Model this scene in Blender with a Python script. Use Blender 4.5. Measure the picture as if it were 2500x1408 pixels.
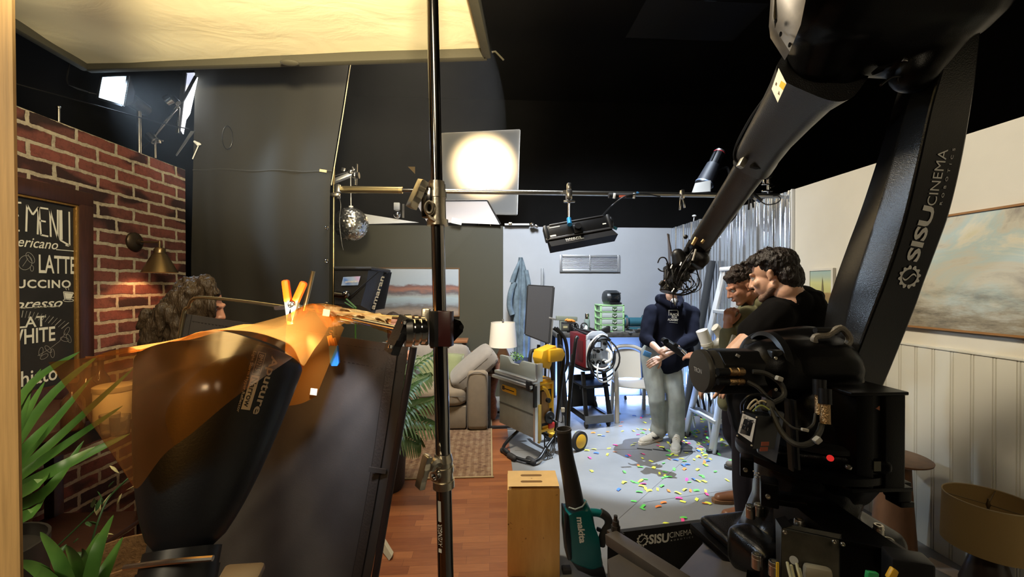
import bpy, bmesh, math, random
from mathutils import Vector, Matrix, Euler, Quaternion, noise as mnoise

for _o in list(bpy.data.objects):
    bpy.data.objects.remove(_o)
SC = bpy.context.scene
COL = SC.collection
PI = math.pi
V = Vector
R = math.radians
rnd = random.Random(7)

# ------------------------------------------------------------------ camera
EYE = V((0, 0, 1.62))
F, CX, CY = 1000.0, 1250.0, 704.0
YAW, PITCH = R(3.148), R(0.34)
cd = bpy.data.cameras.new('camera')
cam = bpy.data.objects.new('camera', cd)
COL.objects.link(cam)
cd.sensor_width = 36
cd.sensor_fit = 'HORIZONTAL'
cd.lens = 36 * F / 2500
cd.clip_start = 0.02
cam.location = EYE
cam.rotation_euler = (PI / 2 - PITCH, 0, -YAW)
SC.camera = cam
CAM_ROT = Euler((PI / 2 - PITCH, 0, -YAW)).to_matrix()

def ray(px, py):
    return CAM_ROT @ V(((px - CX) / F, (CY - py) / F, -1))
def at(px, py, y):                 # point of the room at distance y from the camera wall
    d = ray(px, py); return EYE + d * (y / d.y)
def on_z(px, py, z=0.0):           # point on a level plane
    d = ray(px, py); return EYE + d * ((z - EYE.z) / d.z)
def on_x(px, py, x):
    d = ray(px, py); return EYE + d * (x / d.x)

# ------------------------------------------------------------------ world, exposure
w = bpy.data.worlds.new('world'); SC.world = w; w.use_nodes = True
bg = w.node_tree.nodes['Background']
bg.inputs[0].default_value = (0.9, 0.9, 1.0, 1)
bg.inputs[1].default_value = 0.004
vs = SC.view_settings
vs.view_transform = 'Standard'; vs.look = 'None'; vs.gamma = 1; vs.use_curve_mapping = False
vs.exposure = 0.0
cy = SC.cycles
cy.use_denoising = True
cy.max_bounces = 8; cy.diffuse_bounces = 4; cy.glossy_bounces = 4; cy.transmission_bounces = 6
cy.transparent_max_bounces = 12; cy.volume_bounces = 0
cy.caustics_reflective = False; cy.caustics_refractive = False
cy.sample_clamp_indirect = 4.0

# ------------------------------------------------------------------ the large lights
def lamp(kind, loc, target, energy, color, size=0.1, spot=60, blend=0.3, size_y=None, parent=None, spread=None):
    ld = bpy.data.lights.new('lamp_light', kind)
    ld.energy = energy; ld.color = color
    if kind == 'SPOT':
        ld.spot_size = R(spot); ld.spot_blend = blend; ld.shadow_soft_size = size
    elif kind == 'AREA':
        ld.size = size
        if size_y: ld.shape = 'RECTANGLE'; ld.size_y = size_y
        if spread: ld.spread = R(spread)
    else:
        ld.shadow_soft_size = size
    o = bpy.data.objects.new('lamp_light', ld); COL.objects.link(o)
    o.location = loc
    if target is not None:
        o.rotation_euler = (V(target) - V(loc)).to_track_quat('-Z', 'Y').to_euler()
    return o
WARM, COLD, BLUE = (1.0, 0.78, 0.48), (0.72, 0.85, 1.0), (0.35, 0.55, 1.0)
# unseen lamps out of the frame, some only added to reach brightness
lamp('SPOT', (2.75, 4.75, 5.55), (1.42, 4.05, 0), 3000, (0.74, 0.86, 1.0), 0.012, 22, 0.35)
lamp('AREA', (0.3, 3.3, 4.9), (1.5, 6.0, 1.5), 100, (0.84, 0.91, 1.0), 0.9, spread=90)
lamp('AREA', (-0.8, 2.95, 4.2), (1.7, 1.7, 1.5), 78, (1.0, 0.87, 0.66), 0.5, spread=110)  # added, stands in for muslin bounce on the robot's left faces
lamp('AREA', (0.1, -1.6, 3.4), (0.8, 2.0, 1.0), 20, (1.0, 0.84, 0.6), 0.7)
lamp('AREA', (-1.0, -0.9, 2.5), (-1.0, 1.0, 1.2), 5, (1.0, 0.84, 0.58), 0.3, spread=80)
lamp('SPOT', (0.06, -0.35, 2.0), (-0.75, 1.85, 3.0), 1500, (1.0, 0.86, 0.56), 0.1, 58, 1.0)  # unseen uplight added to brighten the muslin
lamp('AREA', (-0.5, 0.9, 2.8), (-2.2, 2.1, 1.4), 16, (1.0, 0.85, 0.6), 0.5, spread=120)  # added fill for the brick wall, as if bounced off the muslin
lamp('AREA', (-0.5, 3.0, 4.5), (-0.7, 5.3, 0.3), 38, (1.0, 0.87, 0.66), 0.7, spread=70)  # added fill that lifts the living-room set
# haze in the studio air
def haze(name, c, d, dens, aniso=0.3):
    m = bpy.data.materials.new('haze'); m.use_nodes = True; nt = m.node_tree; nt.nodes.clear()
    o_ = nt.nodes.new('ShaderNodeOutputMaterial'); s_ = nt.nodes.new('ShaderNodeVolumeScatter')
    s_.inputs['Density'].default_value = dens; s_.inputs['Anisotropy'].default_value = aniso
    nt.links.new(s_.outputs[0], o_.inputs['Volume'])
    bm = bmesh.new(); bmesh.ops.create_icosphere(bm, subdivisions=4, radius=0.5); me = bpy.data.meshes.new(name); bm.to_mesh(me); bm.free()
    for v in me.vertices: v.co = V((v.co.x * d[0] + c[0], v.co.y * d[1] + c[1], v.co.z * d[2] + c[2]))
    me.materials.append(m); o = bpy.data.objects.new(name, me); COL.objects.link(o)
    o['label'] = 'thin haze hanging in the studio air'; o['category'] = 'haze'; o['kind'] = 'stuff'; return o
haze('studio_haze', (-2.3, 4.7, 3.4), (5.0, 5.2, 4.2), 0.016)
# ------------------------------------------------------------------ materials
MATS = {}
def new_mat(name):
    m = bpy.data.materials.new(name); m.use_nodes = True
    return m, m.node_tree.nodes, m.node_tree.links, m.node_tree.nodes['Principled BSDF']
def noise_node(nd, ln, scale, detail=3, rough=0.5, stretch=None, coord='Object', dist=0):
    tc = nd.new('ShaderNodeTexCoord'); n = nd.new('ShaderNodeTexNoise')
    n.inputs['Scale'].default_value = scale; n.inputs['Detail'].default_value = detail
    n.inputs['Roughness'].default_value = rough; n.inputs['Distortion'].default_value = dist
    if stretch:
        mp = nd.new('ShaderNodeMapping'); mp.inputs['Scale'].default_value = stretch
        ln.new(tc.outputs[coord], mp.inputs[0]); ln.new(mp.outputs[0], n.inputs[0])
    else:
        ln.new(tc.outputs[coord], n.inputs[0])
    return n
def ramp(nd, ln, src, stops, interp='LINEAR'):
    r = nd.new('ShaderNodeValToRGB'); r.color_ramp.interpolation = interp
    e = r.color_ramp.elements
    while len(e) < len(stops): e.new(0.5)
    for i, (p, c) in enumerate(stops):
        e[i].position = p; e[i].color = (*c[:3], 1)
    ln.new(src, r.inputs[0]); return r
def bump(nd, ln, src, b, strength, dist=0.01):
    n = nd.new('ShaderNodeBump'); n.inputs['Strength'].default_value = strength
    n.inputs['Distance'].default_value = dist
    ln.new(src, n.inputs['Height']); ln.new(n.outputs[0], b.inputs['Normal']); return n
def mat(name, col, rough=0.5, metal=0.0, vary=0.0, vscale=8, bmp=0.0, bscale=120, stretch=None, spec=None,
        sheen=0, coat=0, emit=None, estr=0, trans=0, alpha=1, sss=0, bdist=0.004):
    if name in MATS: return MATS[name]
    m, nd, ln, b = new_mat(name)
    b.inputs['Base Color'].default_value = (*col, 1)
    b.inputs['Roughness'].default_value = rough; b.inputs['Metallic'].default_value = metal
    if spec is not None: b.inputs['Specular IOR Level'].default_value = spec
    if sheen: b.inputs['Sheen Weight'].default_value = sheen
    if coat: b.inputs['Coat Weight'].default_value = coat; b.inputs['Coat Roughness'].default_value = 0.1
    if trans: b.inputs['Transmission Weight'].default_value = trans
    if alpha < 1: b.inputs['Alpha'].default_value = alpha
    if sss:
        b.inputs['Subsurface Weight'].default_value = sss; b.inputs['Subsurface Radius'].default_value = (0.012, 0.005, 0.003)
        b.inputs['Subsurface Scale'].default_value = 0.6
    if emit: b.inputs['Emission Color'].default_value = (*emit, 1); b.inputs['Emission Strength'].default_value = estr
    if vary:
        n = noise_node(nd, ln, vscale, 5, 0.6, stretch)
        lo = tuple(c * (1 - vary) for c in col); hi = tuple(min(1, c * (1 + vary)) for c in col)
        r = ramp(nd, ln, n.outputs[0], [(0.3, lo), (0.7, hi)])
        ln.new(r.outputs[0], b.inputs['Base Color'])
    if bmp:
        n2 = noise_node(nd, ln, bscale, 2, 0.6, stretch); bump(nd, ln, n2.outputs[0], b, bmp, bdist)
    MATS[name] = m; return m

# ------------------------------------------------------------------ scene graph
def wm(o):
    m = o.matrix_basis.copy()
    while o.parent: o = o.parent; m = o.matrix_basis @ m
    return m
def tag(o, label=None, cat=None, group=None, kind=None):
    if label: o['label'] = label
    if cat: o['category'] = cat
    if group: o['group'] = group
    if kind: o['kind'] = kind
    return o
def thing(name, label, cat, loc=(0, 0, 0), rz=0, group=None):
    o = bpy.data.objects.new(name, None); COL.objects.link(o)
    o.empty_display_size = 0.1; o.location = loc; o.rotation_euler = (0, 0, rz)
    return tag(o, label, cat, group)
def clone(o, parent=None):
    c = o.copy(); COL.objects.link(c)
    if parent is not None: c.parent = parent
    for ch in [k for k in COL.objects if k.parent == o]: clone(ch, c)
    return c
def basis(d, up=None):
    z = V(d).normalized(); u = V(up) if up else (V((0, 0, 1)) if abs(z.z) < 0.98 else V((1, 0, 0)))
    x = u.cross(z).normalized(); y = z.cross(x)
    return Matrix((x, y, z)).transposed()
def frame(o, x, y=None, z=None):       # 4x4 matrix from origin and two axes
    x = V(x).normalized()
    if z is not None:
        z = (V(z) - x * V(z).dot(x)).normalized(); y = z.cross(x)
    else:
        y = (V(y) - x * V(y).dot(x)).normalized(); z = x.cross(y)
    m = Matrix((x, y, z)).transposed().to_4x4(); m.translation = V(o); return m

class MB:
    """collects shapes and links them as one mesh object"""
    def __init__(s, m=None):
        s.bm = bmesh.new(); s.m = m or Matrix.Identity(4)
    def _t(s, vs, m=None):
        t = s.m @ m if m is not None else s.m
        for v in vs: v.co = t @ v.co
    def face(s, vs):
        try: s.bm.faces.new(vs)
        except ValueError: pass
    def poly(s, pts):
        s.face([s.bm.verts.new(s.m @ V(p)) for p in pts]); return s
    def box(s, c, d, rot=None, bev=0, seg=2):
        r = bmesh.ops.create_cube(s.bm, size=1)['verts']
        for v in r: v.co = V((v.co.x * d[0], v.co.y * d[1], v.co.z * d[2]))
        if bev:
            es = list({e for v in r for e in v.link_edges})
            g = bmesh.ops.bevel(s.bm, geom=es, offset=min(bev, min(d) * 0.49), segments=seg, affect='EDGES', profile=0.5)
            r = list({v for f in g['faces'] for v in f.verts} | {v for v in g['verts']})
        m = Matrix.Translation(V(c))
        if rot is not None: m = m @ (rot.to_4x4() if isinstance(rot, Matrix) else Euler(rot).to_matrix().to_4x4())
        s._t(r, m); return s
    def bar(s, a, b, w, h, up=None, bev=0):         # box from a to b
        a, b = V(a), V(b); s.box((a + b) / 2, (w, h, (b - a).length), basis(b - a, up), bev); return s
    def ring(s, c, rot, r, n, ry=None):
        ry = r if ry is None else ry
        return [s.bm.verts.new(s.m @ (V(c) + rot @ V((r * math.cos(2 * PI * i / n), ry * math.sin(2 * PI * i / n), 0)))) for i in range(n)]
    def skin(s, a, b):
        n = len(a)
        for i in range(n): s.face([a[i], a[(i + 1) % n], b[(i + 1) % n], b[i]])
    def cyl(s, a, b, r0, r1=None, n=16, cap=True):
        a, b = V(a), V(b); r1 = r0 if r1 is None else r1; rot = basis(b - a)
        A = s.ring(a, rot, r0, n); B = s.ring(b, rot, r1, n); s.skin(A, B)
        if cap: s.face(A[::-1]); s.face(B)
        return s
    def tube(s, pts, r, n=8, closed=False, cap=True):
        pts = [V(p) for p in pts]; rings = []; prev = None
        rr = r if isinstance(r, (list, tuple)) else [r] * len(pts)
        for i, p in enumerate(pts):
            if closed: d = pts[(i + 1) % len(pts)] - pts[i - 1]
            else: d = pts[min(i + 1, len(pts) - 1)] - pts[max(i - 1, 0)]
            if d.length < 1e-9: d = V((0, 0, 1))
            if prev is None: rot = basis(d)
            else:
                q = (prev @ V((0, 0, 1))).rotation_difference(d.normalized()); rot = q.to_matrix() @ prev
            prev = rot; rings.append(s.ring(p, rot, rr[i], n))
        for i in range(len(rings) - 1): s.skin(rings[i], rings[i + 1])
        if closed: s.skin(rings[-1], rings[0])
        elif cap: s.face(rings[0][::-1]); s.face(rings[-1])
        return s
    def lathe(s, prof, a=(0, 0, 0), d=(0, 0, 1), n=32, cap=True, sx=1, rot=None):   # prof: (radius, height)
        rot = rot or basis(d); a = V(a); rings = []
        for r, h in prof: rings.append(s.ring(a + rot @ V((0, 0, h)), rot, max(r, 1e-4) * sx, n, max(r, 1e-4)))
        for i in range(len(rings) - 1): s.skin(rings[i], rings[i + 1])
        if cap: s.face(rings[0][::-1]); s.face(rings[-1])
        return s
    def ball(s, c, r, rot=None, u=20, v=12):
        r = (r, r, r) if not hasattr(r, '__len__') else r
        g = bmesh.ops.create_uvsphere(s.bm, u_segments=u, v_segments=v, radius=1)['verts']
        m = Matrix.Translation(V(c))
        if rot is not None: m = m @ (rot.to_4x4() if isinstance(rot, Matrix) else Euler(rot).to_matrix().to_4x4())
        s._t(g, m @ Matrix.Diagonal((*r, 1))); return s
    def cone(s, a, ra, b, rb, n=14):                # rounded cone
        a, b = V(a), V(b); L = (b - a).length
        if L < 1e-6: return s.ball(a, max(ra, rb))
        rot = basis(b - a); prof = []
        k = 5
        for i in range(k): t = PI / 2 * i / k; prof.append((ra * math.sin(t), -ra * math.cos(t)))
        prof += [(ra, 0), (rb, L)]
        for i in range(1, k + 1): t = PI / 2 * i / k; prof.append((rb * math.cos(t), L + rb * math.sin(t)))
        return s.lathe(prof, a, n=n, rot=rot)
    def loft(s, secs, cap=True, closed=False):      # list of equal-length point loops
        rings = [[s.bm.verts.new(s.m @ V(p)) for p in sec] for sec in secs]
        for i in range(len(rings) - 1): s.skin(rings[i], rings[i + 1])
        if closed: s.skin(rings[-1], rings[0])
        elif cap: s.face(rings[0][::-1]); s.face(rings[-1])
        return s
    def prism(s, outline, m, depth, bev=0, center=True):   # outline in local xy, extruded along local z
        z0 = -depth / 2 if center else 0
        A = [s.bm.verts.new(V((p[0], p[1], z0))) for p in outline]
        B = [s.bm.verts.new(V((p[0], p[1], z0 + depth))) for p in outline]
        s.skin(A, B); s.face(A[::-1]); s.face(B)
        vs_ = A + B
        if bev:
            es = list({e for v in vs_ for e in v.link_edges})
            g = bmesh.ops.bevel(s.bm, geom=es, offset=bev, segments=2, affect='EDGES', profile=0.5)
            vs_ = list({v for f in g['faces'] for v in f.verts} | set(g['verts']) | {v for v in vs_ if v.is_valid})
        s._t(vs_, m); return s
    def grid(s, fn, nu, nv, thick=0):               # fn(u,v)->point
        g = [[s.bm.verts.new(s.m @ V(fn(i / nu, j / nv))) for j in range(nv + 1)] for i in range(nu + 1)]
        fs = []
        for i in range(nu):
            for j in range(nv): s.face([g[i][j], g[i + 1][j], g[i + 1][j + 1], g[i][j + 1]])
        if thick:
            s.bm.normal_update()
            h = [[s.bm.verts.new(g[i][j].co - g[i][j].normal * thick) for j in range(nv + 1)] for i in range(nu + 1)]
            for i in range(nu):
                for j in range(nv): s.face([h[i][j], h[i][j + 1], h[i + 1][j + 1], h[i + 1][j]])
            for i in range(nu):
                s.face([g[i][0], h[i][0], h[i + 1][0], g[i + 1][0]]); s.face([g[i][nv], g[i + 1][nv], h[i + 1][nv], h[i][nv]])
            for j in range(nv):
                s.face([g[0][j], g[0][j + 1], h[0][j + 1], h[0][j]]); s.face([g[nu][j], h[nu][j], h[nu][j + 1], g[nu][j + 1]])
        return s
    def mesh(s, mesh, m):                           # add an existing mesh
        n0 = len(s.bm.verts); s.bm.from_mesh(mesh); s.bm.verts.ensure_lookup_table()
        s._t(s.bm.verts[n0:], m); return s
    def build(s, name, m, parent=None, world=True, smooth=40, flat=False, normals=True, label=None):
        if normals: bmesh.ops.recalc_face_normals(s.bm, faces=s.bm.faces)
        me = bpy.data.meshes.new(name); s.bm.to_mesh(me); s.bm.free()
        if parent is not None and world: me.transform(wm(parent).inverted())
        if m: me.materials.append(m)
        if not flat:
            me.shade_smooth(); me.set_sharp_from_angle(angle=R(smooth))
        o = bpy.data.objects.new(name, me); COL.objects.link(o)
        if parent is not None: o.parent = parent
        if label: o['label'] = label
        return o

def blob(name, prims, voxel, m, parent=None, smooth=4, disp=None, world=True):
    """one continuous surface over rounded cones ('c',a,ra,b,rb), ellipsoids ('e',c,radii,rot) and boxes ('b',c,d,rot,bev)"""
    b = MB()
    for p in prims:
        if p[0] == 'c': b.cone(*p[1:])
        elif p[0] == 'e': b.ball(p[1], p[2], p[3] if len(p) > 3 else None, 24, 16)
        elif p[0] == 'b': b.box(p[1], p[2], p[3] if len(p) > 3 else None, p[4] if len(p) > 4 else 0)
    bmesh.ops.recalc_face_normals(b.bm, faces=b.bm.faces)
    me = bpy.data.meshes.new('t'); b.bm.to_mesh(me); b.bm.free()
    t = bpy.data.objects.new('t', me); COL.objects.link(t)
    rm = t.modifiers.new('r', 'REMESH'); rm.mode = 'VOXEL'; rm.voxel_size = voxel; rm.use_smooth_shade = True
    if smooth:
        sm = t.modifiers.new('s', 'SMOOTH'); sm.factor = 0.5; sm.iterations = smooth
    dg = bpy.context.evaluated_depsgraph_get(); dg.update()
    out = bpy.data.meshes.new_from_object(t.evaluated_get(dg))
    bpy.data.objects.remove(t); bpy.data.meshes.remove(me)
    out.name = name
    if disp:
        nrm = [v.normal.copy() for v in out.vertices]
        for v, n in zip(out.vertices, nrm): v.co = disp(v.co.copy(), n)
    if parent is not None and world: out.transform(wm(parent).inverted())
    out.materials.clear(); out.materials.append(m); out.shade_smooth()
    o = bpy.data.objects.new(name, out); COL.objects.link(o)
    if parent is not None: o.parent = parent
    return o

def text_mesh(txt, size=1.0, bold=0.0, shear=0.0, space=1.0, depth=0.0, align='LEFT', sx=1.0):
    cu = bpy.data.curves.new('t', 'FONT'); cu.body = txt; cu.size = size; cu.offset = bold * size
    cu.shear = shear; cu.space_character = space; cu.extrude = depth; cu.align_x = align; cu.resolution_u = 3
    t = bpy.data.objects.new('t', cu); COL.objects.link(t)
    dg = bpy.context.evaluated_depsgraph_get(); dg.update()
    me = bpy.data.meshes.new_from_object(t.evaluated_get(dg)); bpy.data.objects.remove(t)
    if sx != 1: me.transform(Matrix.Diagonal((sx, 1, 1, 1)))
    return me
def text_width(me):
    xs = [v.co.x for v in me.vertices]; return max(xs) - min(xs), min(xs)
def put_text(b, txt, m, width=None, height=1.0, align='LEFT', **k):
    """write txt into builder b on the plane of m; height is the cap height"""
    me = text_mesh(txt, 1.0, **k)
    ys = [v.co.y for v in me.vertices]; w0, x0 = text_width(me)
    sy = height / 0.7; sx = sy if width is None else width / w0
    off = {'LEFT': 0, 'CENTER': -w0 * sx / 2, 'RIGHT': -w0 * sx}[align]
    me.transform(Matrix.Translation((off, 0, 0)) @ Matrix.Diagonal((sx, sy, 1, 1)) @ Matrix.Translation((-x0, 0, 0)))
    b.mesh(me, m); bpy.data.meshes.remove(me); return w0 * sx
def catmull(pts, n=6, closed=False):
    pts = [V(p) for p in pts]; out = []; N = len(pts)
    for i in range(N if closed else N - 1):
        p0 = pts[(i - 1) % N] if closed or i > 0 else pts[0]; p1 = pts[i]; p2 = pts[(i + 1) % N]
        p3 = pts[(i + 2) % N] if closed or i + 2 < N else pts[-1]
        for k in range(n):
            t = k / n
            out.append(0.5 * ((2 * p1) + (p2 - p0) * t + (2 * p0 - 5 * p1 + 4 * p2 - p3) * t * t + (3 * p1 - p0 - 3 * p2 + p3) * t ** 3))
    if not closed: out.append(pts[-1])
    return out
def simple(name, label, cat, b, m, group=None, **k):      # a thing that is one mesh
    return tag(b.build(name, m, **k), label, cat, group)

# common materials
BLACK = mat('black_metal', (0.006, 0.006, 0.0065), 0.34, spec=0.4)
MATTE = mat('matte_black', (0.008, 0.008, 0.009), 0.75)
PLASTIC = mat('black_plastic', (0.008, 0.008, 0.009), 0.42, spec=0.4)
RUBBER = mat('black_rubber', (0.015, 0.014, 0.014), 0.7)
STEEL = mat('steel', (0.62, 0.6, 0.57), 0.25, 1.0)
CHROME = mat('chrome', (0.75, 0.74, 0.72), 0.12, 1.0)
ALU = mat('aluminium', (0.72, 0.74, 0.76), 0.38, 1.0)
WHITE = mat('white_paint', (0.8, 0.8, 0.78), 0.5)
LETTER = mat('white_lettering', (0.75, 0.74, 0.68), 0.6)
# ------------------------------------------------------------------ the setting
XL, XR, YB, ZT = -2.28, 2.73, 6.0, 2.49
def floor_mat():
    m, nd, ln, b = new_mat('painted_concrete')
    n = noise_node(nd, ln, 1.3, 6, 0.6); r = ramp(nd, ln, n.outputs[0], [(0.3, (0.18, 0.185, 0.19)), (0.7, (0.23, 0.235, 0.24))])
    ln.new(r.outputs[0], b.inputs['Base Color'])
    n2 = noise_node(nd, ln, 7, 4, 0.6); r2 = ramp(nd, ln, n2.outputs[0], [(0.3, (0.3,) * 3), (0.7, (0.45,) * 3)])
    ln.new(r2.outputs[0], b.inputs['Roughness'])
    return m
def laminate_mat():
    m, nd, ln, b = new_mat('laminate')
    tc = nd.new('ShaderNodeTexCoord'); br = nd.new('ShaderNodeTexBrick')
    ln.new(tc.outputs['Object'], br.inputs[0])
    br.inputs['Scale'].default_value = 1; br.inputs['Brick Width'].default_value = 0.46; br.inputs['Row Height'].default_value = 0.066
    br.inputs['Mortar Size'].default_value = 0.0008; br.inputs['Bias'].default_value = 0
    br.offset = 0.37; br.offset_frequency = 2; br.squash = 0.8; br.squash_frequency = 3
    br.inputs['Color1'].default_value = (0.36, 0.135, 0.05, 1); br.inputs['Color2'].default_value = (0.22, 0.07, 0.026, 1)
    br.inputs['Mortar'].default_value = (0.11, 0.035, 0.015, 1)
    n = noise_node(nd, ln, 5, 6, 0.65, (1.2, 14, 1))
    r = ramp(nd, ln, n.outputs[0], [(0.3, (0.72, 0.68, 0.62)), (0.7, (1, 1, 1))])
    mx = nd.new('ShaderNodeMixRGB'); mx.blend_type = 'MULTIPLY'; mx.inputs[0].default_value = 1
    ln.new(br.outputs[0], mx.inputs[1]); ln.new(r.outputs[0], mx.inputs[2]); ln.new(mx.outputs[0], b.inputs['Base Color'])
    b.inputs['Roughness'].default_value = 0.36
    return m
def brick_mat():
    m, nd, ln, b = new_mat('brick')
    tc = nd.new('ShaderNodeTexCoord'); mp = nd.new('ShaderNodeMapping'); mp.inputs['Rotation'].default_value = (0, 0, 0)
    sx = nd.new('ShaderNodeSeparateXYZ'); cb = nd.new('ShaderNodeCombineXYZ')
    ln.new(tc.outputs['Object'], sx.inputs[0]); ln.new(sx.outputs[1], cb.inputs[0]); ln.new(sx.outputs[2], cb.inputs[1])
    n = noise_node(nd, ln, 9, 4, 0.7); n.inputs['Detail'].default_value = 4
    va = nd.new('ShaderNodeVectorMath'); va.operation = 'SUBTRACT'; va.inputs[1].default_value = (0.5, 0.5, 0.5); ln.new(n.outputs['Color'], va.inputs[0])
    vm = nd.new('ShaderNodeVectorMath'); vm.operation = 'SCALE'; vm.inputs['Scale'].default_value = 0.028; ln.new(va.outputs[0], vm.inputs[0])
    ad = nd.new('ShaderNodeVectorMath'); ad.operation = 'ADD'; ln.new(cb.outputs[0], ad.inputs[0]); ln.new(vm.outputs[0], ad.inputs[1])
    br = nd.new('ShaderNodeTexBrick'); ln.new(ad.outputs[0], br.inputs[0])
    br.inputs['Scale'].default_value = 1; br.inputs['Brick Width'].default_value = 0.24; br.inputs['Row Height'].default_value = 0.078
    br.inputs['Mortar Size'].default_value = 0.011; br.inputs['Mortar Smooth'].default_value = 0.25; br.inputs['Bias'].default_value = -0.1
    br.inputs['Color1'].default_value = (0.2, 0.058, 0.042, 1); br.inputs['Color2'].default_value = (0.1, 0.034, 0.027, 1)
    br.inputs['Mortar'].default_value = (0.42, 0.37, 0.27, 1)
    # single dark bricks: a second, coarse noise sampled per brick cell
    n3 = noise_node(nd, ln, 34, 5, 0.7); r3 = ramp(nd, ln, n3.outputs[0], [(0.25, (0.45, 0.42, 0.42)), (0.55, (1, 1, 1)), (0.8, (1.0, 1.0, 1.0))])
    n4 = noise_node(nd, ln, 2.6, 2, 0.5, (1, 1, 2.2)); r4 = ramp(nd, ln, n4.outputs[0], [(0.4, (0.2, 0.2, 0.22)), (0.47, (1, 1, 1))])
    mx = nd.new('ShaderNodeMixRGB'); mx.blend_type = 'MULTIPLY'; mx.inputs[0].default_value = 1; ln.new(br.outputs[0], mx.inputs[1]); ln.new(r3.outputs[0], mx.inputs[2])
    mx2 = nd.new('ShaderNodeMixRGB'); mx2.blend_type = 'MULTIPLY'; ln.new(mx.outputs[0], mx2.inputs[1]); ln.new(r4.outputs[0], mx2.inputs[2])
    inv = nd.new('ShaderNodeMath'); inv.operation = 'SUBTRACT'; inv.inputs[0].default_value = 1; ln.new(br.outputs['Fac'], inv.inputs[1]); ln.new(inv.outputs[0], mx2.inputs[0])
    ln.new(mx2.outputs[0], b.inputs['Base Color'])
    b.inputs['Roughness'].default_value = 0.75
    n5 = noise_node(nd, ln, 90, 4, 0.7)
    mu = nd.new('ShaderNodeMath'); mu.operation = 'MULTIPLY_ADD'; mu.inputs[1].default_value = 0.35; ln.new(n5.outputs[0], mu.inputs[0]); ln.new(inv.outputs[0], mu.inputs[2])
    bump(nd, ln, mu.outputs[0], b, 0.8, 0.008)
    return m
def wallpaint(name, c, rough=0.6):
    return mat(name, c, rough, vary=0.06, vscale=1.5, bmp=0.05, bscale=220)
GREYW = wallpaint('grey_wall_paint', (0.36, 0.375, 0.4)); GREENW = wallpaint('olive_wall_paint', (0.05, 0.047, 0.029))
CREAM = wallpaint('cream_wall_paint', (0.62, 0.585, 0.5)); PANEL = mat('panel_paint', (0.62, 0.6, 0.52), 0.35)
VOID = mat('black_wall_paint', (0.011, 0.0105, 0.0105), 0.85, vary=0.3, vscale=1.2)
BACKING = mat('plywood', (0.32, 0.22, 0.12), 0.7, vary=0.2, vscale=6)

def structure(name, b, m, **k): return tag(b.build(name, m, **k), kind='structure')
structure('floor', MB().box((0.5, 3, -0.05), (13, 13, 0.1)), floor_mat())
lam = MB().box((-1.03, 1.85, 0.005), (2.46, 6.2, 0.01)); structure('floor_laminate', lam, laminate_mat())
seam = MB()
for a, b_ in (((0.6, 2.5), (2.4, 4.3)), ((0.25, 4.02), (2.7, 3.95)), ((1.15, 3.0), (2.7, 3.3))):
    seam.bar((*a, 0.0006), (*b_, 0.0006), 0.004, 0.001)
structure('floor_seam', seam, mat('seam', (0.12, 0.12, 0.125), 0.8))
structure('ceiling', MB().box((0.5, 3, 5.75), (13, 13, 0.1)), VOID)
structure('wall_north', MB().box((0.5, 9.05, 2.8), (13, 0.1, 5.8)), VOID)
structure('wall_west', MB().box((-6.0, 3, 2.8), (0.1, 13, 5.8)), VOID)
structure('wall_east', MB().box((7.0, 3, 2.8), (0.1, 13, 5.8)), VOID)
structure('wall_south', MB().box((0.5, -3.5, 2.8), (13, 0.1, 5.8)), VOID)
xs = at(1228, 700, YB).x
structure('wall_grey', MB().box(((xs + XR) / 2, YB + 0.02, ZT / 2), (XR - xs - 0.004, 0.04, ZT)), GREYW)
structure('wall_green', MB().box(((xs - 2.5) / 2, YB + 0.025, ZT / 2 + 0.005), (xs + 2.5 - 0.004, 0.04, ZT + 0.01)), GREENW)
yc = 3.54
# right wall: flat cream part over tongue-and-groove panelling, then the corrugated sheet
structure('wall_right', MB().box((XR + 0.03, (yc - 1.5) / 2, ZT / 2), (0.05, yc + 1.5, ZT)), CREAM)
zc = 1.235
gm = MB(); prof = []; y = -0.6
while y < yc - 0.03:
    for dy, dx in ((0, 0), (0.004, 0.0045), (0.008, 0.0), (0.0135, 0.0), (0.0175, 0.0045), (0.0215, 0)): prof.append((y + dy, dx))
    y += 0.102
prof.append((yc, 0))
rows = [[V((XR - 0.007 + dx, yy, z)) for yy, dx in prof] for z in (0.0, zc)]
vs_ = [[gm.bm.verts.new(p) for p in r_] for r_ in rows]
for i in range(len(prof) - 1): gm.face([vs_[0][i], vs_[0][i + 1], vs_[1][i + 1], vs_[1][i]])
structure('trim_panelling', gm, PANEL, smooth=15)
structure('trim_rail', MB().box((XR - 0.004, (yc - 0.6) / 2, zc + 0.008), (0.022, yc + 0.6, 0.016), bev=0.004), PANEL)
def corrugated_mat():
    m, nd, ln, b = new_mat('corrugated_steel')
    b.inputs['Metallic'].default_value = 0.85; b.inputs['Base Color'].default_value = (0.8, 0.86, 0.94, 1)
    n = noise_node(nd, ln, 1.5, 2, 0.5, (1, 1, 0.3)); r = ramp(nd, ln, n.outputs[0], [(0.3, (0.1,) * 3), (0.7, (0.2,) * 3)])
    ln.new(r.outputs[0], b.inputs['Roughness']); n2 = noise_node(nd, ln, 1.0, 3, 0.6, (1, 26, 0.25)); bump(nd, ln, n2.outputs[0], b, .6, .012); return m
cm = MB(); N = 560
def cw(t):
    y_ = (t * (YB - yc)) % 0.2286; h = 0
    for c_, w_, hh in ((0.03, 0.026, 0.02), (0.105, 0.013, 0.007), (0.165, 0.013, 0.007)):
        k = abs(y_ - c_); h = max(h, hh * max(0, min(1, (w_ - k) / (w_ * .5))))
    return -h + .006
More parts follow.
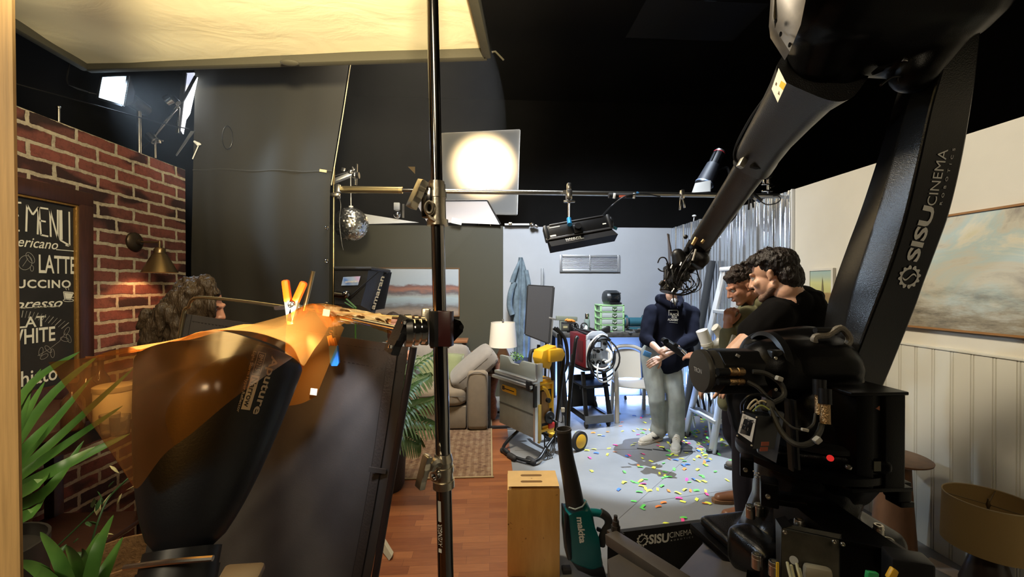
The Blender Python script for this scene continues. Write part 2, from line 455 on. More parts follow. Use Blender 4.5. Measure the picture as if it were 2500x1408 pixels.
cm.grid(lambda u, v: (XR - 0.012 + cw(u), yc + u * (YB - yc), 0.0 + v * (ZT - 0.005)), N, 1)
structure('wall_corrugated', cm, corrugated_mat(), smooth=60)
structure('wall_corrugated_backing', MB().box((XR + 0.03, (YB + yc) / 2 + 0.002, ZT / 2 - 0.01), (0.04, YB - yc - 0.004, ZT - 0.03)), BACKING)
structure('trim_corner', MB().box((XR - 0.012, yc - 0.004, ZT / 2), (0.03, 0.012, ZT), bev=0.002), mat('pale_trim', (0.7, 0.7, 0.68), 0.4))
structure('wall_left', MB().box((XL - 0.02, (3.21 - 1.5) / 2, ZT / 2), (0.04, 3.21 + 1.5, ZT)), brick_mat())
structure('wall_left_backing', MB().box((XL - 0.07, (3.2 - 1.5) / 2, ZT / 2 - 0.01), (0.055, 3.2 + 1.5, ZT - 0.02)), BACKING)
# wooden flat edge right beside the lens
PINE = mat('pine', (0.58, 0.36, 0.145), 0.55, vary=0.18, vscale=5, stretch=(30, 30, 1.2), bmp=0.1, bscale=9)
pt, pb = at(23, 0, 0.62), at(44, 1408, 0.62)
d = (pt - pb).normalized(); pm = MB()
pm.loft([[p + V((-0.09, 0, 0)), p, p + V((0.002, 0.001, 0)), p + V((0.002, 0.005, 0)), p + V((-0.09, 0.005, 0))] for p in (pb + d * -1.0, pb, pb + d * 0.24, pb + d * 0.43, pt, pt + d * 1.6)])
structure('trim_post', pm, PINE)
# small offcuts on the black wall
for (px, py, s_, y) in ((1004, 412, 0.09, 8.99), (1818, 203, 0.2, 8.99)):
    c = at(px, py, y)
    simple('wall_bracket', 'small tan triangular corner patch on the black wall ' + ('left of the bright square screen' if px < 1100 else 'beside the black robot forearm'), 'corner patch',
           MB().prism([(-s_ * 0.8, s_ * 0.5), (s_ * 0.9, s_ * 0.5), (-s_ * 0.8 if px > 1100 else s_ * 0.9, -s_ * 1.2)], frame(c, (1, 0, 0), (0, 0, 1)), 0.012), mat('tan_paint', (0.5, 0.33, 0.13), 0.6), group='corner patches on the black wall')
# ------------------------------------------------------------------ overhead bounce frame, drape, bright screen
def muslin_mat():
    m, nd, ln, b = new_mat('unbleached_muslin')
    n = noise_node(nd, ln, 2.6, 5, 0.5, (1, 1.5, 1), dist=1.2); bump(nd, ln, n.outputs[0], b, 0.3, 0.025)
    b.inputs['Base Color'].default_value = (0.72, 0.64, 0.42, 1); b.inputs['Roughness'].default_value = 0.9
    return m
ZM = 3.02
fr_, fl_ = on_z(1189, 127, ZM), on_z(212, 158, ZM)
dr = (on_z(1160, 0, ZM) - fr_).normalized(); dl = (on_z(25, 48, ZM) - fl_).normalized()
nr_, nl_ = fr_ + dr * 2.44, fl_ + dl * 2.44
bf = thing('overhead_bounce_frame', 'big square frame of yellow-lit muslin hung flat overhead', 'overhead frame', fl_)
def ms(u, v):
    p = (fl_ * (1 - u) + fr_ * u) * (1 - v) + (nl_ * (1 - u) + nr_ * u) * v
    sag = 0.06 * math.sin(PI * u) * math.sin(PI * min(1, v * 1.0)) + 0.05 * max(0, 1 - abs(u - 0.12) / 0.35) * max(0, 1 - v / 0.4)
    wr = 0.010 * mnoise.noise(V((u * 3, v * 9, 0))) + 0.006 * math.sin(40 * (v + u * 0.25)) * max(0, 0.55 - u) * max(0, 0.8 - v)
    return p + V((0, 0, -sag * 0.6 + wr + 0.012))
MB().grid(ms, 60, 60, 0.002).build('muslin', muslin_mat(), bf)
hem = mat('olive_hem', (0.05, 0.044, 0.026), 0.8, bmp=0.2, bscale=60)
fm = MB(); q = [fl_, fr_, nr_, nl_]
for i in range(4): fm.bar(q[i], q[(i + 1) % 4], 0.05, 0.085, bev=0.008)
fm.build('frame', hem, bf)
c = at(707, 153, fr_.y + 0.03); MB().ball(c, (0.055, 0.03, 0.014)).build('corner_pad', hem, bf)
c = fr_ + V((0.03, 0, 0)); MB().tube([c, c + V((0.02, 0, 0.005)), c + V((0.07, 0, -0.045))], 0.006).build('tie', hem, bf)

drape = mat('black_drape_cloth', (0.019, 0.017, 0.012), 0.95, sheen=0.15, bmp=0.1, bscale=300)
YD = 3.42
dp = MB()
def dr_(u, v):
    zt = at(600, 20, YD).z; z = zt * (1 - v) + 0.02 * v
    py = 698 - (z - 1.62) / YD * 1000
    xr_px = 855 - 47 * (py - 155) / 300 if py < 455 else 808 - (py - 455) * 0.012
    xl = at(470, 600, YD).x; xr = at(xr_px, py, YD).x
    fold = 0.03 * math.sin(u * 17 + 0.8 * math.sin(v * 5)) * (0.25 + 0.75 * v) + 0.02 * mnoise.noise(V((u * 6, v * 4, 3)))
    return V((xl * (1 - u) + xr * u, YD + fold + 0.02 * math.sin(9 * v) * (1 - u), z))
dp.grid(dr_, 90, 50, 0.003)
dt = thing('black_drape', 'tall black cloth hung behind the long-haired woman, edge tied with grommets', 'drape', (at(640, 700, YD).x, YD, 0))
dp.build('cloth', drape, dt)
sm = MB(); sm.tube([dr_(i / 40, 0.34) + V((0, -0.006, 0)) for i in range(41)], 0.006); sm.build('seam', drape, dt)
for v in (0.46, 0.53, 0.62, 0.70, 0.77):
    g = dr_(0.985, v) + V((0, -0.012, 0)); MB().tube([g + V((0.011 * math.cos(a), 0, 0.011 * math.sin(a))) for a in [i * PI / 6 for i in range(12)]], 0.004, 6, closed=True).build('grommet', CHROME, dt)
simple('tie_cord', 'thin pale cord slanting down beside the black drape from the overhead frame', 'cord',
       MB().tube(catmull([at(857, 150, 3.3), at(834, 300, 3.33), at(809, 452, 3.36)], 6), 0.0035), mat('cord', (0.55, 0.48, 0.3), 0.8))
simple('paper_tag', 'small tan paper tag on the black drape near its edge', 'tag', MB().box(at(789, 417, 3.37), (0.055, 0.006, 0.02), (0, R(8), 0)), mat('tan_paper', (0.6, 0.45, 0.22), 0.8))

# bright warm diffusion screen with its lamp behind
YS = 6.6
def cloth_mat():
    m, nd, ln, b = new_mat('diffusion_cloth')
    nd.remove(b); out = nd['Material Output']
    t = nd.new('ShaderNodeBsdfTranslucent'); t.inputs[0].default_value = (0.95, 0.9, 0.8, 1)
    df = nd.new('ShaderNodeBsdfDiffuse'); df.inputs[0].default_value = (0.8, 0.78, 0.74, 1)
    mx = nd.new('ShaderNodeMixShader'); mx.inputs[0].default_value = 0.7
    ln.new(df.outputs[0], mx.inputs[1]); ln.new(t.outputs[0], mx.inputs[2]); ln.new(mx.outputs[0], out.inputs[0]); return m
sc = [at(1078, 325, YS), at(1269, 316, YS), at(1262, 523, YS), at(1075, 519, YS)]
st = thing('diffusion_screen', 'bright square diffusion screen glowing warm white above the green wall', 'diffusion screen', (sc[3] + sc[2]) / 2)
MB().grid(lambda u, v: (sc[0] * (1 - u) + sc[1] * u) * (1 - v) + (sc[3] * (1 - u) + sc[2] * u) * v, 4, 4).build('diffusion', cloth_mat(), st)
b = MB()
for i in range(4): b.bar(sc[i] + V((0, 0.03, 0)), sc[(i + 1) % 4] + V((0, 0.03, 0)), 0.022, 0.022)
b.build('frame', WHITE, st)
b = MB(); b.cyl(((sc[2] + sc[3]) / 2) + V((0, .05, 0)), V(((sc[2].x + sc[3].x) / 2, YS + .05, 0.0)), 0.017); b.build('stand', STEEL, st)
hot = at(1183, 404, YS)
sp = thing('screen_lamp', 'black studio lamp hidden behind the bright warm screen', 'lamp', hot + V((0.1, 1.35, 0.12)))
hl = hot + V((0.1, 1.3, 0.12))
MB().lathe([(0.06, -0.35), (0.085, -0.34), (0.085, -0.02), (0.11, 0.0), (0.105, 0.0), (0.07, -0.08)], hl, hot - hl, cap=True).build('housing', PLASTIC, sp)
MB().cyl(hl + V((0, 0.15, -0.08)), (hl.x, hl.y + 0.15, 0), 0.016).build('stand', STEEL, sp)
lamp('SPOT', hl + (hot - hl).normalized() * 0.06, hot, 600, (1.0, 0.74, 0.4), 0.05, 52, 1.0)
# a white wrapped rag-like frame edge: foam boards and small fixture on the wall top
wb = MB(); p = [at(1013, 491, 6.35), at(1190, 490, 6.35), at(1222, 548, 5.95), at(1042, 541, 5.95)]
b = MB().loft([[x + V((0, 0, 0)) for x in p], [x + V((0, 0.02, 0.02)) for x in p]])
fb = thing('foam_board', 'large pale foam board tilted on top of the green wall behind the steel pole', 'foam board', p[2])
b.build('board', mat('foam_core', (0.62, 0.56, 0.54), 0.6), fb)
b = MB(); b.bar(p[0] + V((0, -.006, 0.0)), p[1] + V((0, -.006, 0)), 0.012, 0.02); b.bar(p[1] + V((0, -.006, 0)), p[2] + V((0, -.006, 0)), 0.02, 0.012); b.build('edge', MATTE, fb)
cl = at(1115, 540, 5.93); b = MB().box(cl, (0.15, 0.012, 0.08), (0, R(12), 0)); b.box(cl + V((-0.01, -0.006, 0)), (0.04, 0.01, 0.03), (0, R(12), 0)); 
simple('clip_plate', 'small white clip plate hooked under the tilted foam board', 'clip', b, WHITE)
p = [at(818, 524, 5.99), at(890, 522, 5.99), at(1022, 543, 5.99), at(818, 549, 5.99)]
simple('white_strip_panel', 'thin white wedge panel resting along the green wall top behind the mirror ball', 'panel',
       MB().loft([p, [x + V((0, 0.03, 0)) for x in p]]), mat('white_board', (0.85, 0.87, 0.9), 0.5))
fx = thing('small_fixture', 'tiny white and chrome lamp fixture standing on the green wall top', 'lamp fixture', at(976, 535, 5.98))
MB().box(at(969, 504, 5.98), (0.085, 0.05, 0.11), bev=0.01).build('body', WHITE, fx)
MB().ball(at(970, 523, 5.98), 0.06).build('bulb', CHROME, fx)
MB().box(at(985, 515, 5.98), (0.03, 0.03, 0.2)).build('stem', STEEL, fx)

# ------------------------------------------------------------------ lamps behind the brick wall
LIT = mat('lit_led', (1, 1, 1), 0.5, emit=(0.86, 0.94, 1.0), estr=14)
YL = 3.0
q = [at(248, 186, YL), at(313, 183, YL), at(300, 258, YL), at(238, 240, YL)]
t = thing('softbox_lamp', 'square lamp face blazing cold blue-white above the brick wall', 'lamp', (q[2] + q[3]) / 2)
cq = sum(q, V()) / 4
def soft_face():
    m, nd, ln, b = new_mat('lit_softbox')
    tc = nd.new('ShaderNodeTexCoord'); g = nd.new('ShaderNodeTexGradient'); g.gradient_type = 'SPHERICAL'
    mp = nd.new('ShaderNodeMapping'); mp.inputs['Scale'].default_value = (8.5, 8.5, 8.5); mp.inputs['Location'].default_value = tuple(-x * 8.5 for x in (cq - (q[2] + q[3]) / 2 + V((0.01, 0, 0))))
    ln.new(tc.outputs['Object'], mp.inputs[0]); ln.new(mp.outputs[0], g.inputs[0])
    mu = nd.new('ShaderNodeMath'); mu.operation = 'MULTIPLY_ADD'; mu.inputs[1].default_value = 12; mu.inputs[2].default_value = .7
    ln.new(g.outputs[0], mu.inputs[0]); ln.new(mu.outputs[0], b.inputs['Emission Strength'])
    b.inputs['Emission Color'].default_value = (0.66, 0.85, 1.0, 1); return m
MB().loft([q, [x + V((0, 0.012, 0)) for x in q]]).build('diffuser', soft_face(), t)
bk = [cq + (x - cq) * 0.35 + V((-0.02, 0.16, 0.02)) for x in q]
MB().loft([[x + V((0, 0.013, 0)) for x in q], bk], cap=True).build('shell', MATTE, t)
b = MB()
for i in range(4): b.bar(q[i], q[(i + 1) % 4], 0.008, 0.014)
b.build('rim', PLASTIC, t)
MB().cyl(cq + V((-0.02, 0.16, 0)), cq + V((-0.02, 0.3, -0.02)), 0.05, 0.045).build('lamp_head', PLASTIC, t)
MB().cyl(cq + V((-0.02, 0.24, -0.04)), V((cq.x - 0.02, cq.y + 0.24, 0)), 0.014).build('stand', STEEL, t)
lamp('SPOT', cq + V((0.02, -0.03, 0)), (1.2, 3.0, 0.7), 230, (0.62, 0.8, 1.0), 0.09, 75, 0.6)
# barn door leaf and small pieces left of it
t = thing('barn_door_flag', 'thin flag blade catching blue light left of the blazing square lamp', 'flag', at(215, 225, 3.5))
p = [at(166, 207, 3.02), at(212, 222, 3.05), at(219, 227, 3.05), at(190, 219, 3.02)]
MB().loft([p, [x + V((0, .006, .002)) for x in p]]).build('blade', ALU, t)
MB().tube([at(166, 207, 3.02), at(163, 192, 3.02), at(167, 170, 3.02), at(171, 150, 3.02)], 0.005).build('rod', BLACK, t); MB().tube([at(216, 225, 3.05), at(262, 236, 3.12)], 0.005).build('hinge_rod', BLACK, t)
simple('stand_finial', 'small steel stand tip poking above the brick wall near the wooden post', 'stand', MB().cyl(V((at(142, 292, 2.6).x, 2.6, 0)), at(143, 262, 2.6), 0.008).ball(at(143, 262, 2.6), 0.011), STEEL)
# narrow LED panel with doors
t = thing('strip_lamp', 'tall narrow lamp with white-glowing barn doors clamped above the brick wall', 'lamp', at(440, 330, 3.4))
p = [at(455, 178, 3.4), at(474, 177, 3.4), at(446, 327, 3.4), at(441, 318, 3.4)]
MB().loft([p, [x + V((0, .01, 0)) for x in p]]).build('door_glow', mat('door_glow_white', (0.8, 0.8, 0.85), 0.5, emit=(0.72, 0.78, 1.0), estr=0.9), t)  # this door emits a glow in place of lamp light falling on it
p = [at(477, 186, 3.42), at(481, 188, 3.42), at(462, 276, 3.42), at(447, 300, 3.42)]
MB().loft([p, [x + V((0, .01, 0)) for x in p]]).build('lens', LIT, t)
MB().bar(at(451, 178, 3.39), at(434, 326, 3.39), 0.012, 0.03).build('housing', PLASTIC, t)
MB().bar(at(478, 186, 3.38), at(443, 250, 3.38), 0.01, 0.02).build('hinge_rod', BLACK, t)
p = [at(466, 320, 3.4), at(467, 325, 3.4), at(434, 380, 3.4)]
MB().prism([(0, 0), (0.03, 0.0), (-0.11, -0.2), (-0.115, -0.19)], frame(p[0], (1, 0, 0), (0, 0, 1)), 0.006).build('lower_door', ALU, t)
t = thing('folding_boom', 'silver folding grip boom reaching up from the brick wall to the narrow lamp', 'boom', at(380, 384, 3.35))
MB().bar(at(371, 340, 3.35), at(436, 258, 3.35), 0.016, 0.016, bev=0.003).build('arm', CHROME, t)
MB().bar(at(437, 262, 3.35), at(434, 324, 3.35), 0.014, 0.014, bev=0.003).build('post', CHROME, t)
MB().cyl(at(379, 386, 3.35), at(378, 350, 3.35), 0.008).build('pin', CHROME, t)
b = MB(); b.cyl(at(363, 330, 3.34), at(380, 345, 3.34), 0.032).box(at(383, 345, 3.33), (0.05, 0.03, 0.03), bev=0.005).box(at(392, 342, 3.33), (0.04, 0.012, 0.012), (0, R(20), 0), 0.004); b.build('knuckle', STEEL, t)
b = MB(); b.cyl(at(408, 248, 3.33), at(422, 240, 3.33), 0.04).cyl(at(424, 240, 3.33), at(436, 252, 3.33), 0.022); b.build('clamp_head', CHROME, t)
MB().tube([at(340, 368, 3.36), at(366, 345, 3.36)], 0.006).build('rod', BLACK, t)
b = MB().tube([at(474, 345, 3.38), at(484, 352, 3.38), at(490, 352, 3.38)], [0.008, 0.016, 0.006]); b.tube([at(484, 356, 3.38), at(470, 388, 3.38)], 0.004)
simple('hook_clip', 'small white hooked clip shining on the black drape by the narrow lamp', 'clip', b, WHITE)
simple('hanging_loop', 'thin oval wire loop hanging on the black drape above the wall lamp', 'loop', MB().tube([at(555, 335, 3.37) + V((0.04 * math.cos(a), 0, 0.092 * math.sin(a))) for a in [i * PI / 12 for i in range(24)]], 0.0018, 6, closed=True), BLACK)
simple('guy_wire', 'long thin cable sagging from the wooden post to the silver boom', 'cable', MB().tube(catmull([at(20, 200, 2.2), at(200, 248, 2.6), at(380, 297, 3.1), at(462, 315, 3.33)], 6), 0.004), BLACK)
# ------------------------------------------------------------------ chrome stand right in front of the lens
SY = 0.93
PBm, PTp = at(1089, 1420, SY), at(1054, -60, SY)
def ax(py):                       # point of the stand's axis at image height py
    return PBm + (PTp - PBm) * ((1420 - py) / 1480)
DK = mat('dark_chrome', (0.30, 0.29, 0.28), 0.14, 1.0)
GOLD = mat('cast_nickel', (0.66, 0.6, 0.48), 0.3, 1.0, bmp=0.1, bscale=90)
st = thing('steel_light_stand', 'tall chrome light stand column rising through the whole view in front', 'light stand', (ax(1420).x, SY, 0))
up = (PTp - PBm).normalized()
foot = ax(1420) - up * 0.75
b = MB(); b.cyl(V((foot.x, foot.y, 0.12)), ax(1180), 0.0177, n=24); b.build('lower_tube', DK, st)
MB().cyl(ax(1120), ax(820), 0.0166, n=24).build('middle_tube', DK, st)
MB().cyl(ax(770), ax(520), 0.0151, n=24).build('upper_tube', DK, st)
MB().cyl(ax(470), PTp + up * 0.35, 0.0133, n=24).build('top_tube', DK, st)
for a in (20, 150, 265):
    d = V((math.cos(R(a)), math.sin(R(a)), 0)); f0 = V((foot.x, foot.y, 0.24))
    MB().tube(catmull([f0, f0 + d * 0.08, f0 + d * 0.3 + V((0, 0, -.12)), V((foot.x, foot.y, 0.012)) + d * 0.42], 5), 0.012).build('leg', CHROME, st)
MB().cyl(V((foot.x, foot.y, 0.17)), V((foot.x, foot.y, 0.3)), 0.026).build('leg_collar', CHROME, st)
# engraved strip and name on the lower tube
def strip(y0, y1, x0, x1, off=0.0004, r=0.0177):
    g = MB(); a, c = ax(y1), ax(y0); rot = basis(up)
    a0, a1 = x0, x1
    g.grid(lambda u, v: a + (c - a) * v + V((math.sin(a0 + (a1 - a0) * u), -math.cos(a0 + (a1 - a0) * u), 0)) * (r + off), 8, 3); return g
strip(1212, 1262, -0.75, -0.3).build('sticker', mat('grey_sticker', (0.5, 0.5, 0.46), 0.7), st)
def tube_text(txt, y0, y1, ang, r, h, name, par, m, bold=0.01):
    me = text_mesh(txt, 1, bold=bold); w0, x0 = text_width(me); L = (ax(y0) - ax(y1)).length
    a = ax(y0); d = (ax(y1) - a).normalized()
    for v in me.vertices:
        t = (v.co.x - x0) / w0 * L; th = ang - (v.co.y / 0.7 - 0.5) * h / r
        v.co = a + d * t + V((math.sin(th), -math.cos(th), 0)) * (r + 0.0005)
    g = MB(); g.bm.from_mesh(me); bpy.data.meshes.remove(me)
    return g.build(name, m, par, normals=False)
tube_text('AVENGER', 1322, 1268, -0.55, 0.0177, 0.011, 'maker_name', st, LETTER)
g = MB(); c = ax(1332); g.prism([(-.004, -.004), (.004, -.004), (.004, .004), (-.004, .004)], frame(c + V((math.sin(-.55), -math.cos(.55), 0)) * 0.0182, V((math.cos(.55), -math.sin(.55), 0)), z=V((math.sin(-.55), -math.cos(.55), 0))), 0.0006); g.build('maker_mark', LETTER, st)
def tee(b, c, L, wd, th, tilt, ax_dir):      # T handle bar with flared ends; local x along the bar
    o = [(-L, -wd), (-L * .55, -wd * .62), (-L * .2, -wd * .95), (L * .2, -wd * .95), (L * .55, -wd * .62), (L, -wd), (L, wd * .8), (L * .5, wd * .5), (-L * .5, wd * .5), (-L, wd * .8)]
    x = V((math.sin(R(tilt)), 0, math.cos(R(tilt))))
    b.prism(o, frame(c, x, z=ax_dir), th, bev=0.002); return b
# upper collar with T handle
cb = MB(); cb.cyl(ax(547), ax(533), 0.024, n=28).cyl(ax(533), ax(447), 0.0195, n=28).cyl(ax(447), ax(440), 0.0175, n=28).cyl(ax(480), ax(465), 0.0215, n=28)
cb.build('upper_collar', GOLD, st)
bx = MB(); c = ax(480); bx.box(c + V((-0.02, -0.008, -0.012)), (0.026, 0.024, 0.07), (0, 0, 0), 0.006); bx.tube([c + V((-.02, -.012, .005)), at(1018, 478, SY - 0.02)], 0.008); bx.build('clamp_boss', DK, st)
tee(MB(), at(1018, 474, SY - 0.03), 0.033, 0.015, 0.017, 24, V((-1, -0.75, 0))).build('tee_handle', GOLD, st)
MB().tube([at(1049, 508, SY - 0.02) + V((0.0085 * math.cos(a), -0.004, 0.013 * math.sin(a))) for a in [i * PI / 8 for i in range(16)]], 0.0042, 8, closed=True).build('eyelet', GOLD, st)
MB().tube(catmull([at(1046, 522, SY - .022), at(1050, 532, SY - .022), at(1062, 540, SY - .02)], 4), 0.005).build('lug', GOLD, st)
# lower collar
cb = MB(); cb.cyl(ax(1186), ax(1168), 0.0245, n=28).cyl(ax(1170), ax(1120), 0.0215, n=28).cyl(ax(1148), ax(1135), 0.0235, n=28).cyl(ax(1122), ax(1104), 0.0225, 0.0185, n=28)
cb.build('lower_collar', GOLD, st)
bx = MB(); bx.tube(catmull([ax(1120) + V((-0.008, -.018, 0)), at(1062, 1128, SY - .03), at(1052, 1142, SY - .03)], 4), [0.012] * 9 if False else 0.011); bx.cyl(at(1052, 1143, SY - .03), at(1038, 1148, SY - .035), 0.006); bx.build('boss', GOLD, st)
tee(MB(), at(1034, 1150, SY - 0.04), 0.036, 0.013, 0.014, 14, V((-1, -0.9, 0))).build('tee_handle', GOLD, st)
bx = MB(); c = at(1062, 1162, SY - .025); bx.lathe([(0.0115, -0.012), (0.0115, 0.004), (0.007, 0.004), (0.006, -0.003)], c, (-.5, -1, 0), n=20); bx.build('bolt', CHROME, st)
# grip head
gh = thing('gobo_clamp', 'chrome and black grip clamp holding the dark flag on the stand', 'clamp', ax(840))
c = ax(797)
blk = MB(); blk.box(c + V((-0.008, -0.014, 0)), (0.020, 0.026, 0.078), (0, 0, R(35)), 0.002); blk.build('clamp_block', MATTE, gh)
MB().box(c + V((0.012, -0.017, 0.001)), (0.036, 0.022, 0.078), (0, 0, R(-16)), 0.002).build('clamp_face', mat('red_black_face', (0.05, 0.012, 0.012), 0.35), gh)
b = MB(); b.loft([[at(x, y, SY + d) for x, y in ((1100, 775), (1124, 783), (1132, 795), (1130, 810), (1102, 840))] for d in (0.0, 0.02)]); b.build('lug', DK, gh)
MB().cyl(at(1127, 799, SY - .004), at(1127, 799, SY + .03), 0.005).build('bolt', CHROME, gh)
d = V((-1, -0.32, 0)).normalized(); h0 = at(1040, 805, SY - 0.03)
b = MB(); b.cyl(h0, h0 + d * 0.03, 0.026, n=28).cyl(h0 + d * 0.004, h0 + d * 0.012, 0.031, n=28).cyl(h0 + d * 0.018, h0 + d * 0.026, 0.033, n=28); b.build('disc', CHROME, gh)
b = MB(); b.cyl(h0 + d * 0.032, h0 + d * 0.045, 0.035, n=32).cyl(h0 + d * 0.045, h0 + d * 0.06, 0.012); b.build('face_disc', STEEL, gh)
b = MB(); b.bar(at(1041, 752, SY), at(1036, 842, SY), 0.016, 0.02, bev=0.004).bar(at(1050, 842, SY), at(1098, 842, SY), 0.012, 0.014, bev=0.003); b.build('yoke', GOLD, gh)
hg = MB(); pa, pbb = at(990, 780, SY - 0.06), at(956, 854, SY - 0.06)
tee(hg, (pa + pbb) / 2, 0.041, 0.016, 0.022, 24, V((-.8, -1, 0))); hg.build('rubber_handle', mat('grip_rubber', (0.02, 0.02, 0.022), 0.55, bmp=0.3, bscale=200), gh)
for p in (at(986, 787, SY - .077), at(953, 846, SY - .077)): MB().box(p, (0.008, 0.004, 0.008), (0, R(24), R(38)), 0.001).build('screw', CHROME, gh)

# ------------------------------------------------------------------ dark floppy flag
FLM = mat('flag_cloth', (0.05, 0.046, 0.044), 0.38, vary=0.15, vscale=6, bmp=0.12, bscale=260, bdist=0.002)
def fy(px): return 1.09 + (1000 - px) / 545 * 0.22
fc = [at(456, 766, fy(456)), at(1003, 846, fy(1003))]
ex = (fc[1] - fc[0]).normalized(); ed = (at(908, 1400, 1.09) - at(1003, 846, 1.09)).normalized()
Hf = 0.92; Wf = (fc[1] - fc[0]).length
nf = ex.cross(ed).normalized(); nf = nf if nf.y < 0 else -nf
fo = thing('black_flag', 'large dark flag panel in a steel frame behind the black lamp reflector', 'flag', fc[1] + ed * Hf)
def ff(u, v):
    bl = 0.02 * math.sin(PI * u) * math.sin(PI * min(v * 1.1, 1)) + 0.012 * mnoise.noise(V((u * 2.2 + v * 1.5, v * 1.2, 2)))
    cr = 0.008 * math.exp(-((u * 1.0 + v * 0.9 - 0.98) / 0.045) ** 2) + 0.006 * math.exp(-((u * 1.0 + v * 0.55 - 1.02) / 0.05) ** 2)
    return fc[0] + ex * Wf * u + ed * Hf * v + nf * (-bl + cr)
MB().grid(ff, 60, 80, 0.002).build('cloth', FLM, fo)
b = MB()
for u0 in (0.965, 0.925, 0.03):
    b.grid(lambda u, v: ff(u0 + (0.0035) * u, v * 0.99) + nf * 0.0022, 1, 60)
b.grid(lambda u, v: ff(u * 0.96 + 0.03, 0.072 + 0.004 * v) + nf * 0.002, 50, 1)
b.grid(lambda u, v: ff(u * 0.96 + 0.03, 0.02 + 0.004 * v) + nf * 0.002, 50, 1)
b.build('seam', mat('flag_seam', (0.012, 0.01, 0.009), 0.6), fo)
b = MB(); b.grid(lambda u, v: ff(0.93 + 0.035 * u, v) + nf * 0.0035, 3, 60, 0.002); b.build('border', mat('flag_border', (0.04, 0.034, 0.031), 0.5, bmp=0.3, bscale=150), fo)
tl, tr = at(464, 728, fy(464) - 0.01), at(1022, 812, fy(1003) - .01)
arc = catmull([fc[0] + ed * 0.1 + nf * 0.01, fc[0] + nf * 0.01 - ed * 0.005, at(461, 748, fy(461) - .01), at(470, 731, fy(470) - .01), at(495, 726, fy(495) - .01), at(600, 736, fy(600) - .01), at(760, 757, fy(760) - .01), at(930, 772, fy(930) - .01), at(985, 776, fy(985) - .01), at(1010, 788, fy(1003) - .01), at(1012, 830, fy(1003) - .01)], 6)
MB().tube(arc, 0.0052, 10).build('frame_tube', mat('brass_tube', (0.7, 0.6, 0.36), 0.25, 1.0), fo)
MB().tube([fc[1] + ex * 0.008 + ed * 0.0, fc[1] + ex * 0.012 + ed * Hf], 0.0095, 12).build('side_tube', mat('tube_sleeve', (0.03, 0.022, 0.024), 0.4, bmp=0.2, bscale=200), fo)
MB().tube([at(742, 758, fy(742) - .03), at(765, 662, fy(742) - .03)], 0.0055, 12).build('top_rod', mat('brass_rod', (0.72, 0.62, 0.38), 0.28, 1.0), fo)
MB().tube([at(835, 774, 1.02), at(975, 803, SY - .03)], 0.0068, 12).build('pin', CHROME, fo)
b = MB(); b.bar(at(672, 752, fy(672) - .03), at(735, 747, fy(735) - .03), 0.014, 0.012, bev=0.004); b.build('tube_clip', STEEL, fo)
b = MB(); b.box(fc[1] + ed * 0.33 + ex * -0.028 + nf * 0.012, (0.045, 0.004, 0.012), (0, R(10), 0)); b.build('strap_patch', FLM, fo)

# ------------------------------------------------------------------ clips
def spring_clamp(px, py, y, s, m, label):
    t = thing('spring_clamp', label, 'clamp', at(px, py + 40, y))
    c = at(px, py, y)
    for i, (sd, ang, m_) in enumerate(((-1, 7, m), (1, -24, m))):
        rot = Euler((0, R(-ang) * 1.0, 0)).to_matrix(); dirv = rot @ V((0, 0, 1)); base = c + V((sd * 0.008 * s, 0, -0.012 * s))
        MB().bar(base + dirv * 0.0 , base + dirv * 0.05 * s * 1.2, 0.019 * s, 0.016 * s, (0, 1, 0), 0.006 * s).build('handle_grip', m, t)
        MB().bar(base - dirv * 0.055 * s if sd < 0 else base - V((0.25, 0, 1)).normalized() * 0.05 * s, base + dirv * 0.012 * s, 0.016 * s, 0.013 * s, (0, 1, 0), 0.002).build('jaw', mat('clamp_zinc', (0.62, 0.58, 0.45), 0.35, 0.8), t)
    MB().tube([c + V((0.004 + 0.007 * s * math.cos(a), -0.01 * s, -0.016 * s + 0.007 * s * math.sin(a))) for a in [i * PI / 6 for i in range(12)]], 0.0022 * s, 6, closed=True).build('spring', STEEL, t)
spring_clamp(712, 728, 1.08, 1.0, mat('orange_plastic', (0.95, 0.16, 0.015), 0.4), 'orange-handled spring clamp gripping the amber gel to the flag tube')
t = thing('blue_clothes_peg', 'small clip with blue plastic tip hanging on the dark flag', 'clip', at(818, 892, 1.05))
b = MB(); p = [(-.0135, .026), (.0085, .026), (.0125, -.018), (.009, -.026), (-.007, -.026), (-.0105, -.016)]
b.prism(p, frame(at(817, 868, 1.075), (1, 0, 0.0), (0, 0, 1)), 0.012, bev=0.002); b.build('tip', mat('blue_plastic', (0.02, 0.16, 0.6), 0.35), t)
b = MB(); b.bar(at(807, 846, 1.075), at(802, 820, 1.07), 0.004, 0.006).bar(at(815, 846, 1.075), at(806, 818, 1.07), 0.004, 0.006).bar(at(821, 845, 1.075), at(816, 825, 1.07), 0.004, 0.006); b.build('jaw', mat('peg_wood', (0.55, 0.35, 0.15), 0.6), t)
MB().tube([at(808, 811, 1.07) + V((0.004 * math.cos(a), 0, 0.004 * math.sin(a))) for a in [i * PI / 5 for i in range(10)]], 0.0015, 6, closed=True).build('ring', CHROME, t)

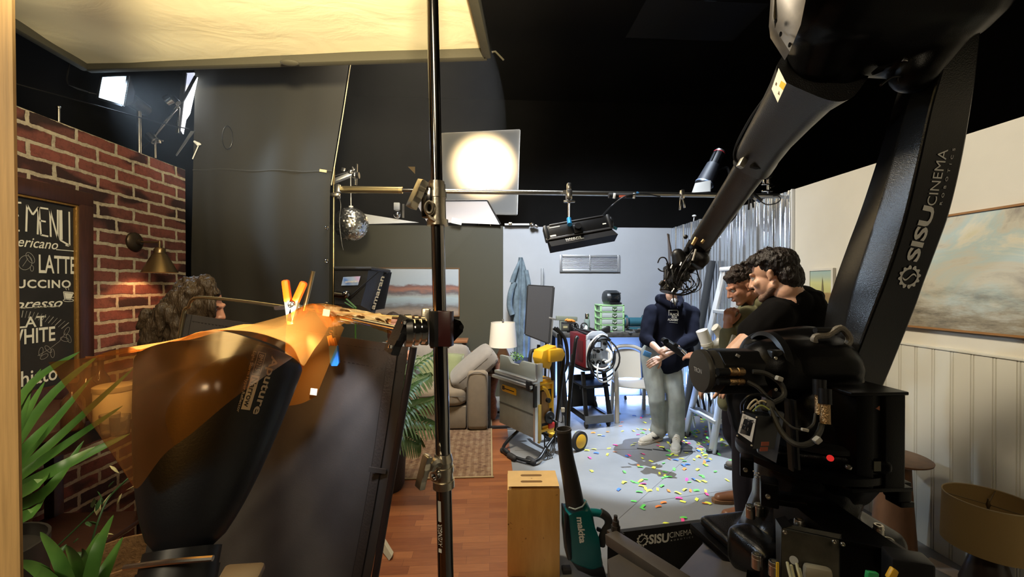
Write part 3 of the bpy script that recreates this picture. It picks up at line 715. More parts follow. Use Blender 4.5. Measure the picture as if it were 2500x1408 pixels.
# ------------------------------------------------------------------ lamp with the long black reflector and its amber gel
RB = at(549, 901, 0.819); RA_ = V((-0.108, 0.515, 0.851)).normalized(); RL = 0.301; RO = RB - RA_ * RL
PROF = [(0.0314 + 0.1022 * (k / 14) ** .616, RL * k / 14) for k in range(15)]
def prof_r(h):
    for (r0, h0), (r1, h1) in zip(PROF, PROF[1:]):
        if h <= h1: return r0 + (r1 - r0) * (h - h0) / (h1 - h0)
    return PROF[-1][0]
rl = thing('reflector_lamp', 'big black bell-shaped lamp reflector tilted up in the left foreground', 'lamp', (RO.x, RO.y, 0))
rb = basis(RA_)
b = MB(); b.lathe(PROF + [(0.1326, RL + .002), (0.1295, RL - .006), (0.105, 0.18), (0.07, 0.07), (0.028, 0.0)], RO, n=72, rot=rb, cap=False)
b.build('reflector', mat('reflector_black', (0.008, 0.008, 0.0095), 0.4, spec=.35, bmp=0.06, bscale=300), rl)
b = MB(); b.cyl(RO - RA_ * 0.02, RO + RA_ * 0.005, 0.05, n=40).cyl(RO - RA_ * 0.3, RO - RA_ * 0.02, 0.05, 0.052, n=40); b.build('lamp_head', PLASTIC, rl)
b = MB(); b.tube(catmull([RO + V((-0.1, -0.02, -0.1)), RO + V((-.1, -.04, -.2)), RO + V((0, -.03, -0.34)), RO + V((.1, -.04, -.2)), RO + V((0.1, -0.02, -0.1))], 5), 0.01); b.build('yoke', BLACK, rl)
MB().cyl(RO + V((0, -.03, -.34)), (RO.x, RO.y - .03, 0.02), 0.016).build('stand', DK, rl)
for a in (90, 210, 330): MB().bar((RO.x, RO.y - .03, 0.5), (RO.x + 0.4 * math.cos(R(a)), RO.y - .03 + 0.4 * math.sin(R(a)), 0.02), 0.02, 0.012).build('leg', DK, rl)
MB().ball(RO + RA_ * 0.04, 0.025).build('cob_dome', mat('lit_cob', (1, 1, 1), 0.4, emit=(1, .95, .85), estr=12), rl)
# latch ring, visible low
b = MB(); b.tube(catmull([at(305, 1385, .62), at(420, 1370, .6), at(520, 1362, .6)], 5), 0.004); b.build('latch_bar', STEEL, rl)
b = MB(); b.box(at(590, 1402, .56), (0.05, 0.03, 0.014), (0.1, 0.1, 0.2), 0.006); b.build('tie_down', mat('pale_knob', (0.2, 0.15, 0.1), 0.5), rl)
def wrap(txt, h0, L, ang, hgt, name, bold=0.0, m=LETTER, box=None, space=1.0):
    g = MB()
    if txt:
        me = text_mesh(txt, 1, bold=bold, space=space); w0, x0 = text_width(me)
        for v in me.vertices:
            h = h0 - (v.co.x - x0) / w0 * L; r = prof_r(h) + 0.0012; a = ang + (v.co.y / 0.7 - 0.5) * hgt / r
            v.co = RO + rb @ V((r * math.cos(a), r * math.sin(a), h))
        g.bm.from_mesh(me); bpy.data.meshes.remove(me)
    if box:
        def q_(u, v):
            h = box[0] - (box[1]) * u; r = prof_r(h) + 0.0008; a = ang + (v - 0.5) * box[2] / r
            return RO + rb @ V((r * math.cos(a), r * math.sin(a), h))
        if len(box) == 3: g.grid(q_, 10, 5)
        else:
            for u0, u1, v0, v1 in ((0, 1, 0, .06), (0, 1, .94, 1), (0, .02, 0, 1), (.98, 1, 0, 1)):
                g.grid(lambda u, v: q_(u0 + (u1 - u0) * u, v0 + (v1 - v0) * v), 8, 2)
    g.build(name, m, rl, normals=False)
A0 = None
best = None
for i in range(360):               # the angle on the bell that faces the lens at the lettering
    a = R(i); p = RO + rb @ V((prof_r(.25) * math.cos(a), prof_r(.25) * math.sin(a), .25))
    q_ = CAM_ROT.transposed() @ (p - EYE); px = CX + F * q_.x / -q_.z
    n_ = rb @ V((math.cos(a), math.sin(a), 0))
    if n_.dot(p - EYE) < 0 and (best is None or abs(px - 655) < best[0]): best = (abs(px - 655), a)
A0 = best[1]
GREYL = mat('grey_lettering', (0.42, 0.41, 0.39), 0.6)
wrap('Aputure', 0.29, 0.1, A0, 0.0145, 'maker_name', 0.02, GREYL)
wrap(' Narrow ', 0.247, 0.048, A0 - 0.19, 0.0095, 'beam_word', 0.012, mat('dark_ink', (0.012, 0.012, 0.012), 0.6))
wrap('', 0, 1, A0 - 0.19, 0.012, 'beam_badge', 0, GREYL, box=(0.251, 0.056, 0.0145))
wrap('BM1215', 0.287, 0.028, A0 - 0.19, 0.0075, 'beam_code', 0, GREYL, box=(0.291, 0.038, 0.0135, 1))
wrap('Light Storm Hyper Reflector', 0.29, 0.1, A0 - 0.285, 0.0045, 'beam_note', 0, GREYL)
lamp('SPOT', RO + RA_ * 0.1, RO + RA_ * 2, 85, (0.92, 0.95, 1.0), 0.04, 100, 0.6)

lamp('SPOT', RB + rb @ V((0, 0, 0)) + V((.15, .06, .06)), at(790, 1050, 1.12), 15, (0.9, 0.92, 1.0), 0.02, 62, 0.9)  # added spill spot outside the bell, brightens a patch of the flag
def gel_mat():
    m, nd, ln, b = new_mat('amber_gel'); nd.remove(b); out = nd['Material Output']
    t = nd.new('ShaderNodeBsdfTransparent'); t.inputs[0].default_value = (0.96, 0.56, 0.2, 1)
    g = nd.new('ShaderNodeBsdfGlossy'); g.inputs['Roughness'].default_value = 0.2; g.inputs[0].default_value = (1, 0.85, 0.7, 1)
    tl_ = nd.new('ShaderNodeBsdfTranslucent'); tl_.inputs[0].default_value = (0.95, 0.42, 0.08, 1)
    df = nd.new('ShaderNodeBsdfDiffuse'); df.inputs[0].default_value = (0.8, 0.3, 0.05, 1)
    fr = nd.new('ShaderNodeFresnel'); fr.inputs[0].default_value = 1.5
    n = noise_node(nd, ln, 6, 3, 0.5); bp = nd.new('ShaderNodeBump'); bp.inputs['Strength'].default_value = 0.25; bp.inputs['Distance'].default_value = 0.02
    ln.new(n.outputs[0], bp.inputs['Height']); ln.new(bp.outputs[0], g.inputs['Normal']); ln.new(bp.outputs[0], fr.inputs['Normal'])
    m1 = nd.new('ShaderNodeMixShader'); m1.inputs[0].default_value = 0.5; ln.new(tl_.outputs[0], m1.inputs[1]); ln.new(df.outputs[0], m1.inputs[2])
    m2 = nd.new('ShaderNodeMixShader'); m2.inputs[0].default_value = 0.12; ln.new(t.outputs[0], m2.inputs[1]); ln.new(m1.outputs[0], m2.inputs[2])
    m3 = nd.new('ShaderNodeMixShader'); fm3 = nd.new('ShaderNodeMath'); fm3.operation = 'MULTIPLY'; fm3.inputs[1].default_value = .3; ln.new(fr.outputs[0], fm3.inputs[0]); ln.new(fm3.outputs[0], m3.inputs[0]); ln.new(m2.outputs[0], m3.inputs[1]); ln.new(g.outputs[0], m3.inputs[2])
    ln.new(m3.outputs[0], out.inputs[0]); return m
def lerp(a, b, t): return a + (b - a) * t
def poly_at(pts, t):
    s_ = t * (len(pts) - 1); i = min(int(s_), len(pts) - 2); return lerp(pts[i], pts[i + 1], s_ - i)
rim = catmull([at(118, 884, .69), at(220, 872, .69), at(320, 858, .69), at(420, 832, .685), at(520, 806, .685), at(630, 832, .70), at(716, 872, .76)], 8)
gel = thing('amber_gel', 'crinkled sheet of orange gel draped over the black reflector and dark flag', 'gel sheet', at(520, 830, .8))
B_, C_ = at(327, 1187, .61), at(716, 872, .76)
low = catmull([at(318, 1170, .615), at(338, 1190, .61), at(400, 1110, .60), at(470, 1056, .60), at(580, 965, .625), C_], 8)
b = MB()
b.grid(lambda u, v: poly_at(rim, u) * (1 - v) + poly_at(low, u) * v + V((0, -0.03 * math.sin(PI * v) * math.sin(PI * u), 0)), 40, 24)
b.build('front_flap', gel_mat(), gel)
rim2 = catmull([at(200, 874, .69), at(320, 858, .69), at(420, 832, .685), at(520, 806, .69), at(630, 828, .71), at(700, 860, .77), at(738, 900, .86)], 8)
top = catmull([at(210, 874, .71), at(330, 853, .80), at(480, 822, .95), at(600, 795, 1.0), at(700, 768, 1.03), at(770, 741, 1.045), at(835, 748, 1.05)], 8)
b = MB(); b.grid(lambda u, v: lerp(poly_at(rim2, u), poly_at(top, u), v) + V((0, 0, 0.012 * math.sin(PI * v) * mnoise.noise(V((u * 9, v * 3, 1))))), 48, 14)
rf0 = catmull([at(700, 768, 1.025), at(770, 741, 1.04), at(840, 800, 1.05)], 8); rf1 = catmull([at(690, 992, 1.02), at(735, 985, 1.03), at(772, 967, 1.04)], 8)
b.grid(lambda u, v: lerp(poly_at(rf0, u), poly_at(rf1, u), v) + V((0, -0.012 * math.sin(PI * v) * math.sin(PI * u), 0)), 20, 20)
s0 = catmull([at(762, 742, 1.045), at(850, 752, 1.02), at(958, 771, 1.0)], 8); s1 = catmull([at(800, 800, 1.0), at(870, 790, .985), at(955, 815, .97)], 8)
b.grid(lambda u, v: lerp(poly_at(s0, u), poly_at(s1, u), v) + V((0, -0.01 * math.sin(PI * v) + 0.004 * mnoise.noise(V((u * 12, v * 6, 4))), 0.004 * mnoise.noise(V((u * 14, v * 5, 0))))), 40, 14)
b.build('rear_sheet', bpy.data.materials['amber_gel'], gel)
for px, py, y in ((766, 956, 1.025), (797, 763, 1.005)):
    MB().box(at(px, py, y), (0.016, 0.002, 0.016), (0, R(8), 0)).build('tape_square', mat('white_tape', (0.4, 0.37, 0.31), 0.5), gel)
# ------------------------------------------------------------------ cinema robot arm
RBM = mat('robot_black', (0.002, 0.0018, 0.0018), 0.3, spec=0.16, bmp=0.35, bscale=380, bdist=0.0015)
RBS = mat('robot_cast_black', (0.003, 0.0027, 0.0025), 0.26, spec=0.45, bmp=0.22, bscale=240, bdist=0.003)
RBF = mat('forearm_black', (0.007, 0.006, 0.005), 0.33, spec=1.0, bmp=0.5, bscale=240, bdist=0.003)
RGREY = mat('robot_grey_plate', (0.10, 0.095, 0.075), 0.4, 0.6, vary=0.4, vscale=9)
BOLT = mat('bolt_steel', (0.6, 0.56, 0.48), 0.3, 1.0)
BRASS = mat('connector_brass', (0.42, 0.27, 0.13), 0.32, 1.0, bmp=0.6, bscale=260)
HOSE = mat('grey_hose', (0.03, 0.029, 0.025), 0.6)
ro = thing('camera_robot', 'huge black camera robot with white lettering towering over the right side', 'robot', (1.25, 1.5, 0))
RX, RY = 1.25, 1.52
def bolt(b, p, d, r=0.012, h=0.012):
    b.lathe([(r, 0), (r, h * 0.8), (r * 0.9, h), (r * 0.5, h), (r * 0.45, h * 0.4)], p, d, n=14)
# plinth and casting
b = MB(); b.box((RX - 0.02, RY - 0.02, 0.56), (0.62, 0.6, 0.035), (0, 0, R(8)), 0.008); b.build('base_plate', RBM, ro)
blob('base_casting', [('c', (RX - 0.06, RY, 0.62), 0.2, (RX - 0.04, RY, 0.78), 0.165), ('c', (RX - 0.04, RY, 0.78), 0.17, (RX, RY, 0.98), 0.19),
     ('b', (RX - .03, RY, 0.60), (0.56, 0.52, 0.05), (0, 0, R(8)), 0.02), ('b', (RX - 0.30, RY - 0.12, 0.66), (0.13, 0.2, 0.16), (0, 0, R(8)), 0.04), ('b', (RX + 0.1, RY - 0.05, 0.68), (0.22, 0.3, 0.16), None, .04)], 0.011, RBS, ro, 5)
for px, py, y in ((1832, 1242, 1.42), (1848, 1362, 1.24), (1890, 1380, 1.2), (2145, 1290, 1.35), (2170, 1325, 1.28), (1952, 1278, 1.25), (1852, 1238, 1.5)):
    bb = MB(); p = at(px, py, y); bb.cyl(p - V((0, 0, .03)), p + V((0, 0, .002)), 0.016, n=18); bolt(bb, p, (0, 0, 1), 0.015, 0.014); bb.build('foot_bolt', BOLT, ro)
# connector panel
cpn = MB(); q = [at(1908, 1291, 1.16), at(2048, 1318, 1.1), at(2048, 1480, 1.1), at(1908, 1480, 1.16)]
cpn.loft([q, [p + V((0.03, 0.025, 0)) for p in q]]); pn = cpn.build('connector_panel', RGREY, ro)
nb = MB(); nrm = (q[1] - q[0]).cross(q[3] - q[0]).normalized(); nrm = nrm if nrm.y < 0 else -nrm
for px, py in ((1916, 1298), (2036, 1321), (2057, 1327)): bolt(nb, at(px, py, 1.14 - (px - 1908) / 140 * .05 - .004), nrm, 0.0055, 0.005)
nb.build('screw', BOLT, pn)
MB().cyl(at(1938, 1367, 1.146), at(1938, 1367, 1.141), 0.011, n=24).build('round_plug', mat('grey_cap', (0.3, 0.3, 0.27), 0.5), pn)
b = MB(); b.box(at(1996, 1402, 1.11), (0.07, 0.03, 0.05), (0, 0, R(-22)), 0.012); b.build('socket', mat('beige_socket', (0.3, 0.27, 0.2), 0.5), pn)
b = MB()
for i, (px, py) in enumerate(((1922, 1385), (1932, 1392), (1945, 1388), (1952, 1400))): b.tube([at(px, py - 12, 1.12), at(px + 3, py + 3, 1.1), at(px + 10, py + 30, 1.08)], 0.004)
b.build('plug', mat('pale_plug', (0.5, 0.48, 0.3), 0.5), pn)
MB().box(at(1898, 1398, 1.12), (0.007, 0.004, 0.06)).build('yellow_tag', mat('yellow_tag', (0.8, 0.5, 0.03), 0.5), pn)
b = MB(); b.loft([[at(1893, 1265, 1.22), at(1908, 1288, 1.16), at(1905, 1480, 1.16), at(1897, 1480, 1.2)], [p + V((.04, .012, 0)) for p in (at(1893, 1265, 1.22), at(1908, 1288, 1.16), at(1905, 1480, 1.16), at(1897, 1480, 1.2))]]); b.build('panel_edge', BLACK, ro)
b = MB(); b.loft([[at(1905, 1285, 1.17), at(2050, 1316, 1.1), at(2235, 1355, 1.02), at(2180, 1318, 1.25), at(1935, 1262, 1.35)], [at(1905, 1290, 1.17), at(2050, 1322, 1.1), at(2235, 1365, 1.02), at(2180, 1330, 1.25), at(1935, 1272, 1.35)]]); b.build('panel_lid', RBM, ro)
b = MB(); b.loft([[at(2050, 1322, 1.11), at(2236, 1362, 1.03), at(2240, 1500, 1.03), at(2050, 1500, 1.11)], [p + V((0.02, .3, 0)) for p in (at(2050, 1322, 1.11), at(2236, 1362, 1.03), at(2240, 1500, 1.03), at(2050, 1500, 1.11))]]); b.build('side_panel', RBM, ro)
b = MB(); b.box(at(2215, 1400, 1.0), (0.09, 0.06, 0.1), (0, 0, R(-22)), 0.008); sb = b.build('relay_box', PLASTIC, ro)
b = MB()
for px, py in ((2231, 1352), (2185, 1361)): bolt(b, at(px, py, 1.02), nrm, 0.0055, 0.005)
b.build('screw', BOLT, ro)
b = MB(); b.box(at(2178, 1400, .99), (0.02, 0.012, 0.03), (0, R(30), 0), .003); b.build('yellow_plug', mat('yellow_plug', (0.9, 0.5, 0.02), 0.4), ro)
b = MB(); b.box(at(2128, 1404, 1.0), (0.03, 0.012, 0.02), (0, R(10), 0), .003); b.build('green_terminal', mat('green_plug', (0.03, 0.4, 0.12), 0.4), ro)
# turret and stops
blob('turret', [('c', (RX + 0.02, RY, 0.98), 0.21, (RX + 0.03, RY, 1.12), 0.2), ('c', (RX - 0.1, RY - 0.02, 1.06), 0.13, (RX + 0.08, RY - 0.08, 1.1), 0.13), ('c', (RX + .0, RY, 1.1), 0.16, (RX + 0.05, RY + 0.03, 1.3), 0.14),
     ('c', (RX - 0.12, RY - .02, 1.31), 0.115, (RX + 0.04, RY - 0.02, 1.31), 0.115), ('b', (RX - 0.06, RY - .1, 1.02), (0.36, 0.2, 0.05), (0, 0, R(-20)), 0.015)], 0.010, RBM, ro, 5)
b = MB(); b.lathe([(0.235, 0), (0.245, 0.006), (0.245, 0.03), (0.235, 0.036)], (RX - 0.02, RY, 0.955), n=56); b.build('swivel_ring', RBM, ro)
b = MB(); b.lathe([(0.205, 0), (0.215, 0.004), (0.215, 0.02), (0.2, 0.03)], (RX - 0.02, RY, 1.045), n=56); b.build('turret_rim', BLACK, ro)
for (px, py, s_, y) in ((1823, 1135, 0.042, 1.38), (1878, 1200, 0.05, 1.27)):
    b = MB(); b.box(at(px, py, y), (s_, 0.06, s_ * 1.55), (0, 0, R(-32)), 0.005); blk = b.build('stop_block', RBM, ro)
    c = at(px - 3, py + 12, y - .036); MB().lathe([(0.007, -0.004), (0.007, 0.003), (0.004, 0.003), (0.003, 0)], c, (-.45, -1, 0), n=14).build('screw', BOLT, blk)
b = MB()
for i in range(7): b.ball(at(1840 + 5 * (i % 3) + i, 1150 + 5 * (i // 2) + 4 * (i % 2), 1.27), 0.0028, None, 8, 6)
b.build('bearing_beads', BOLT, ro)
b = MB(); b.box(at(1925, 1222, 1.27), (0.09, 0.05, 0.02), (0, 0, R(-22)), .004); b.build('stop_shelf', RBM, ro)
# horizontal motor with round end cap
my, mz = 1.5, at(1720, 905, 1.5).z
mx0 = at(1706, 905, 1.5).x; mx1 = 1.10; mr = 0.079
b = MB()
o8 = [(mr * 1.0, mr * .5), (mr * .5, mr * 1.0), (-mr * .5, mr), (-mr, mr * .5), (-mr, -mr * .5), (-mr * .5, -mr), (mr * .5, -mr), (mr, -mr * .5)]
b.prism(o8, frame((mx0 + 0.055, my, mz), (0, 1, 0), z=(1, 0, 0)), mx1 - mx0 - 0.05, bev=0.006, center=False); mo = b.build('shoulder_motor', BLACK, ro)
MB().lathe([(0.05, -0.002), (mr * .98, 0), (mr * 1.02, 0.008), (mr * 1.02, 0.016), (mr, 0.02), (mr, 0.06)], (mx0, my, mz), (1, 0, 0), n=48).build('end_cap', mat('cap_grey', (0.05, 0.047, 0.043), 0.45), mo)
MB().lathe([(mr * 1.035, 0), (mr * 1.035, 0.006)], (mx0 + 0.018, my, mz), (1, 0, 0), n=48).build('cap_ring', STEEL, mo)
b = MB(); put_text(b, 'TRON', frame((mx0 - 0.0026, my + 0.004, mz - 0.006), (0, -1, 0), z=(-1, 0, 0)), 0.058, 0.017, 'CENTER', bold=-0.004); b.build('cap_lettering', LETTER, mo, normals=False)
b = MB(); b.box((mx0 + 0.255, my, mz + 0.002), (0.06, 0.17, 0.175), bev=0.012); b.build('motor_flange', BLACK, mo)
for px, py in ((1893, 874), (1893, 950)):
    b = MB(); bolt(b, at(px, py, my - 0.088), (0, -1, 0), 0.006, 0.004); b.build('flange_screw', BOLT, mo)
b = MB(); b.box(at(1801, 868, my - .082), (0.012, 0.008, 0.01), (0, R(30), 0)); b.build('clip', STEEL, mo)
for yy, x0, x1, r in ((907, 1752, 1835, 0.0145), (931, 1752, 1822, 0.0125)):
    z = at(x0, yy, my - 0.09).z; a0, a1 = at(x0, yy, my - .095).x, at(x1, yy, my - .095).x
    MB().cyl((a0, my - 0.095, z), (a0 + .04, my - 0.095, z), r * 0.95).build('socket', PLASTIC, mo)
    b = MB(); b.lathe([(r * .8, 0), (r, .003), (r, .022), (r * .86, .024), (r * .86, .03), (r, .032), (r, .05), (r * .7, .056)], (a0 + .042, my - .095, z), (1, 0, 0), n=24, cap=True); b.build('connector', BRASS, mo)
# shoulder housing, drum behind the motor
blob('shoulder_housing', [('c', (1.07, 1.5, 1.305), 0.115, (1.2, 1.52, 1.30), 0.13), ('c', (1.12, 1.6, 1.34), 0.1, (1.3, 1.6, 1.36), 0.1), ('b', (1.27, 1.53, 1.28), (0.22, 0.2, 0.2), None, .04)], 0.010, RBM, ro, 4)
b = MB(); b.lathe([(0.11, 0), (0.125, 0.006), (0.128, 0.03)], (1.05, 1.52, 1.32), (1, 0, 0), n=48, cap=False); b.build('drum_rim', BLACK, ro)
b = MB(); b.tube(catmull([at(1845, 852, 1.52), at(1880, 838, 1.5), at(1940, 836, 1.5), at(1990, 846, 1.5), at(2040, 862, 1.48)], 6), 0.012); b.build('housing_pipe', mat('pipe_black', (0.03, 0.03, 0.03), 0.25), ro)
b = MB(); c0 = [(2052, 800), (2020, 818), (1990, 822), (1992, 842), (2025, 862), (2060, 848), (2074, 826)]
b.tube(catmull([at(x, y, 1.46) for x, y in c0], 4, True), 0.012, closed=True); b.build('gasket_lip', mat('worn_edge', (0.16, 0.14, 0.11), 0.5, bmp=0.8, bscale=120), ro)
b = MB(); b.tube([at(1990, 806, 1.47), at(2040, 808, 1.47), at(2056, 798, 1.47)], [0.012, 0.016, 0.008]); b.build('lip_flap', BLACK, ro)
# vertical motor
def ngon(px, y0, y1, secs, b): pass
vm = MB(); vy = 1.34; vx0, vx1 = at(2036, 1050, vy).x, at(2180, 1050, vy).x; vz1, vz0 = at(2100, 955, vy).z, at(2100, 1172, vy).z
o = [(vx0, vy + .02), (vx0 + .035, vy - .05), (vx0 + .085, vy - .06), (vx0 + .09, vy - .045), (vx0 + .12, vy - .045), (vx0 + .125, vy - .06), (vx1 - .02, vy - .06), (vx1, vy - .04), (vx1, vy + .13), (vx0, vy + .13)]
vm.prism(o, Matrix.Translation((0, 0, vz0)), vz1 - vz0, bev=0.003, center=False); vmo = vm.build('turret_motor', RBM, ro)
b = MB(); b.box(((vx0 + vx1) / 2, vy + .03, vz1 + 0.006), (vx1 - vx0 - .012, 0.18, 0.012), bev=.003); b.build('flange', RBM, vmo); b = MB(); b.box(((vx0 + vx1) / 2 + .01, vy + .03, vz0 - .006), (vx1 - vx0 - .0, 0.18, 0.014), bev=.003); b.build('flange', RBM, vmo)
b = MB(); bolt(b, at(2071, 1142, vy - .07), (0, -.3, 1), 0.009, 0.008); b.build('bolt', BOLT, vmo)
MB().prism([(-.012, -.016), (.012, -.016), (.012, .016), (-.012, .016)], frame(at(2142, 1138, vy - .062), (1, 0, 0), z=(0, -1, 0)), 0.002).build('code_plate', mat('olive_plate', (0.06, 0.055, 0.03), 0.5), vmo)
MB().prism([(-.007, 0), (.006, -.006), (.006, .008)], frame(at(2143, 997, vy - .062), (1, 0, 0), z=(0, -1, 0)), 0.002).build('warning_mark', mat('dull_orange', (0.2, 0.06, 0.02), 0.6), vmo)
MB().cyl(at(2027, 1118, vy - .07), at(2027, 1118, vy - .08), 0.010, n=24).build('red_button', mat('red_button', (0.8, 0.02, 0.02), 0.4, emit=(1, .03, .03), estr=0.4), ro)
b = MB(); b.box(at(2190, 1192, 1.36), (0.05, 0.06, 0.07), bev=.006).box(at(2196, 1222, 1.36), (0.05, 0.06, 0.02), bev=.004); b.build('right_stop', RBM, ro)
# junction box with the picture label
q = [at(1812, 1001, 1.3), at(1852, 1015, 1.25), at(1838, 1095, 1.25), at(1796, 1066, 1.3)]
dd = V((0.085, 0.02, -0.012)); jb = MB(); jb.loft([q, [p + dd for p in q]]); jbo = jb.build('junction_box', BLACK, ro)
ux = (q[1] - q[0]); uy = (q[3] - q[0]); nj = ux.cross(uy).normalized(); nj = nj if nj.x < 0 else -nj
lp = lambda u, v, o=0.001: q[0] * (1 - u) * (1 - v) + q[1] * u * (1 - v) + q[2] * u * v + q[3] * (1 - u) * v + nj * o
MB().poly([lp(.08, .1), lp(.9, .12), lp(.9, .84), lp(.08, .82)]).build('picture_label', mat('label_white', (0.78, 0.74, 0.66), 0.5), jbo, normals=False)
g = MB(); r_ = random.Random(3)
for u, v, w_, h_ in ((.18, .16, .03, .1), (.25, .14, .03, .14), (.42, .17, .04, .06), (.45, .2, .12, .05), (.16, .46, .03, .1), (.28, .44, .09, .03), (.4, .5, .02, .08), (.55, .48, .03, .1), (.5, .3, .03, .08), (.7, .22, .16, .04)):
    g.poly([lp(u, v, .0016), lp(u + w_, v, .0016), lp(u + w_, v + h_, .0016), lp(u, v + h_, .0016)])
for i in range(7):
    v = .62 + i * .026; g.poly([lp(.12, v, .0016), lp(.12 + .35 + .3 * r_.random(), v, .0016), lp(.4, v + .008, .0016), lp(.12, v + .008, .0016)])
g.build('label_print', mat('label_print_ink', (0.22, 0.2, 0.18), 0.6), jbo, normals=False)
g = MB()
for u, v in ((.1, .04), (.93, .06), (.93, .93), (.1, .92)): g.ball(lp(u, v, 0.002), 0.0035, None, 8, 6)
g.build('screw', BOLT, jbo)
for i, (px, py) in enumerate(((1868, 1083), (1865, 1096))): MB().box(at(px, py, 1.222), (0.03, 0.002, 0.012), (0, R(5), R(14))).build('orange_sticker', mat('orange_sticker', (0.28, 0.05, 0.015), 0.5), jbo)
p = [at(1846, 990, 1.36), at(1915, 1010, 1.3), at(1895, 1130, 1.3), at(1850, 1105, 1.34)]; MB().loft([p, [x + V((.01, .02, 0)) for x in p]]).build('back_plate', mat('steel_plate', (0.16, 0.17, 0.18), 0.4, 0.6), ro)
# cables and hoses
def hose(name, pts, r, m=HOSE, n=8): return MB().tube(catmull(pts, 7), r, n).build(name, m, ro)
hose('hose', [at(1838, 907, 1.4), at(1870, 912, 1.39), at(1905, 935, 1.37), at(1914, 965, 1.35), at(1890, 982, 1.32), at(1862, 985, 1.3)], 0.0088)
hose('hose', [at(1824, 931, 1.4), at(1850, 945, 1.38), at(1872, 968, 1.36), at(1880, 978, 1.33)], 0.007)
hose('hose', [at(1875, 985, 1.31), at(1888, 1015, 1.27), at(1912, 1060, 1.23), at(1945, 1085, 1.2), at(1980, 1080, 1.2), at(2000, 1055, 1.22), at(2006, 1035, 1.25)], 0.0088)
hose('thin_cable', [at(1885, 985, 1.31), at(1905, 1015, 1.27), at(1935, 1043, 1.23), at(1965, 1048, 1.22), at(1985, 1035, 1.23), at(1990, 1010, 1.26)], 0.0038)
for px, py, a in ((1902, 924, -20), (1995, 1074, 38)): MB().box(at(px, py, 1.36 if px < 1950 else 1.19), (0.022, 0.018, 0.017), (0, R(-a), 0), .004).build('cable_tag', mat('cable_tag', (0.42, 0.4, 0.35), 0.6), ro)
MB().box(at(1965, 1049, 1.215), (0.022, 0.009, 0.009), (0, R(12), 0), .002).build('cable_tag', mat('cable_tag', (0.4, 0.38, 0.34), 0.6), ro)
for px, py, y in ((2001, 990, 1.27), (2014, 1012, 1.25)):
    a = at(px, py - 26, y); c = at(px + 1, py + 22, y - .01); MB().cyl(a, c, 0.0145, n=20).build('connector', BRASS, ro)
    MB().cyl(a + (a - c) * .8, a, 0.019).build('elbow_joint', BLACK, ro)
for pts, c_ in (([(1825, 998), (1832, 985), (1845, 975), (1852, 985)], (.7, .6, .4)), ([(1830, 1000), (1842, 988), (1858, 978), (1870, 982)], (.6, .5, .3)), ([(1838, 1004), (1850, 992), (1862, 990), (1878, 1000)], (.35, .4, .1))):
    hose('loose_wire', [at(x, y, 1.29 - i * .004) for i, (x, y) in enumerate(pts)], 0.0028, mat('wire_%.1f' % c_[0], c_, 0.5))
hose('thin_cable', [at(1812, 1010, 1.33), at(1812, 985, 1.33), at(1830, 966, 1.32), at(1862, 964, 1.31), at(1885, 978, 1.31)], 0.0045, BLACK)
hose('thin_cable', [at(1818, 1000, 1.34), at(1822, 978, 1.34), at(1845, 962, 1.33), at(1880, 968, 1.32)], 0.004, BLACK)
b = MB(); b.ball(at(1872, 990, 1.31), (0.024, 0.02, 0.022)); b.build('cable_gland', mat('grey_gland', (0.09, 0.085, 0.07), 0.6), ro)
b = MB(); b.box(at(1941, 1060, 1.3), (0.008, 0.02, 0.23), (0, R(-4), 0)); b.box(at(1926, 1060, 1.31), (0.005, 0.02, 0.24), (0, R(-4), 0)); b.build('web_rib', BLACK, ro)

# link arm: y, ridge, right, inner, left, near depth
SECS = [(960, 2052, 2150, 2018, 1990, 1.51), (896, 2079, 2178, 2034, 1998, 1.49), (760, 2132, 2233, 2069, 2016, 1.46), (690, 2160, 2258, 2088, 2036, 1.44), (600, 2191, 2292, 2117, 2068, 1.42),
        (520, 2214, 2320, 2141, 2098, 1.40), (400, 2242, 2349, 2176, 2138, 1.37), (260, 2273, 2374, 2214, 2180, 1.335), (140, 2306, 2390, 2250, 2216, 1.305), (0, 2330, 2404, 2278, 2246, 1.27), (-90, 2345, 2412, 2294, 2262, 1.25)]
def asec(s_):
    y, r_, rt, gb, g_, yn = s_
    ridge, right = at(r_, y, yn), at(rt, y, yn); inn = at(gb, y, yn + .09); lf = at(g_, y, yn + .215)
    return [ridge, right, V((right.x + 0.004, yn + .15, right.z)), V((lf.x + 0.02, yn + .225, lf.z)), lf, inn]
b = MB(); L_ = [asec(s_) for s_ in SECS]
ins = []
for sec in L_:                       # tight rounding of each long edge
    out = []
    for i, p in enumerate(sec):
        a, c = sec[i - 1], sec[(i + 1) % 6]
        ra = min(0.008, (p - a).length * .3); rc = min(0.008, (p - c).length * .3)
        out += [p + (a - p).normalized() * ra, p + (a - p).normalized() * ra * .3 + (c - p).normalized() * rc * .3, p + (c - p).normalized() * rc]
    ins.append(out)
fine = []
for k in range(18): fine.append(catmull([s_[k] for s_ in ins], 5))
b.loft([[fine[k][j] for k in range(18)] for j in range(len(fine[0]))]); la = b.build('link_arm', RBS, ro, smooth=14)
def arm_pt(y, t, off=0.0022):        # on the lettered face at image height y, t from ridge to right
    ys = [s_[0] for s_ in SECS]
    for s0, s1 in zip(SECS, SECS[1:]):
        if s1[0] <= y <= s0[0]:
            k = (s0[0] - y) / (s0[0] - s1[0]); m_ = [a + (c - a) * k for a, c in zip(s0, s1)]
            p = at(m_[1] + (m_[2] - m_[1]) * t, y, m_[5] - off); return p
def face_map(p0, p1, side):
    return frame(p0, p1 - p0, z=V((0, -1, 0.0))) if False else frame(p0, (p1 - p0), y=side)
side = (arm_pt(600, 0.1) - arm_pt(600, 0.9))
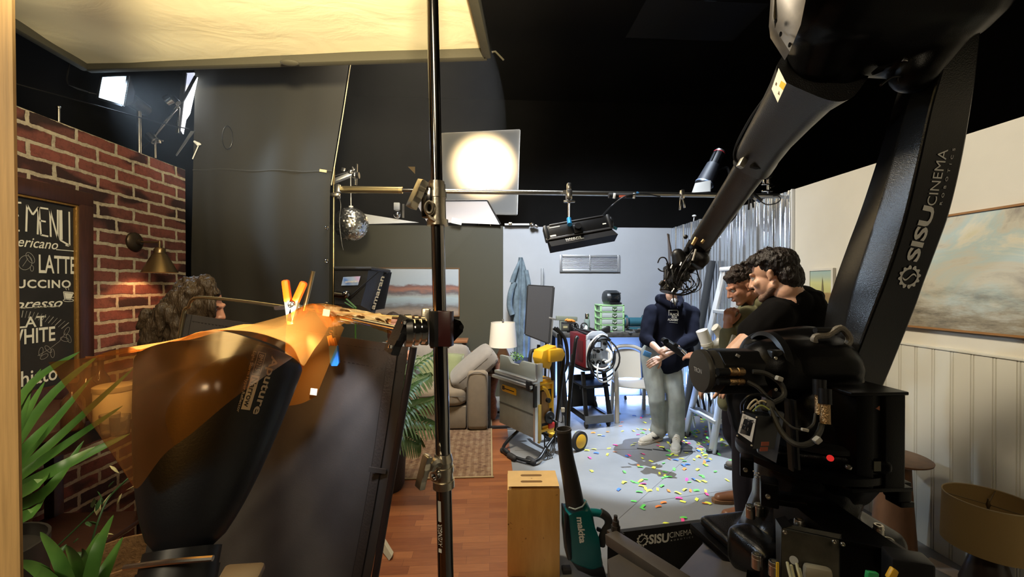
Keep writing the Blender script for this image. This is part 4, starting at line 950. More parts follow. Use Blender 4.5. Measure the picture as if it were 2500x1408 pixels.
p0, p1 = arm_pt(640, 0.62), arm_pt(506, 0.63)
g = MB(); put_text(g, 'SISU', face_map(p0, p1, side), (p1 - p0).length, 0.045, bold=0.035); g.build('maker_name', LETTER, ro, normals=False)
p0, p1 = arm_pt(502, 0.62), arm_pt(365, 0.62)
g = MB(); put_text(g, 'CINEMA', face_map(p0, p1, side), (p1 - p0).length, 0.036, bold=-0.004); g.build('maker_word', LETTER, ro, normals=False)
p0, p1 = arm_pt(500, 0.76), arm_pt(362, 0.78)
g = MB(); put_text(g, 'ROBOTICS', face_map(p0, p1, side), (p1 - p0).length, 0.0095, space=2.2); g.build('maker_line', LETTER, ro, normals=False)
def gear(g, m, r, t=0.0008):
    n = 12; ring_o, ring_i = [], []
    for i in range(n * 4):
        a = 2 * PI * (i + .5) / (n * 4); k = i % 4; rr = r if k in (0, 1) else r * 0.84
        ring_o.append((rr * math.cos(a), rr * math.sin(a))); ring_i.append((r * 0.66 * math.cos(a), r * .66 * math.sin(a)))
    N_ = n * 4
    for i in range(N_):
        if i in (10, 34): continue
        j = (i + 1) % N_; g.poly([m @ V((*ring_o[i], t)), m @ V((*ring_o[j], t)), m @ V((*ring_i[j], t)), m @ V((*ring_i[i], t))])
    for i in range(16):                  # the S-shaped band across the wheel
        def s_(u, w_): x = (u - .5) * 1.5; return V((r * (x * .8), r * (0.28 * math.sin(x * 3.6) + w_ - x * .1), t))
        g.poly([m @ s_(i / 16, .07), m @ s_((i + 1) / 16, .07), m @ s_((i + 1) / 16, -.07), m @ s_(i / 16, -.07)])
g = MB(); c = arm_pt(676, 0.56); gear(g, frame(c, side, y=-(p1 - p0)), 0.044); g.build('gear_emblem', LETTER, ro, normals=False)
b = MB()
for y, t in ((548, 1.03), (632, 1.03)): c = arm_pt(y, t); b.box(c + V((0.004, .05, 0)), (0.02, 0.03, 0.02), bev=0.003)
b.build('side_stud', RBM, ro)
# elbow
blob('elbow', [('c', (1.22, 1.36, 2.66), 0.2, (1.56, 1.34, 2.64), 0.2), ('c', (1.24, 1.40, 2.6), 0.15, (1.27, 1.5, 2.5), 0.12), ('c', (1.3, 1.45, 2.62), 0.2, (1.5, 1.4, 2.55), 0.17),
     ('c', (1.56, 1.36, 2.5), 0.10, (1.5, 1.37, 2.38), 0.075), ('c', (1.36, 1.45, 2.52), 0.12, (1.32, 1.56, 2.42), 0.09)], 0.011, RBM, ro, 5)
b = MB(); q = [at(1893, -40, 1.3), at(1888, 40, 1.3), at(1892, 70, 1.3), at(1928, 126, 1.3), at(1955, 60, 1.22), at(1975, -40, 1.2)]
b.loft([q, [p + V((0.02, .05, 0.0)) for p in q]]); pl = b.build('elbow_plate', mat('scuffed_plate', (0.07, 0.06, 0.05), 0.38, 0.5, vary=0.3, vscale=14), ro)
b = MB()
for px, py in ((1905, 84), (1927, 110), (1893, 52)): b.lathe([(0.0075, 0), (0.0075, 0.003), (0.0055, 0.003), (0.005, 0.001)], at(px, py, 1.285), (-.3, -1, -.2), n=16, sx=0.6)
b.build('bolt_hole', MATTE, pl)
b = MB(); b.tube(catmull([at(2130, 180, 1.4), at(2170, 158, 1.38), at(2215, 150, 1.36), at(2240, 132, 1.36)], 5), [0.006, 0.008, 0.01, 0.012] * 4); b.build('bracket', RBM, ro)
MB().box(at(2212, 147, 1.34), (0.028, 0.01, 0.012), (0, R(12), 0), .003).build('bracket_tab', STEEL, ro)
hose('loose_cable', [at(2150, 208, 1.36), at(2175, 190, 1.36), at(2200, 188, 1.36), at(2230, 196, 1.36), at(2285, 165, 1.34)], 0.004, BLACK)
hose('loose_cable', [at(2195, 205, 1.36), at(2193, 190, 1.36), at(2225, 175, 1.36), at(2270, 150, 1.34)], 0.004, BLACK)
# forearm: (cx, cy, Y, half width across image, half depth)
FA = [(2010, 165, 1.50, .150, .13), (1974, 205, 1.60, .130, .125), (1933, 260, 1.73, .118, .115), (1889, 318, 1.88, .108, .105), (1852, 375, 2.03, .102, .095), (1845, 394, 2.07, .098, .092)]
FB = [(1842, 398, 2.08, .084, .08), (1815, 438, 2.18, .080, .075), (1765, 512, 2.38, .075, .07), (1718, 582, 2.56, .070, .065), (1700, 610, 2.63, .058, .055)]
def fore(lst, k=16):
    ctr = [at(x, y, Y) for x, y, Y, *_ in lst]; dirv = (ctr[-1] - ctr[0]).normalized()
    secs = []
    for (x, y, Y, hw, hd), c in zip(lst, ctr):
        vd = (c - EYE).normalized(); sx_ = dirv.cross(vd).normalized(); sy_ = sx_.cross(dirv).normalized()
        pts = []
        for i in range(k * 2):
            a = 2 * PI * (i + .5) / (k * 2); ca, sa = math.cos(a), math.sin(a); e = 0.55
            pts.append(c + sx_ * hw * math.copysign(abs(ca) ** e, ca) + sy_ * hd * math.copysign(abs(sa) ** e, sa))
        secs.append(pts)
    return secs, ctr, dirv, sx_, sy_
secs, fc_, fd, fsx, fsy = fore(FA); MB().loft(secs).build('forearm', RBF, ro, smooth=60)
secs2, fc2, fd2, fsx2, fsy2 = fore(FB); MB().loft(secs2).build('forearm_tube', RBF, ro, smooth=60)
# label plate, door latch and trim on the forearm
lq = [at(1901, 166, 1.47), at(1920, 204, 1.43), at(1899, 249, 1.51), at(1884, 216, 1.55)]
MB().loft([lq, [p + V((.004, .006, 0)) for p in lq]]).build('warning_label', mat('label_cream', (0.72, 0.66, 0.5), 0.5), ro)
l2 = lambda u, v: (lq[0] * (1 - u) + lq[1] * u) * (1 - v) + (lq[3] * (1 - u) + lq[2] * u) * v + V((-.001, -.002, 0))
MB().poly([l2(.55, .22), l2(.98, .05), l2(.98, .38), l2(.55, .5)]).build('warning_print', mat('label_amber', (0.75, 0.4, 0.02), 0.5), ro, normals=False)
MB().poly([l2(.7, .62), l2(.9, .72), l2(.7, .8)]).poly([l2(.18, .55), l2(.3, .55), l2(.3, .68), l2(.18, .68)]).build('warning_icon', mat('label_ink', (0.1, 0.06, 0.02), 0.6), ro, normals=False)
b = MB(); b.box(at(1853, 402, 1.99), (0.075, 0.03, 0.045), (0, R(14), 0), .004); lt = b.build('latch', MATTE, ro)
MB().box(at(1812, 398, 2.0), (0.03, 0.03, 0.05), (0, R(30), 0), .004).build('latch_clip', mat('worn_metal', (0.4, 0.38, 0.32), 0.4, 0.7), lt)
hose('arm_cable', [at(1915, 160, 1.62), at(1870, 235, 1.72), at(1832, 290, 1.85), at(1800, 350, 2.0), at(1793, 385, 2.05), at(1808, 400, 2.04)], 0.007, BLACK)
hose('arm_cable', [at(1800, 500, 2.4), at(1790, 530, 2.42), at(1755, 560, 2.48), at(1735, 575, 2.5)], 0.013, BLACK)
hose('arm_cable', [at(1788, 430, 2.18), at(1765, 465, 2.26), at(1755, 490, 2.3), at(1742, 505, 2.34)], 0.005, BLACK)
# wrist and the caged camera head
wr = MB(); wr.cyl(at(1708, 598, 2.6), at(1672, 655, 2.68), 0.075, 0.06, n=24); wr.build('wrist', RBM, ro)
b = MB(); b.tube([at(1722, 622, 2.62), at(1712, 618, 2.64), at(1700, 632, 2.66), at(1665, 640, 2.66)], [0.05, 0.075, 0.08, 0.07], 16); b.build('wrist_motor', BLACK, ro)
blob('wrist_cover', [('c', at(1712, 632, 2.58), 0.05, at(1700, 622, 2.6), 0.055), ('c', at(1655, 622, 2.62), 0.042, at(1660, 640, 2.62), 0.05), ('b', at(1695, 636, 2.6), (0.13, 0.1, 0.06), (0, R(10), 0), 0.02), ('b', at(1703, 634, 2.6), (.1, .09, .1), (0, R(25), 0), .02)], 0.007, PLASTIC, ro, 2)
b = MB(); b.box(at(1676, 609, 2.6), (0.02, 0.03, 0.035), bev=.006).box(at(1729, 606, 2.6), (0.03, 0.025, 0.02), (0, R(-15), 0), .004).ball(at(1674, 578, 2.5), 0.014); b.build('bumper', PLASTIC, ro)
for p, q_, r in (((1690, 598), (1700, 580), .011), ((1712, 594), (1718, 586), .009)): MB().cyl(at(*p, 2.48), at(*q_, 2.48), r).build('connector', BRASS, ro)
MB().cyl(at(1699, 608, 2.52), at(1691, 636, 2.52), .006).build('cable_tag', mat('cable_tag', (0.42, 0.4, 0.35), 0.6), ro)
chd = thing('cinema_camera', 'cable-wrapped black camera rig hanging from the robot wrist before a face', 'camera', at(1650, 700, 2.68))
blob('camera_body', [('b', at(1650, 668, 2.7), (0.13, 0.12, 0.13), (0, R(-12), 0), 0.02), ('c', at(1668, 652, 2.7), 0.055, at(1640, 700, 2.7), 0.05), ('b', at(1668, 660, 2.72), (0.07, 0.1, 0.13), None, .02)], 0.007, PLASTIC, chd, 2)
b = MB()
for i in range(6): b.box(at(1630 + i * 3.4, 655 + (i % 2) * 3, 2.62), (0.006, 0.012, 0.075), (0, R(-8), 0))
b.box(at(1631, 672, 2.61), (0.012, 0.02, 0.05), (0, R(18), 0)).box(at(1617, 692, 2.62), (0.03, 0.03, 0.035), (0, R(40), 0), .004); b.build('battery_fins', RUBBER, chd)
MB().lathe([(0.035, 0), (0.045, 0.01), (0.045, 0.06), (0.04, 0.065)], at(1632, 690, 2.64), (-.3, -.2, -1), n=24).build('lens', BLACK, chd)
r_ = random.Random(11)
loops = [((1618, 645), 13, 17, 1.0), ((1668, 686), 24, 22, .8), ((1690, 680), 16, 30, 1), ((1650, 702), 30, 16, 1), ((1640, 692), 24, 20, .7), ((1682, 698), 18, 18, .6), ((1655, 690), 20, 28, .7), ((1662, 700), 32, 20, 1.4), ((1635, 700), 18, 14, .6), ((1690, 690), 22, 24, .6), ((1672, 676), 30, 32, .7)]
for i, ((px, py), rx, ry, k) in enumerate(loops):
    Y = 2.6 + r_.uniform(-.04, .06); t0 = r_.uniform(0, 6)
    pts = []
    for j in range(16):
        a = 2 * PI * j / 16 * (0.92) + t0
        pts.append(at(px + rx * math.cos(a) * (1 + .1 * math.sin(3 * a)), py + ry * math.sin(a), Y + .03 * math.sin(a + i)))
    MB().tube(catmull(pts, 4), 0.0042 * k, 8).build('cable', BLACK if i % 3 else RUBBER, chd)
for a, c_ in (((1700, 620), (1670, 680)), ((1690, 640), (1655, 700)), ((1640, 650), (1662, 705)), ((1625, 660), (1640, 705)), ((1692, 610), (1650, 690))):
    MB().tube(catmull([at(*a, 2.56), at((a[0] + c_[0]) / 2 - 6, (a[1] + c_[1]) / 2, 2.53), at(*c_, 2.58)], 5), 0.0048).build('cable', RUBBER, chd)
b = MB()
for p, q_ in (((1637, 655), (1641, 646)), ((1664, 640), (1660, 648)), ((1627, 688), (1630, 700)), ((1640, 712), (1646, 704)), ((1655, 708), (1662, 703)), ((1645, 735), (1648, 745))): b.cyl(at(*p, 2.55), at(*q_, 2.55), 0.005, n=8)
b.build('plug', STEEL, chd)
MB().tube([at(1640, 625, 2.68), at(1636, 600, 2.68), at(1630, 570, 2.68)], 0.006).build('antenna', mat('antenna_grey', (0.12, 0.1, 0.1), 0.5), chd)
hose_pts = catmull([at(1643, 710, 2.58), at(1644, 730, 2.58), at(1648, 746, 2.58)], 4); MB().tube(hose_pts, 0.004).build('cable', BLACK, chd)

# ------------------------------------------------------------------ floor cart of the robot
ct = thing('robot_cart', 'low black steel robot cart skirt with white lettering beside the green blower', 'cart', at(1640, 1400, 1.9))
CBM = mat('cart_black', (0.011, 0.0105, 0.010), 0.45, bmp=0.15, bscale=200); CBR = mat('cart_brown_black', (0.045, 0.034, 0.023), 0.6, 0.0, vary=0.15, vscale=8)
MB().box((RX + 0.02, RY - 0.02, 0.27), (0.62, 0.6, 0.535), bev=0.01).build('plinth', MATTE, ct)
a, c = at(1484, 1303, 1.94), at(1832, 1259, 2.07)
b = MB(); dz = V((0, 0, -a.z + 0.06)); b.loft([[a, c, c + V((0, 0, -c.z + .06)), a + dz], [p + V((0.005, .025, 0)) for p in (a, c, c + V((0, 0, -c.z + .06)), a + dz)]]); b.build('skirt', CBM, ct)
xd = (c - a).normalized(); fm_ = lambda t, z, w_: frame(a + xd * t + V((0, -.004, 0)) + V((0, 0, z)), xd, y=V((-.02, .0, 1)))
sk = 1
ta, tb = at(1583, 1331, 1.96), at(1632, 1322, 1.985); g = MB()
def skirt_pt(px, py): 
    n_ = V((xd.y, -xd.x, 0)).normalized(); d_ = ray(px, py); return EYE + d_ * ((a - EYE).dot(n_) / d_.dot(n_)) + n_ * (0.003 if n_.y < 0 else -0.003)
s0, s1 = skirt_pt(1583, 1326), skirt_pt(1632, 1321); put_text(g, 'SISU', frame(s0, s1 - s0, y=(0, 0, 1)), (s1 - s0).length, 0.043, bold=0.035); g.build('maker_name', LETTER, ct, normals=False)
g = MB(); s0, s1 = skirt_pt(1634, 1312), skirt_pt(1688, 1303); put_text(g, 'CINEMA', frame(s0, s1 - s0, y=(0, 0, 1)), (s1 - s0).length, 0.028); g.build('maker_word', LETTER, ct, normals=False)
g = MB(); s0, s1 = skirt_pt(1637, 1320), skirt_pt(1691, 1311); put_text(g, 'ROBOTICS', frame(s0, s1 - s0, y=(0, 0, 1)), (s1 - s0).length, 0.0075, space=2.0); g.build('maker_line', LETTER, ct, normals=False)
g = MB(); gear(g, frame(skirt_pt(1568, 1317), s1 - s0, y=(0, 0, 1)), 0.033); g.build('gear_emblem', LETTER, ct, normals=False)
b = MB(); b.bar(at(1492, 1312, 1.9), at(1672, 1430, 1.5), 0.07, 0.05, bev=0.004); b.build('outrigger', CBR, ct)
b = MB(); p = at(1503, 1296, 1.93); b.box(p + V((0, 0, -.012)), (0.06, 0.06, 0.02), (0, 0, .4), .003).cyl(p, p + V((0, 0, .028)), 0.022, n=6).cyl(p + V((0, 0, .028)), p + V((0, 0, .05)), 0.016).cyl(p + V((0, 0, .05)), p + V((0, 0, .075)), 0.009); b.build('levelling_bolt', mat('dark_bolt', (0.08, 0.07, 0.06), 0.35, 0.8), ct)
q = [at(1483, 1365, 1.72), at(1524, 1346, 1.84), at(1560, 1352, 1.82), at(1660, 1440, 1.5), at(1500, 1480, 1.45)]
b = MB(); b.loft([q, [V((p.x, p.y, 0.03)) for p in q]]); b.build('pad_box', CBR, ct)
q = [at(1652, 1398, 1.6), at(1735, 1305, 1.85), at(1838, 1262, 1.95), at(1835, 1300, 1.6), at(1820, 1420, 1.3), at(1700, 1440, 1.4)]
b = MB(); b.loft([q, [V((p.x, p.y, 0.03)) for p in q]]); b.build('corner_box', CBR, ct)
# ------------------------------------------------------------------ brick wall side: chalkboard, sconce, bar shelf, plants
XB = XL + 0.045
cbd = thing('chalkboard_menu', 'framed black chalkboard coffee menu hanging on the brick wall', 'menu board', (XL, 1.9, 1.05))
y1 = on_x(226, 600, XL + .03).y; y0 = 1.42; z1 = on_x(226, 473, XL + .03).z; z0 = 1.02
MB().box((XL + .012, (y0 + y1) / 2, (z0 + z1) / 2), (0.02, y1 - y0 - .04, z1 - z0 - .04)).build('slate', mat('slate', (0.010, 0.0095, 0.009), 0.7, vary=0.5, vscale=7), cbd)
FRW = mat('frame_walnut', (0.045, 0.017, 0.011), 0.35, vary=0.3, vscale=10, stretch=(8, 8, 1))
fw = 0.085
for nm, c, d in (('frame_side', (XL + .022, y1 - fw / 2, (z0 + z1) / 2), (.04, fw, z1 - z0)), ('frame_side', (XL + .022, y0 + fw / 2, (z0 + z1) / 2), (.04, fw, z1 - z0)),
                 ('frame_rail', (XL + .022, (y0 + y1) / 2, z1 - fw / 2), (.042, y1 - y0, fw)), ('frame_rail', (XL + .022, (y0 + y1) / 2, z0 + fw / 2), (.042, y1 - y0, fw))):
    MB().box(c, d, bev=.012).build(nm, FRW, cbd)
GLD = mat('gilt_bead', (0.42, 0.23, 0.06), 0.35, 0.7, bmp=0.8, bscale=160)
yi = y1 - fw; zi = z1 - fw
MB().box((XL + .026, yi - .006, (z0 + z1) / 2), (.022, .016, z1 - z0 - 2 * fw), bev=.004).build('bead', GLD, cbd)
MB().box((XL + .026, (y0 + y1) / 2, zi - .004), (.022, y1 - y0 - 2 * fw, .01), bev=.003).build('bead', GLD, cbd)
CHALK = mat('chalk', (0.66, 0.66, 0.58), 0.9)
CHD = mat('chalk_faint', (0.26, 0.26, 0.24), 0.9)
XT = XL + 0.0235
def bp(px, py): return on_x(px, py, XT)
def wline(txt, pl, pr, base, top, name, **k):       # text ending at pixel pr with the given base and top at its right end
    e = bp(pr, base); l_ = bp(pl, base); h = bp(pr, top).z - e.z; g = MB()
    put_text(g, txt, frame(e, (0, 1, 0), y=(0, 0, 1)), abs(e.y - l_.y) * k.pop('mul', 1.0), h, 'RIGHT', **k); g.build(name, k.get('m', CHALK), cbd, normals=False)
def hline(pts, w_=0.006, m=None, g=None):
    g2 = g or MB()
    for a, c in zip(pts, pts[1:]):
        a, c = bp(*a), bp(*c); d_ = (c - a).normalized(); n_ = V((0, -d_.z, d_.y)) * w_ / 2; g2.poly([a - n_, c - n_, c + n_, a + n_])
    return g2
hl = MB(); 
# hand-lettered MENU in thin tall strokes
for st_ in ([(30, 493), (52, 495)], [(30, 525), (46, 526)], [(30, 560), (48, 563)], [(64, 565), (66, 500), (80, 524), (94, 506), (92, 572)], [(95, 508), (100, 574)], [(98, 507), (118, 510)], [(97, 538), (112, 541)], [(99, 573), (118, 577)],
            [(124, 578), (122, 512), (141, 582), (141, 512)], [(146, 513), (147, 586), (170, 599), (169, 517)], [(150, 513), (151, 585)], [(160, 598), (168, 600)]): hline(st_, 0.0085, g=hl)
hl.build('menu_heading', CHALK, cbd, normals=False)
wline('Americano', -16, 142, 609, 586, 'menu_line', shear=0.35, bold=0.006)
hline([(137, 609), (183, 613)], .004).build('underline', CHALK, cbd, normals=False)
wline('LATTE', 95, 185, 668, 627, 'menu_line', bold=0.012)
wline('CAPPUCCINO', -62, 173, 702, 684, 'menu_line', bold=0.025, space=1.1)
wline('Espresso', -10, 153, 748, 727, 'menu_line', shear=0.4, bold=0.012)
hline([(36, 752), (146, 748)], .004).build('underline', CHALK, cbd, normals=False)
wline('FLAT', 22, 112, 795, 770, 'menu_line', bold=0.012)
wline('WHITE', 12, 135, 830, 796, 'menu_line', bold=0.016)
wline('Macchiato', -60, 140, 925, 890, 'menu_line', bold=0.01)
g = MB()
for i in range(14):
    t = i / 13; x0 = 45 + 105 * t; y0_ = 757 + 8 * t + 22 * t * t; dx = 2 + 16 * t; dy = 17 - 2 * t
    hline([(x0, y0_ + dy), (x0 + dx, y0_)], .004 if i % 2 else .0022, g=g)
g.build('ray_marks', CHD, cbd, normals=False)
g = MB()
def ell(cx, cy_, rx, ry, rot=0, n=18, w_=.0025):
    pts = []
    for i in range(n + 1):
        a = 2 * PI * i / n; x, y = rx * math.cos(a), ry * math.sin(a); pts.append((cx + x * math.cos(rot) - y * math.sin(rot), cy_ + x * math.sin(rot) + y * math.cos(rot)))
    hline(pts, w_, g=g)
ell(62, 641, 16, 18, .5); ell(74, 629, 8, 15, -.6); ell(78, 655, 4, 7); hline([(55, 650), (62, 640), (68, 630)], .002, g=g); hline([(68, 620), (78, 638)], .002, g=g)
for cx, cy_, r_ in ((100, 858, .6), (118, 852, -.4), (128, 862, .3), (158, 828, -.9), (163, 808, .9), (168, 826, 0), (108, 870, 1.4)): ell(cx, cy_, 11, 5, r_ + 1.2, 12, .002)
hline([(92, 868), (120, 852), (145, 833), (160, 812)], .002, g=g)
g.build('sketches', CHD, cbd, normals=False)
g = MB(); hline([(155, 712), (158, 730), (172, 732), (179, 714), (155, 712)], .004, g=g); hline([(179, 716), (184, 718), (182, 724), (176, 727)], .003, g=g); ell(167, 733, 13, 3, 0, 12, .003); hline([(162, 708), (160, 702), (164, 698)], .002, g=g); hline([(168, 708), (167, 702), (170, 698)], .002, g=g)
b0, b1, b2, b3 = bp(157, 714), bp(160, 729), bp(172, 731), bp(177, 716); g.poly([b0, b1, b2, b3]); g.build('cup_sketch', CHALK, cbd, normals=False)

# sconce
scn = thing('wall_sconce', 'bronze cone wall lamp lit on the brick wall', 'wall lamp', on_x(325, 600, XL))
BRZ = mat('bronze', (0.2, 0.14, 0.07), 0.32, 0.9)
c = on_x(326, 590, XL); MB().lathe([(0.06, 0), (0.06, 0.012), (0.05, 0.022), (0.02, 0.03), (0.018, 0.05)], c, (1, 0, 0), n=36).build('backplate', mat('dark_bronze', (0.08, 0.06, 0.04), 0.35, 0.8), scn)
tip = V((XL + 0.16, c.y, c.z - 0.002)); MB().tube([c + V((.04, 0, 0)), tip], 0.006).cyl(tip + V((0, 0, .008)), tip + V((0, 0, -.04)), .008).build('stem', BRZ, scn)
MB().lathe([(0.022, 0.0), (0.03, -0.01), (0.03, -.035), (0.04, -0.045), (0.095, -0.16), (0.093, -0.16), (0.038, -0.048), (0.001, -.04)], tip + V((0, 0, -.035)), n=40, cap=False).build('shade', BRZ, scn)
MB().ball(tip + V((0, 0, -.155)), 0.028).build('bulb', mat('lit_bulb', (1, .9, .7), .4, emit=(1, .62, .3), estr=18), scn)
lamp('SPOT', tip + V((0, 0, -.15)), tip + V((-0.12, 0.02, -1)), 45, (1, 0.42, 0.16), 0.03, 140, 0.6)

# bar shelf
WOODD = mat('dark_wood', (0.05, 0.02, 0.011), 0.4, vary=0.3, vscale=5, stretch=(1, 6, 6))
zt_ = 1.04
br_ = thing('bar_cabinet', 'dark wooden bar shelf against the brick wall under the chalkboard', 'shelf', (-1.98, 1.75, 0))
MB().box((-1.98, 1.72, zt_ - .015), (0.5, 1.0, .03), bev=.005).build('shelf_top', WOODD, br_)
MB().box((-1.98, 1.72, .45), (0.48, 0.98, .025), bev=.005).build('shelf_board', WOODD, br_)
MB().box((-1.76, 1.72, zt_ - .07), (0.02, 0.94, .08)).build('apron', WOODD, br_)
for x in (-2.2, -1.76):
    for y in (1.25, 2.19): MB().box((x, y, zt_ / 2 - .015), (.05, .05, zt_ - .03), bev=.004).build('leg', WOODD, br_)
def bottle(px, py, y, h, r, label):
    c = at(px, py, y); c.z = zt_; o = thing('glass_bottle', label, 'bottle', c, group='bottles on the bar shelf')
    MB().lathe([(r * .8, 0), (r, .01), (r, h * .55), (r * .9, h * .62), (r * .35, h * .75), (r * .33, h * .92), (r * .4, h * .93), (r * .4, h * .98)], c, n=24).build('glass', mat('brown_glass', (0.12, 0.05, 0.02), 0.08, trans=0.4), o)
    MB().cyl(c + V((0, 0, h * .95)), c + V((0, 0, h * 1.03)), r * .42).build('cap', mat('copper_cap', (.4, .2, .1), .3, .8), o)
bottle(213, 960, 1.88, .24, .034, 'tall dark bottle in the middle of the bar shelf seen through gel')
bottle(246, 960, 2.0, .25, .034, 'dark bottle just behind the white jar on the bar shelf')
bottle(178, 960, 1.75, .2, .036, 'squat dark bottle furthest left on the bar shelf')
c = at(278, 985, 1.86); c.z = zt_; jr = thing('candle_jar', 'pale jar with lid standing on the bar shelf', 'jar', c)
MB().lathe([(.062, 0), (.066, .01), (.066, .125), (.06, .135)], c, n=32).build('body', mat('jar_cream', (.72, .62, .45), .4), jr); MB().lathe([(.067, .128), (.069, .132), (.069, .15), (.06, .155)], c, n=32).build('lid', mat('jar_lid', (.6, .5, .35), .5), jr)
for i, (px, y, lb) in enumerate(((268, 1.7, 'small glass tumbler in front of the pale jar'), (293, 1.68, 'second small glass tumbler near the reflector edge'))):
    c = at(px, 985, y); c.z = zt_; simple('tumbler', lb, 'glass', MB().lathe([(.028, 0), (.032, .075), (.03, .075), (.026, .006), (.001, .006)], c, n=24, cap=False), mat('clear_glass', (.8, .8, .8), .05, trans=0.9), group='tumblers on the bar shelf')

# plants: long blades
def leaf_mat(name, c1, c2):
    m, nd, ln, b = new_mat(name); n = noise_node(nd, ln, 6, 4, .6, (1, 1, 1)); r = ramp(nd, ln, n.outputs[0], [(.3, c1), (.7, c2)]); ln.new(r.outputs[0], b.inputs['Base Color'])
    b.inputs['Roughness'].default_value = .4; return m
LEAF = leaf_mat('blade_leaf', (0.02, 0.075, 0.012), (0.07, 0.17, 0.03)); LEAF2 = leaf_mat('palm_leaf', (0.018, 0.055, 0.012), (0.06, 0.12, 0.028)); LEAF3 = leaf_mat('bright_leaf', (0.08, 0.22, 0.02), (0.2, 0.38, 0.05))
def blade(b, pts, w_, nrm=V((0, -1, 0.3)), fold=.25):
    P = catmull(pts, 6); n = len(P); rows = []
    for i, p in enumerate(P):
        t = i / (n - 1); d_ = (P[min(i + 1, n - 1)] - P[max(i - 1, 0)]).normalized(); s_ = d_.cross(nrm).normalized(); up_ = s_.cross(d_).normalized()
        ww = w_ * min(1, .35 + 2.2 * t) * (1 - t ** 2.2) ** .8 + .0004
        rows.append([b.bm.verts.new(p + s_ * ww + up_ * ww * fold), b.bm.verts.new(p), b.bm.verts.new(p - s_ * ww + up_ * ww * fold)])
    for r0, r1 in zip(rows, rows[1:]):
        for k in (0, 1): b.face([r0[k], r0[k + 1], r1[k + 1], r1[k]])
def yucca(label, base, tips, w_, y, pot_r=.13):
    o = thing('yucca_plant', label, 'plant', (base[0], base[1], 0), group='blade plants by the brick wall')
    bz = base[2]
    MB().lathe([(pot_r * .8, .0), (pot_r, bz - .12), (pot_r * .95, bz - .12), (pot_r * .9, bz - .15)], (base[0], base[1], 0), n=28).build('pot', mat('dark_pot', (.02, .018, .016), .5), o)
    MB().cyl((base[0], base[1], bz - .14), base, .02).build('stem', WOODD, o)
    for (m0, tp, yy) in tips:
        b = MB(); blade(b, [V(base) + V((0, 0, -.02)), at(*m0, yy), at(*tp, yy + .06)], w_); b.build('leaf', LEAF, o, flat=False, normals=False)
yucca('tall blade-leaved plant reaching across the chalkboard from the left edge', at(-60, 1230, 1.12), [((110, 985), (240, 868), 1.2), ((60, 960), (195, 858), 1.25), ((90, 1080), (225, 920), 1.12), ((130, 1080), (330, 895), 1.3), ((110, 1120), (300, 990), 1.25), ((150, 1140), (318, 1058), 1.15), ((110, 1160), (232, 1090), 1.0), ((100, 1210), (205, 1075), 1.05),
    ((60, 1100), (140, 1010), 1.05), ((40, 1060), (110, 930), 1.1), ((75, 1190), (135, 1140), .98), ((20, 1120), (75, 960), 1.05), ((90, 1010), (170, 930), 1.3), ((50, 1000), (100, 900), 1.25), ((60, 1260), (120, 1200), 1.02)], .016, 1.1)
yucca('low blade-leaved plant with bright green leaves at the bottom left corner', at(205, 1490, .92), [((150, 1370), (98, 1298), .9), ((238, 1350), (277, 1256), .92), ((190, 1380), (160, 1332), .93), ((205, 1370), (200, 1346), .95), ((260, 1390), (300, 1310), .95), ((110, 1400), (45, 1370), .9), ((215, 1370), (240, 1300), .96), ((130, 1420), (75, 1372), .88)], .017, .92, .11)
iv = thing('variegated_ivy', 'small trailing plant with cream-edged leaves hanging below the bar shelf', 'plant', at(250, 1290, 1.5))
IVL = mat('ivy_cream', (0.55, 0.52, 0.28), .5); IVG = mat('ivy_green', (0.03, 0.09, .03), .5)
r_ = random.Random(5); b = MB(); vine = catmull([V((-1.8, 1.62, .465)), at(300, 1180, 1.6), at(265, 1215, 1.55), at(240, 1270, 1.5), at(222, 1330, 1.48)], 6); b.tube(vine, .003, 6); b.build('vine', IVG, iv)
for i in range(22):
    p = vine[(i * 7) % len(vine)] + V((r_.uniform(-.05, .04), r_.uniform(-.03, .03), r_.uniform(-.03, .04))); rot = Euler((r_.uniform(-.8, .8), r_.uniform(-1.2, 1.2), r_.uniform(0, 6))).to_matrix().to_4x4(); rot.translation = p
    b = MB(rot); b.loft([[V((x, y * (1 - abs(x) / .03), .004 * x * 30 * 0)) for x, y in ((-.022, 0), (-.01, .012), (.006, .011), (.024, 0), (.006, -.011), (-.01, -.012))], [V((x * .6, y * .6, .003)) for x, y in ((-.022, 0), (-.01, .012), (.006, .011), (.024, 0), (.006, -.011), (-.01, -.012))]])
    b.build('leaf', IVL if i % 5 < 2 else IVG, iv)
c = V((iv.location.x - .02, iv.location.y + .12, 0)); simple('wicker_basket', 'woven tan basket low beside the ivy and the reflector', 'basket', MB().lathe([(.09, 0), (.12, .1), (.13, .62), (.12, .62), (.11, .12)], at(285, 1400, 1.55) * V((1, 1, 0)) if False else V((at(290, 1350, 1.6).x, 1.6, 0)), n=36), mat('wicker', (.25, .14, .06), .7, vary=.4, vscale=60, bmp=.8, bscale=90))
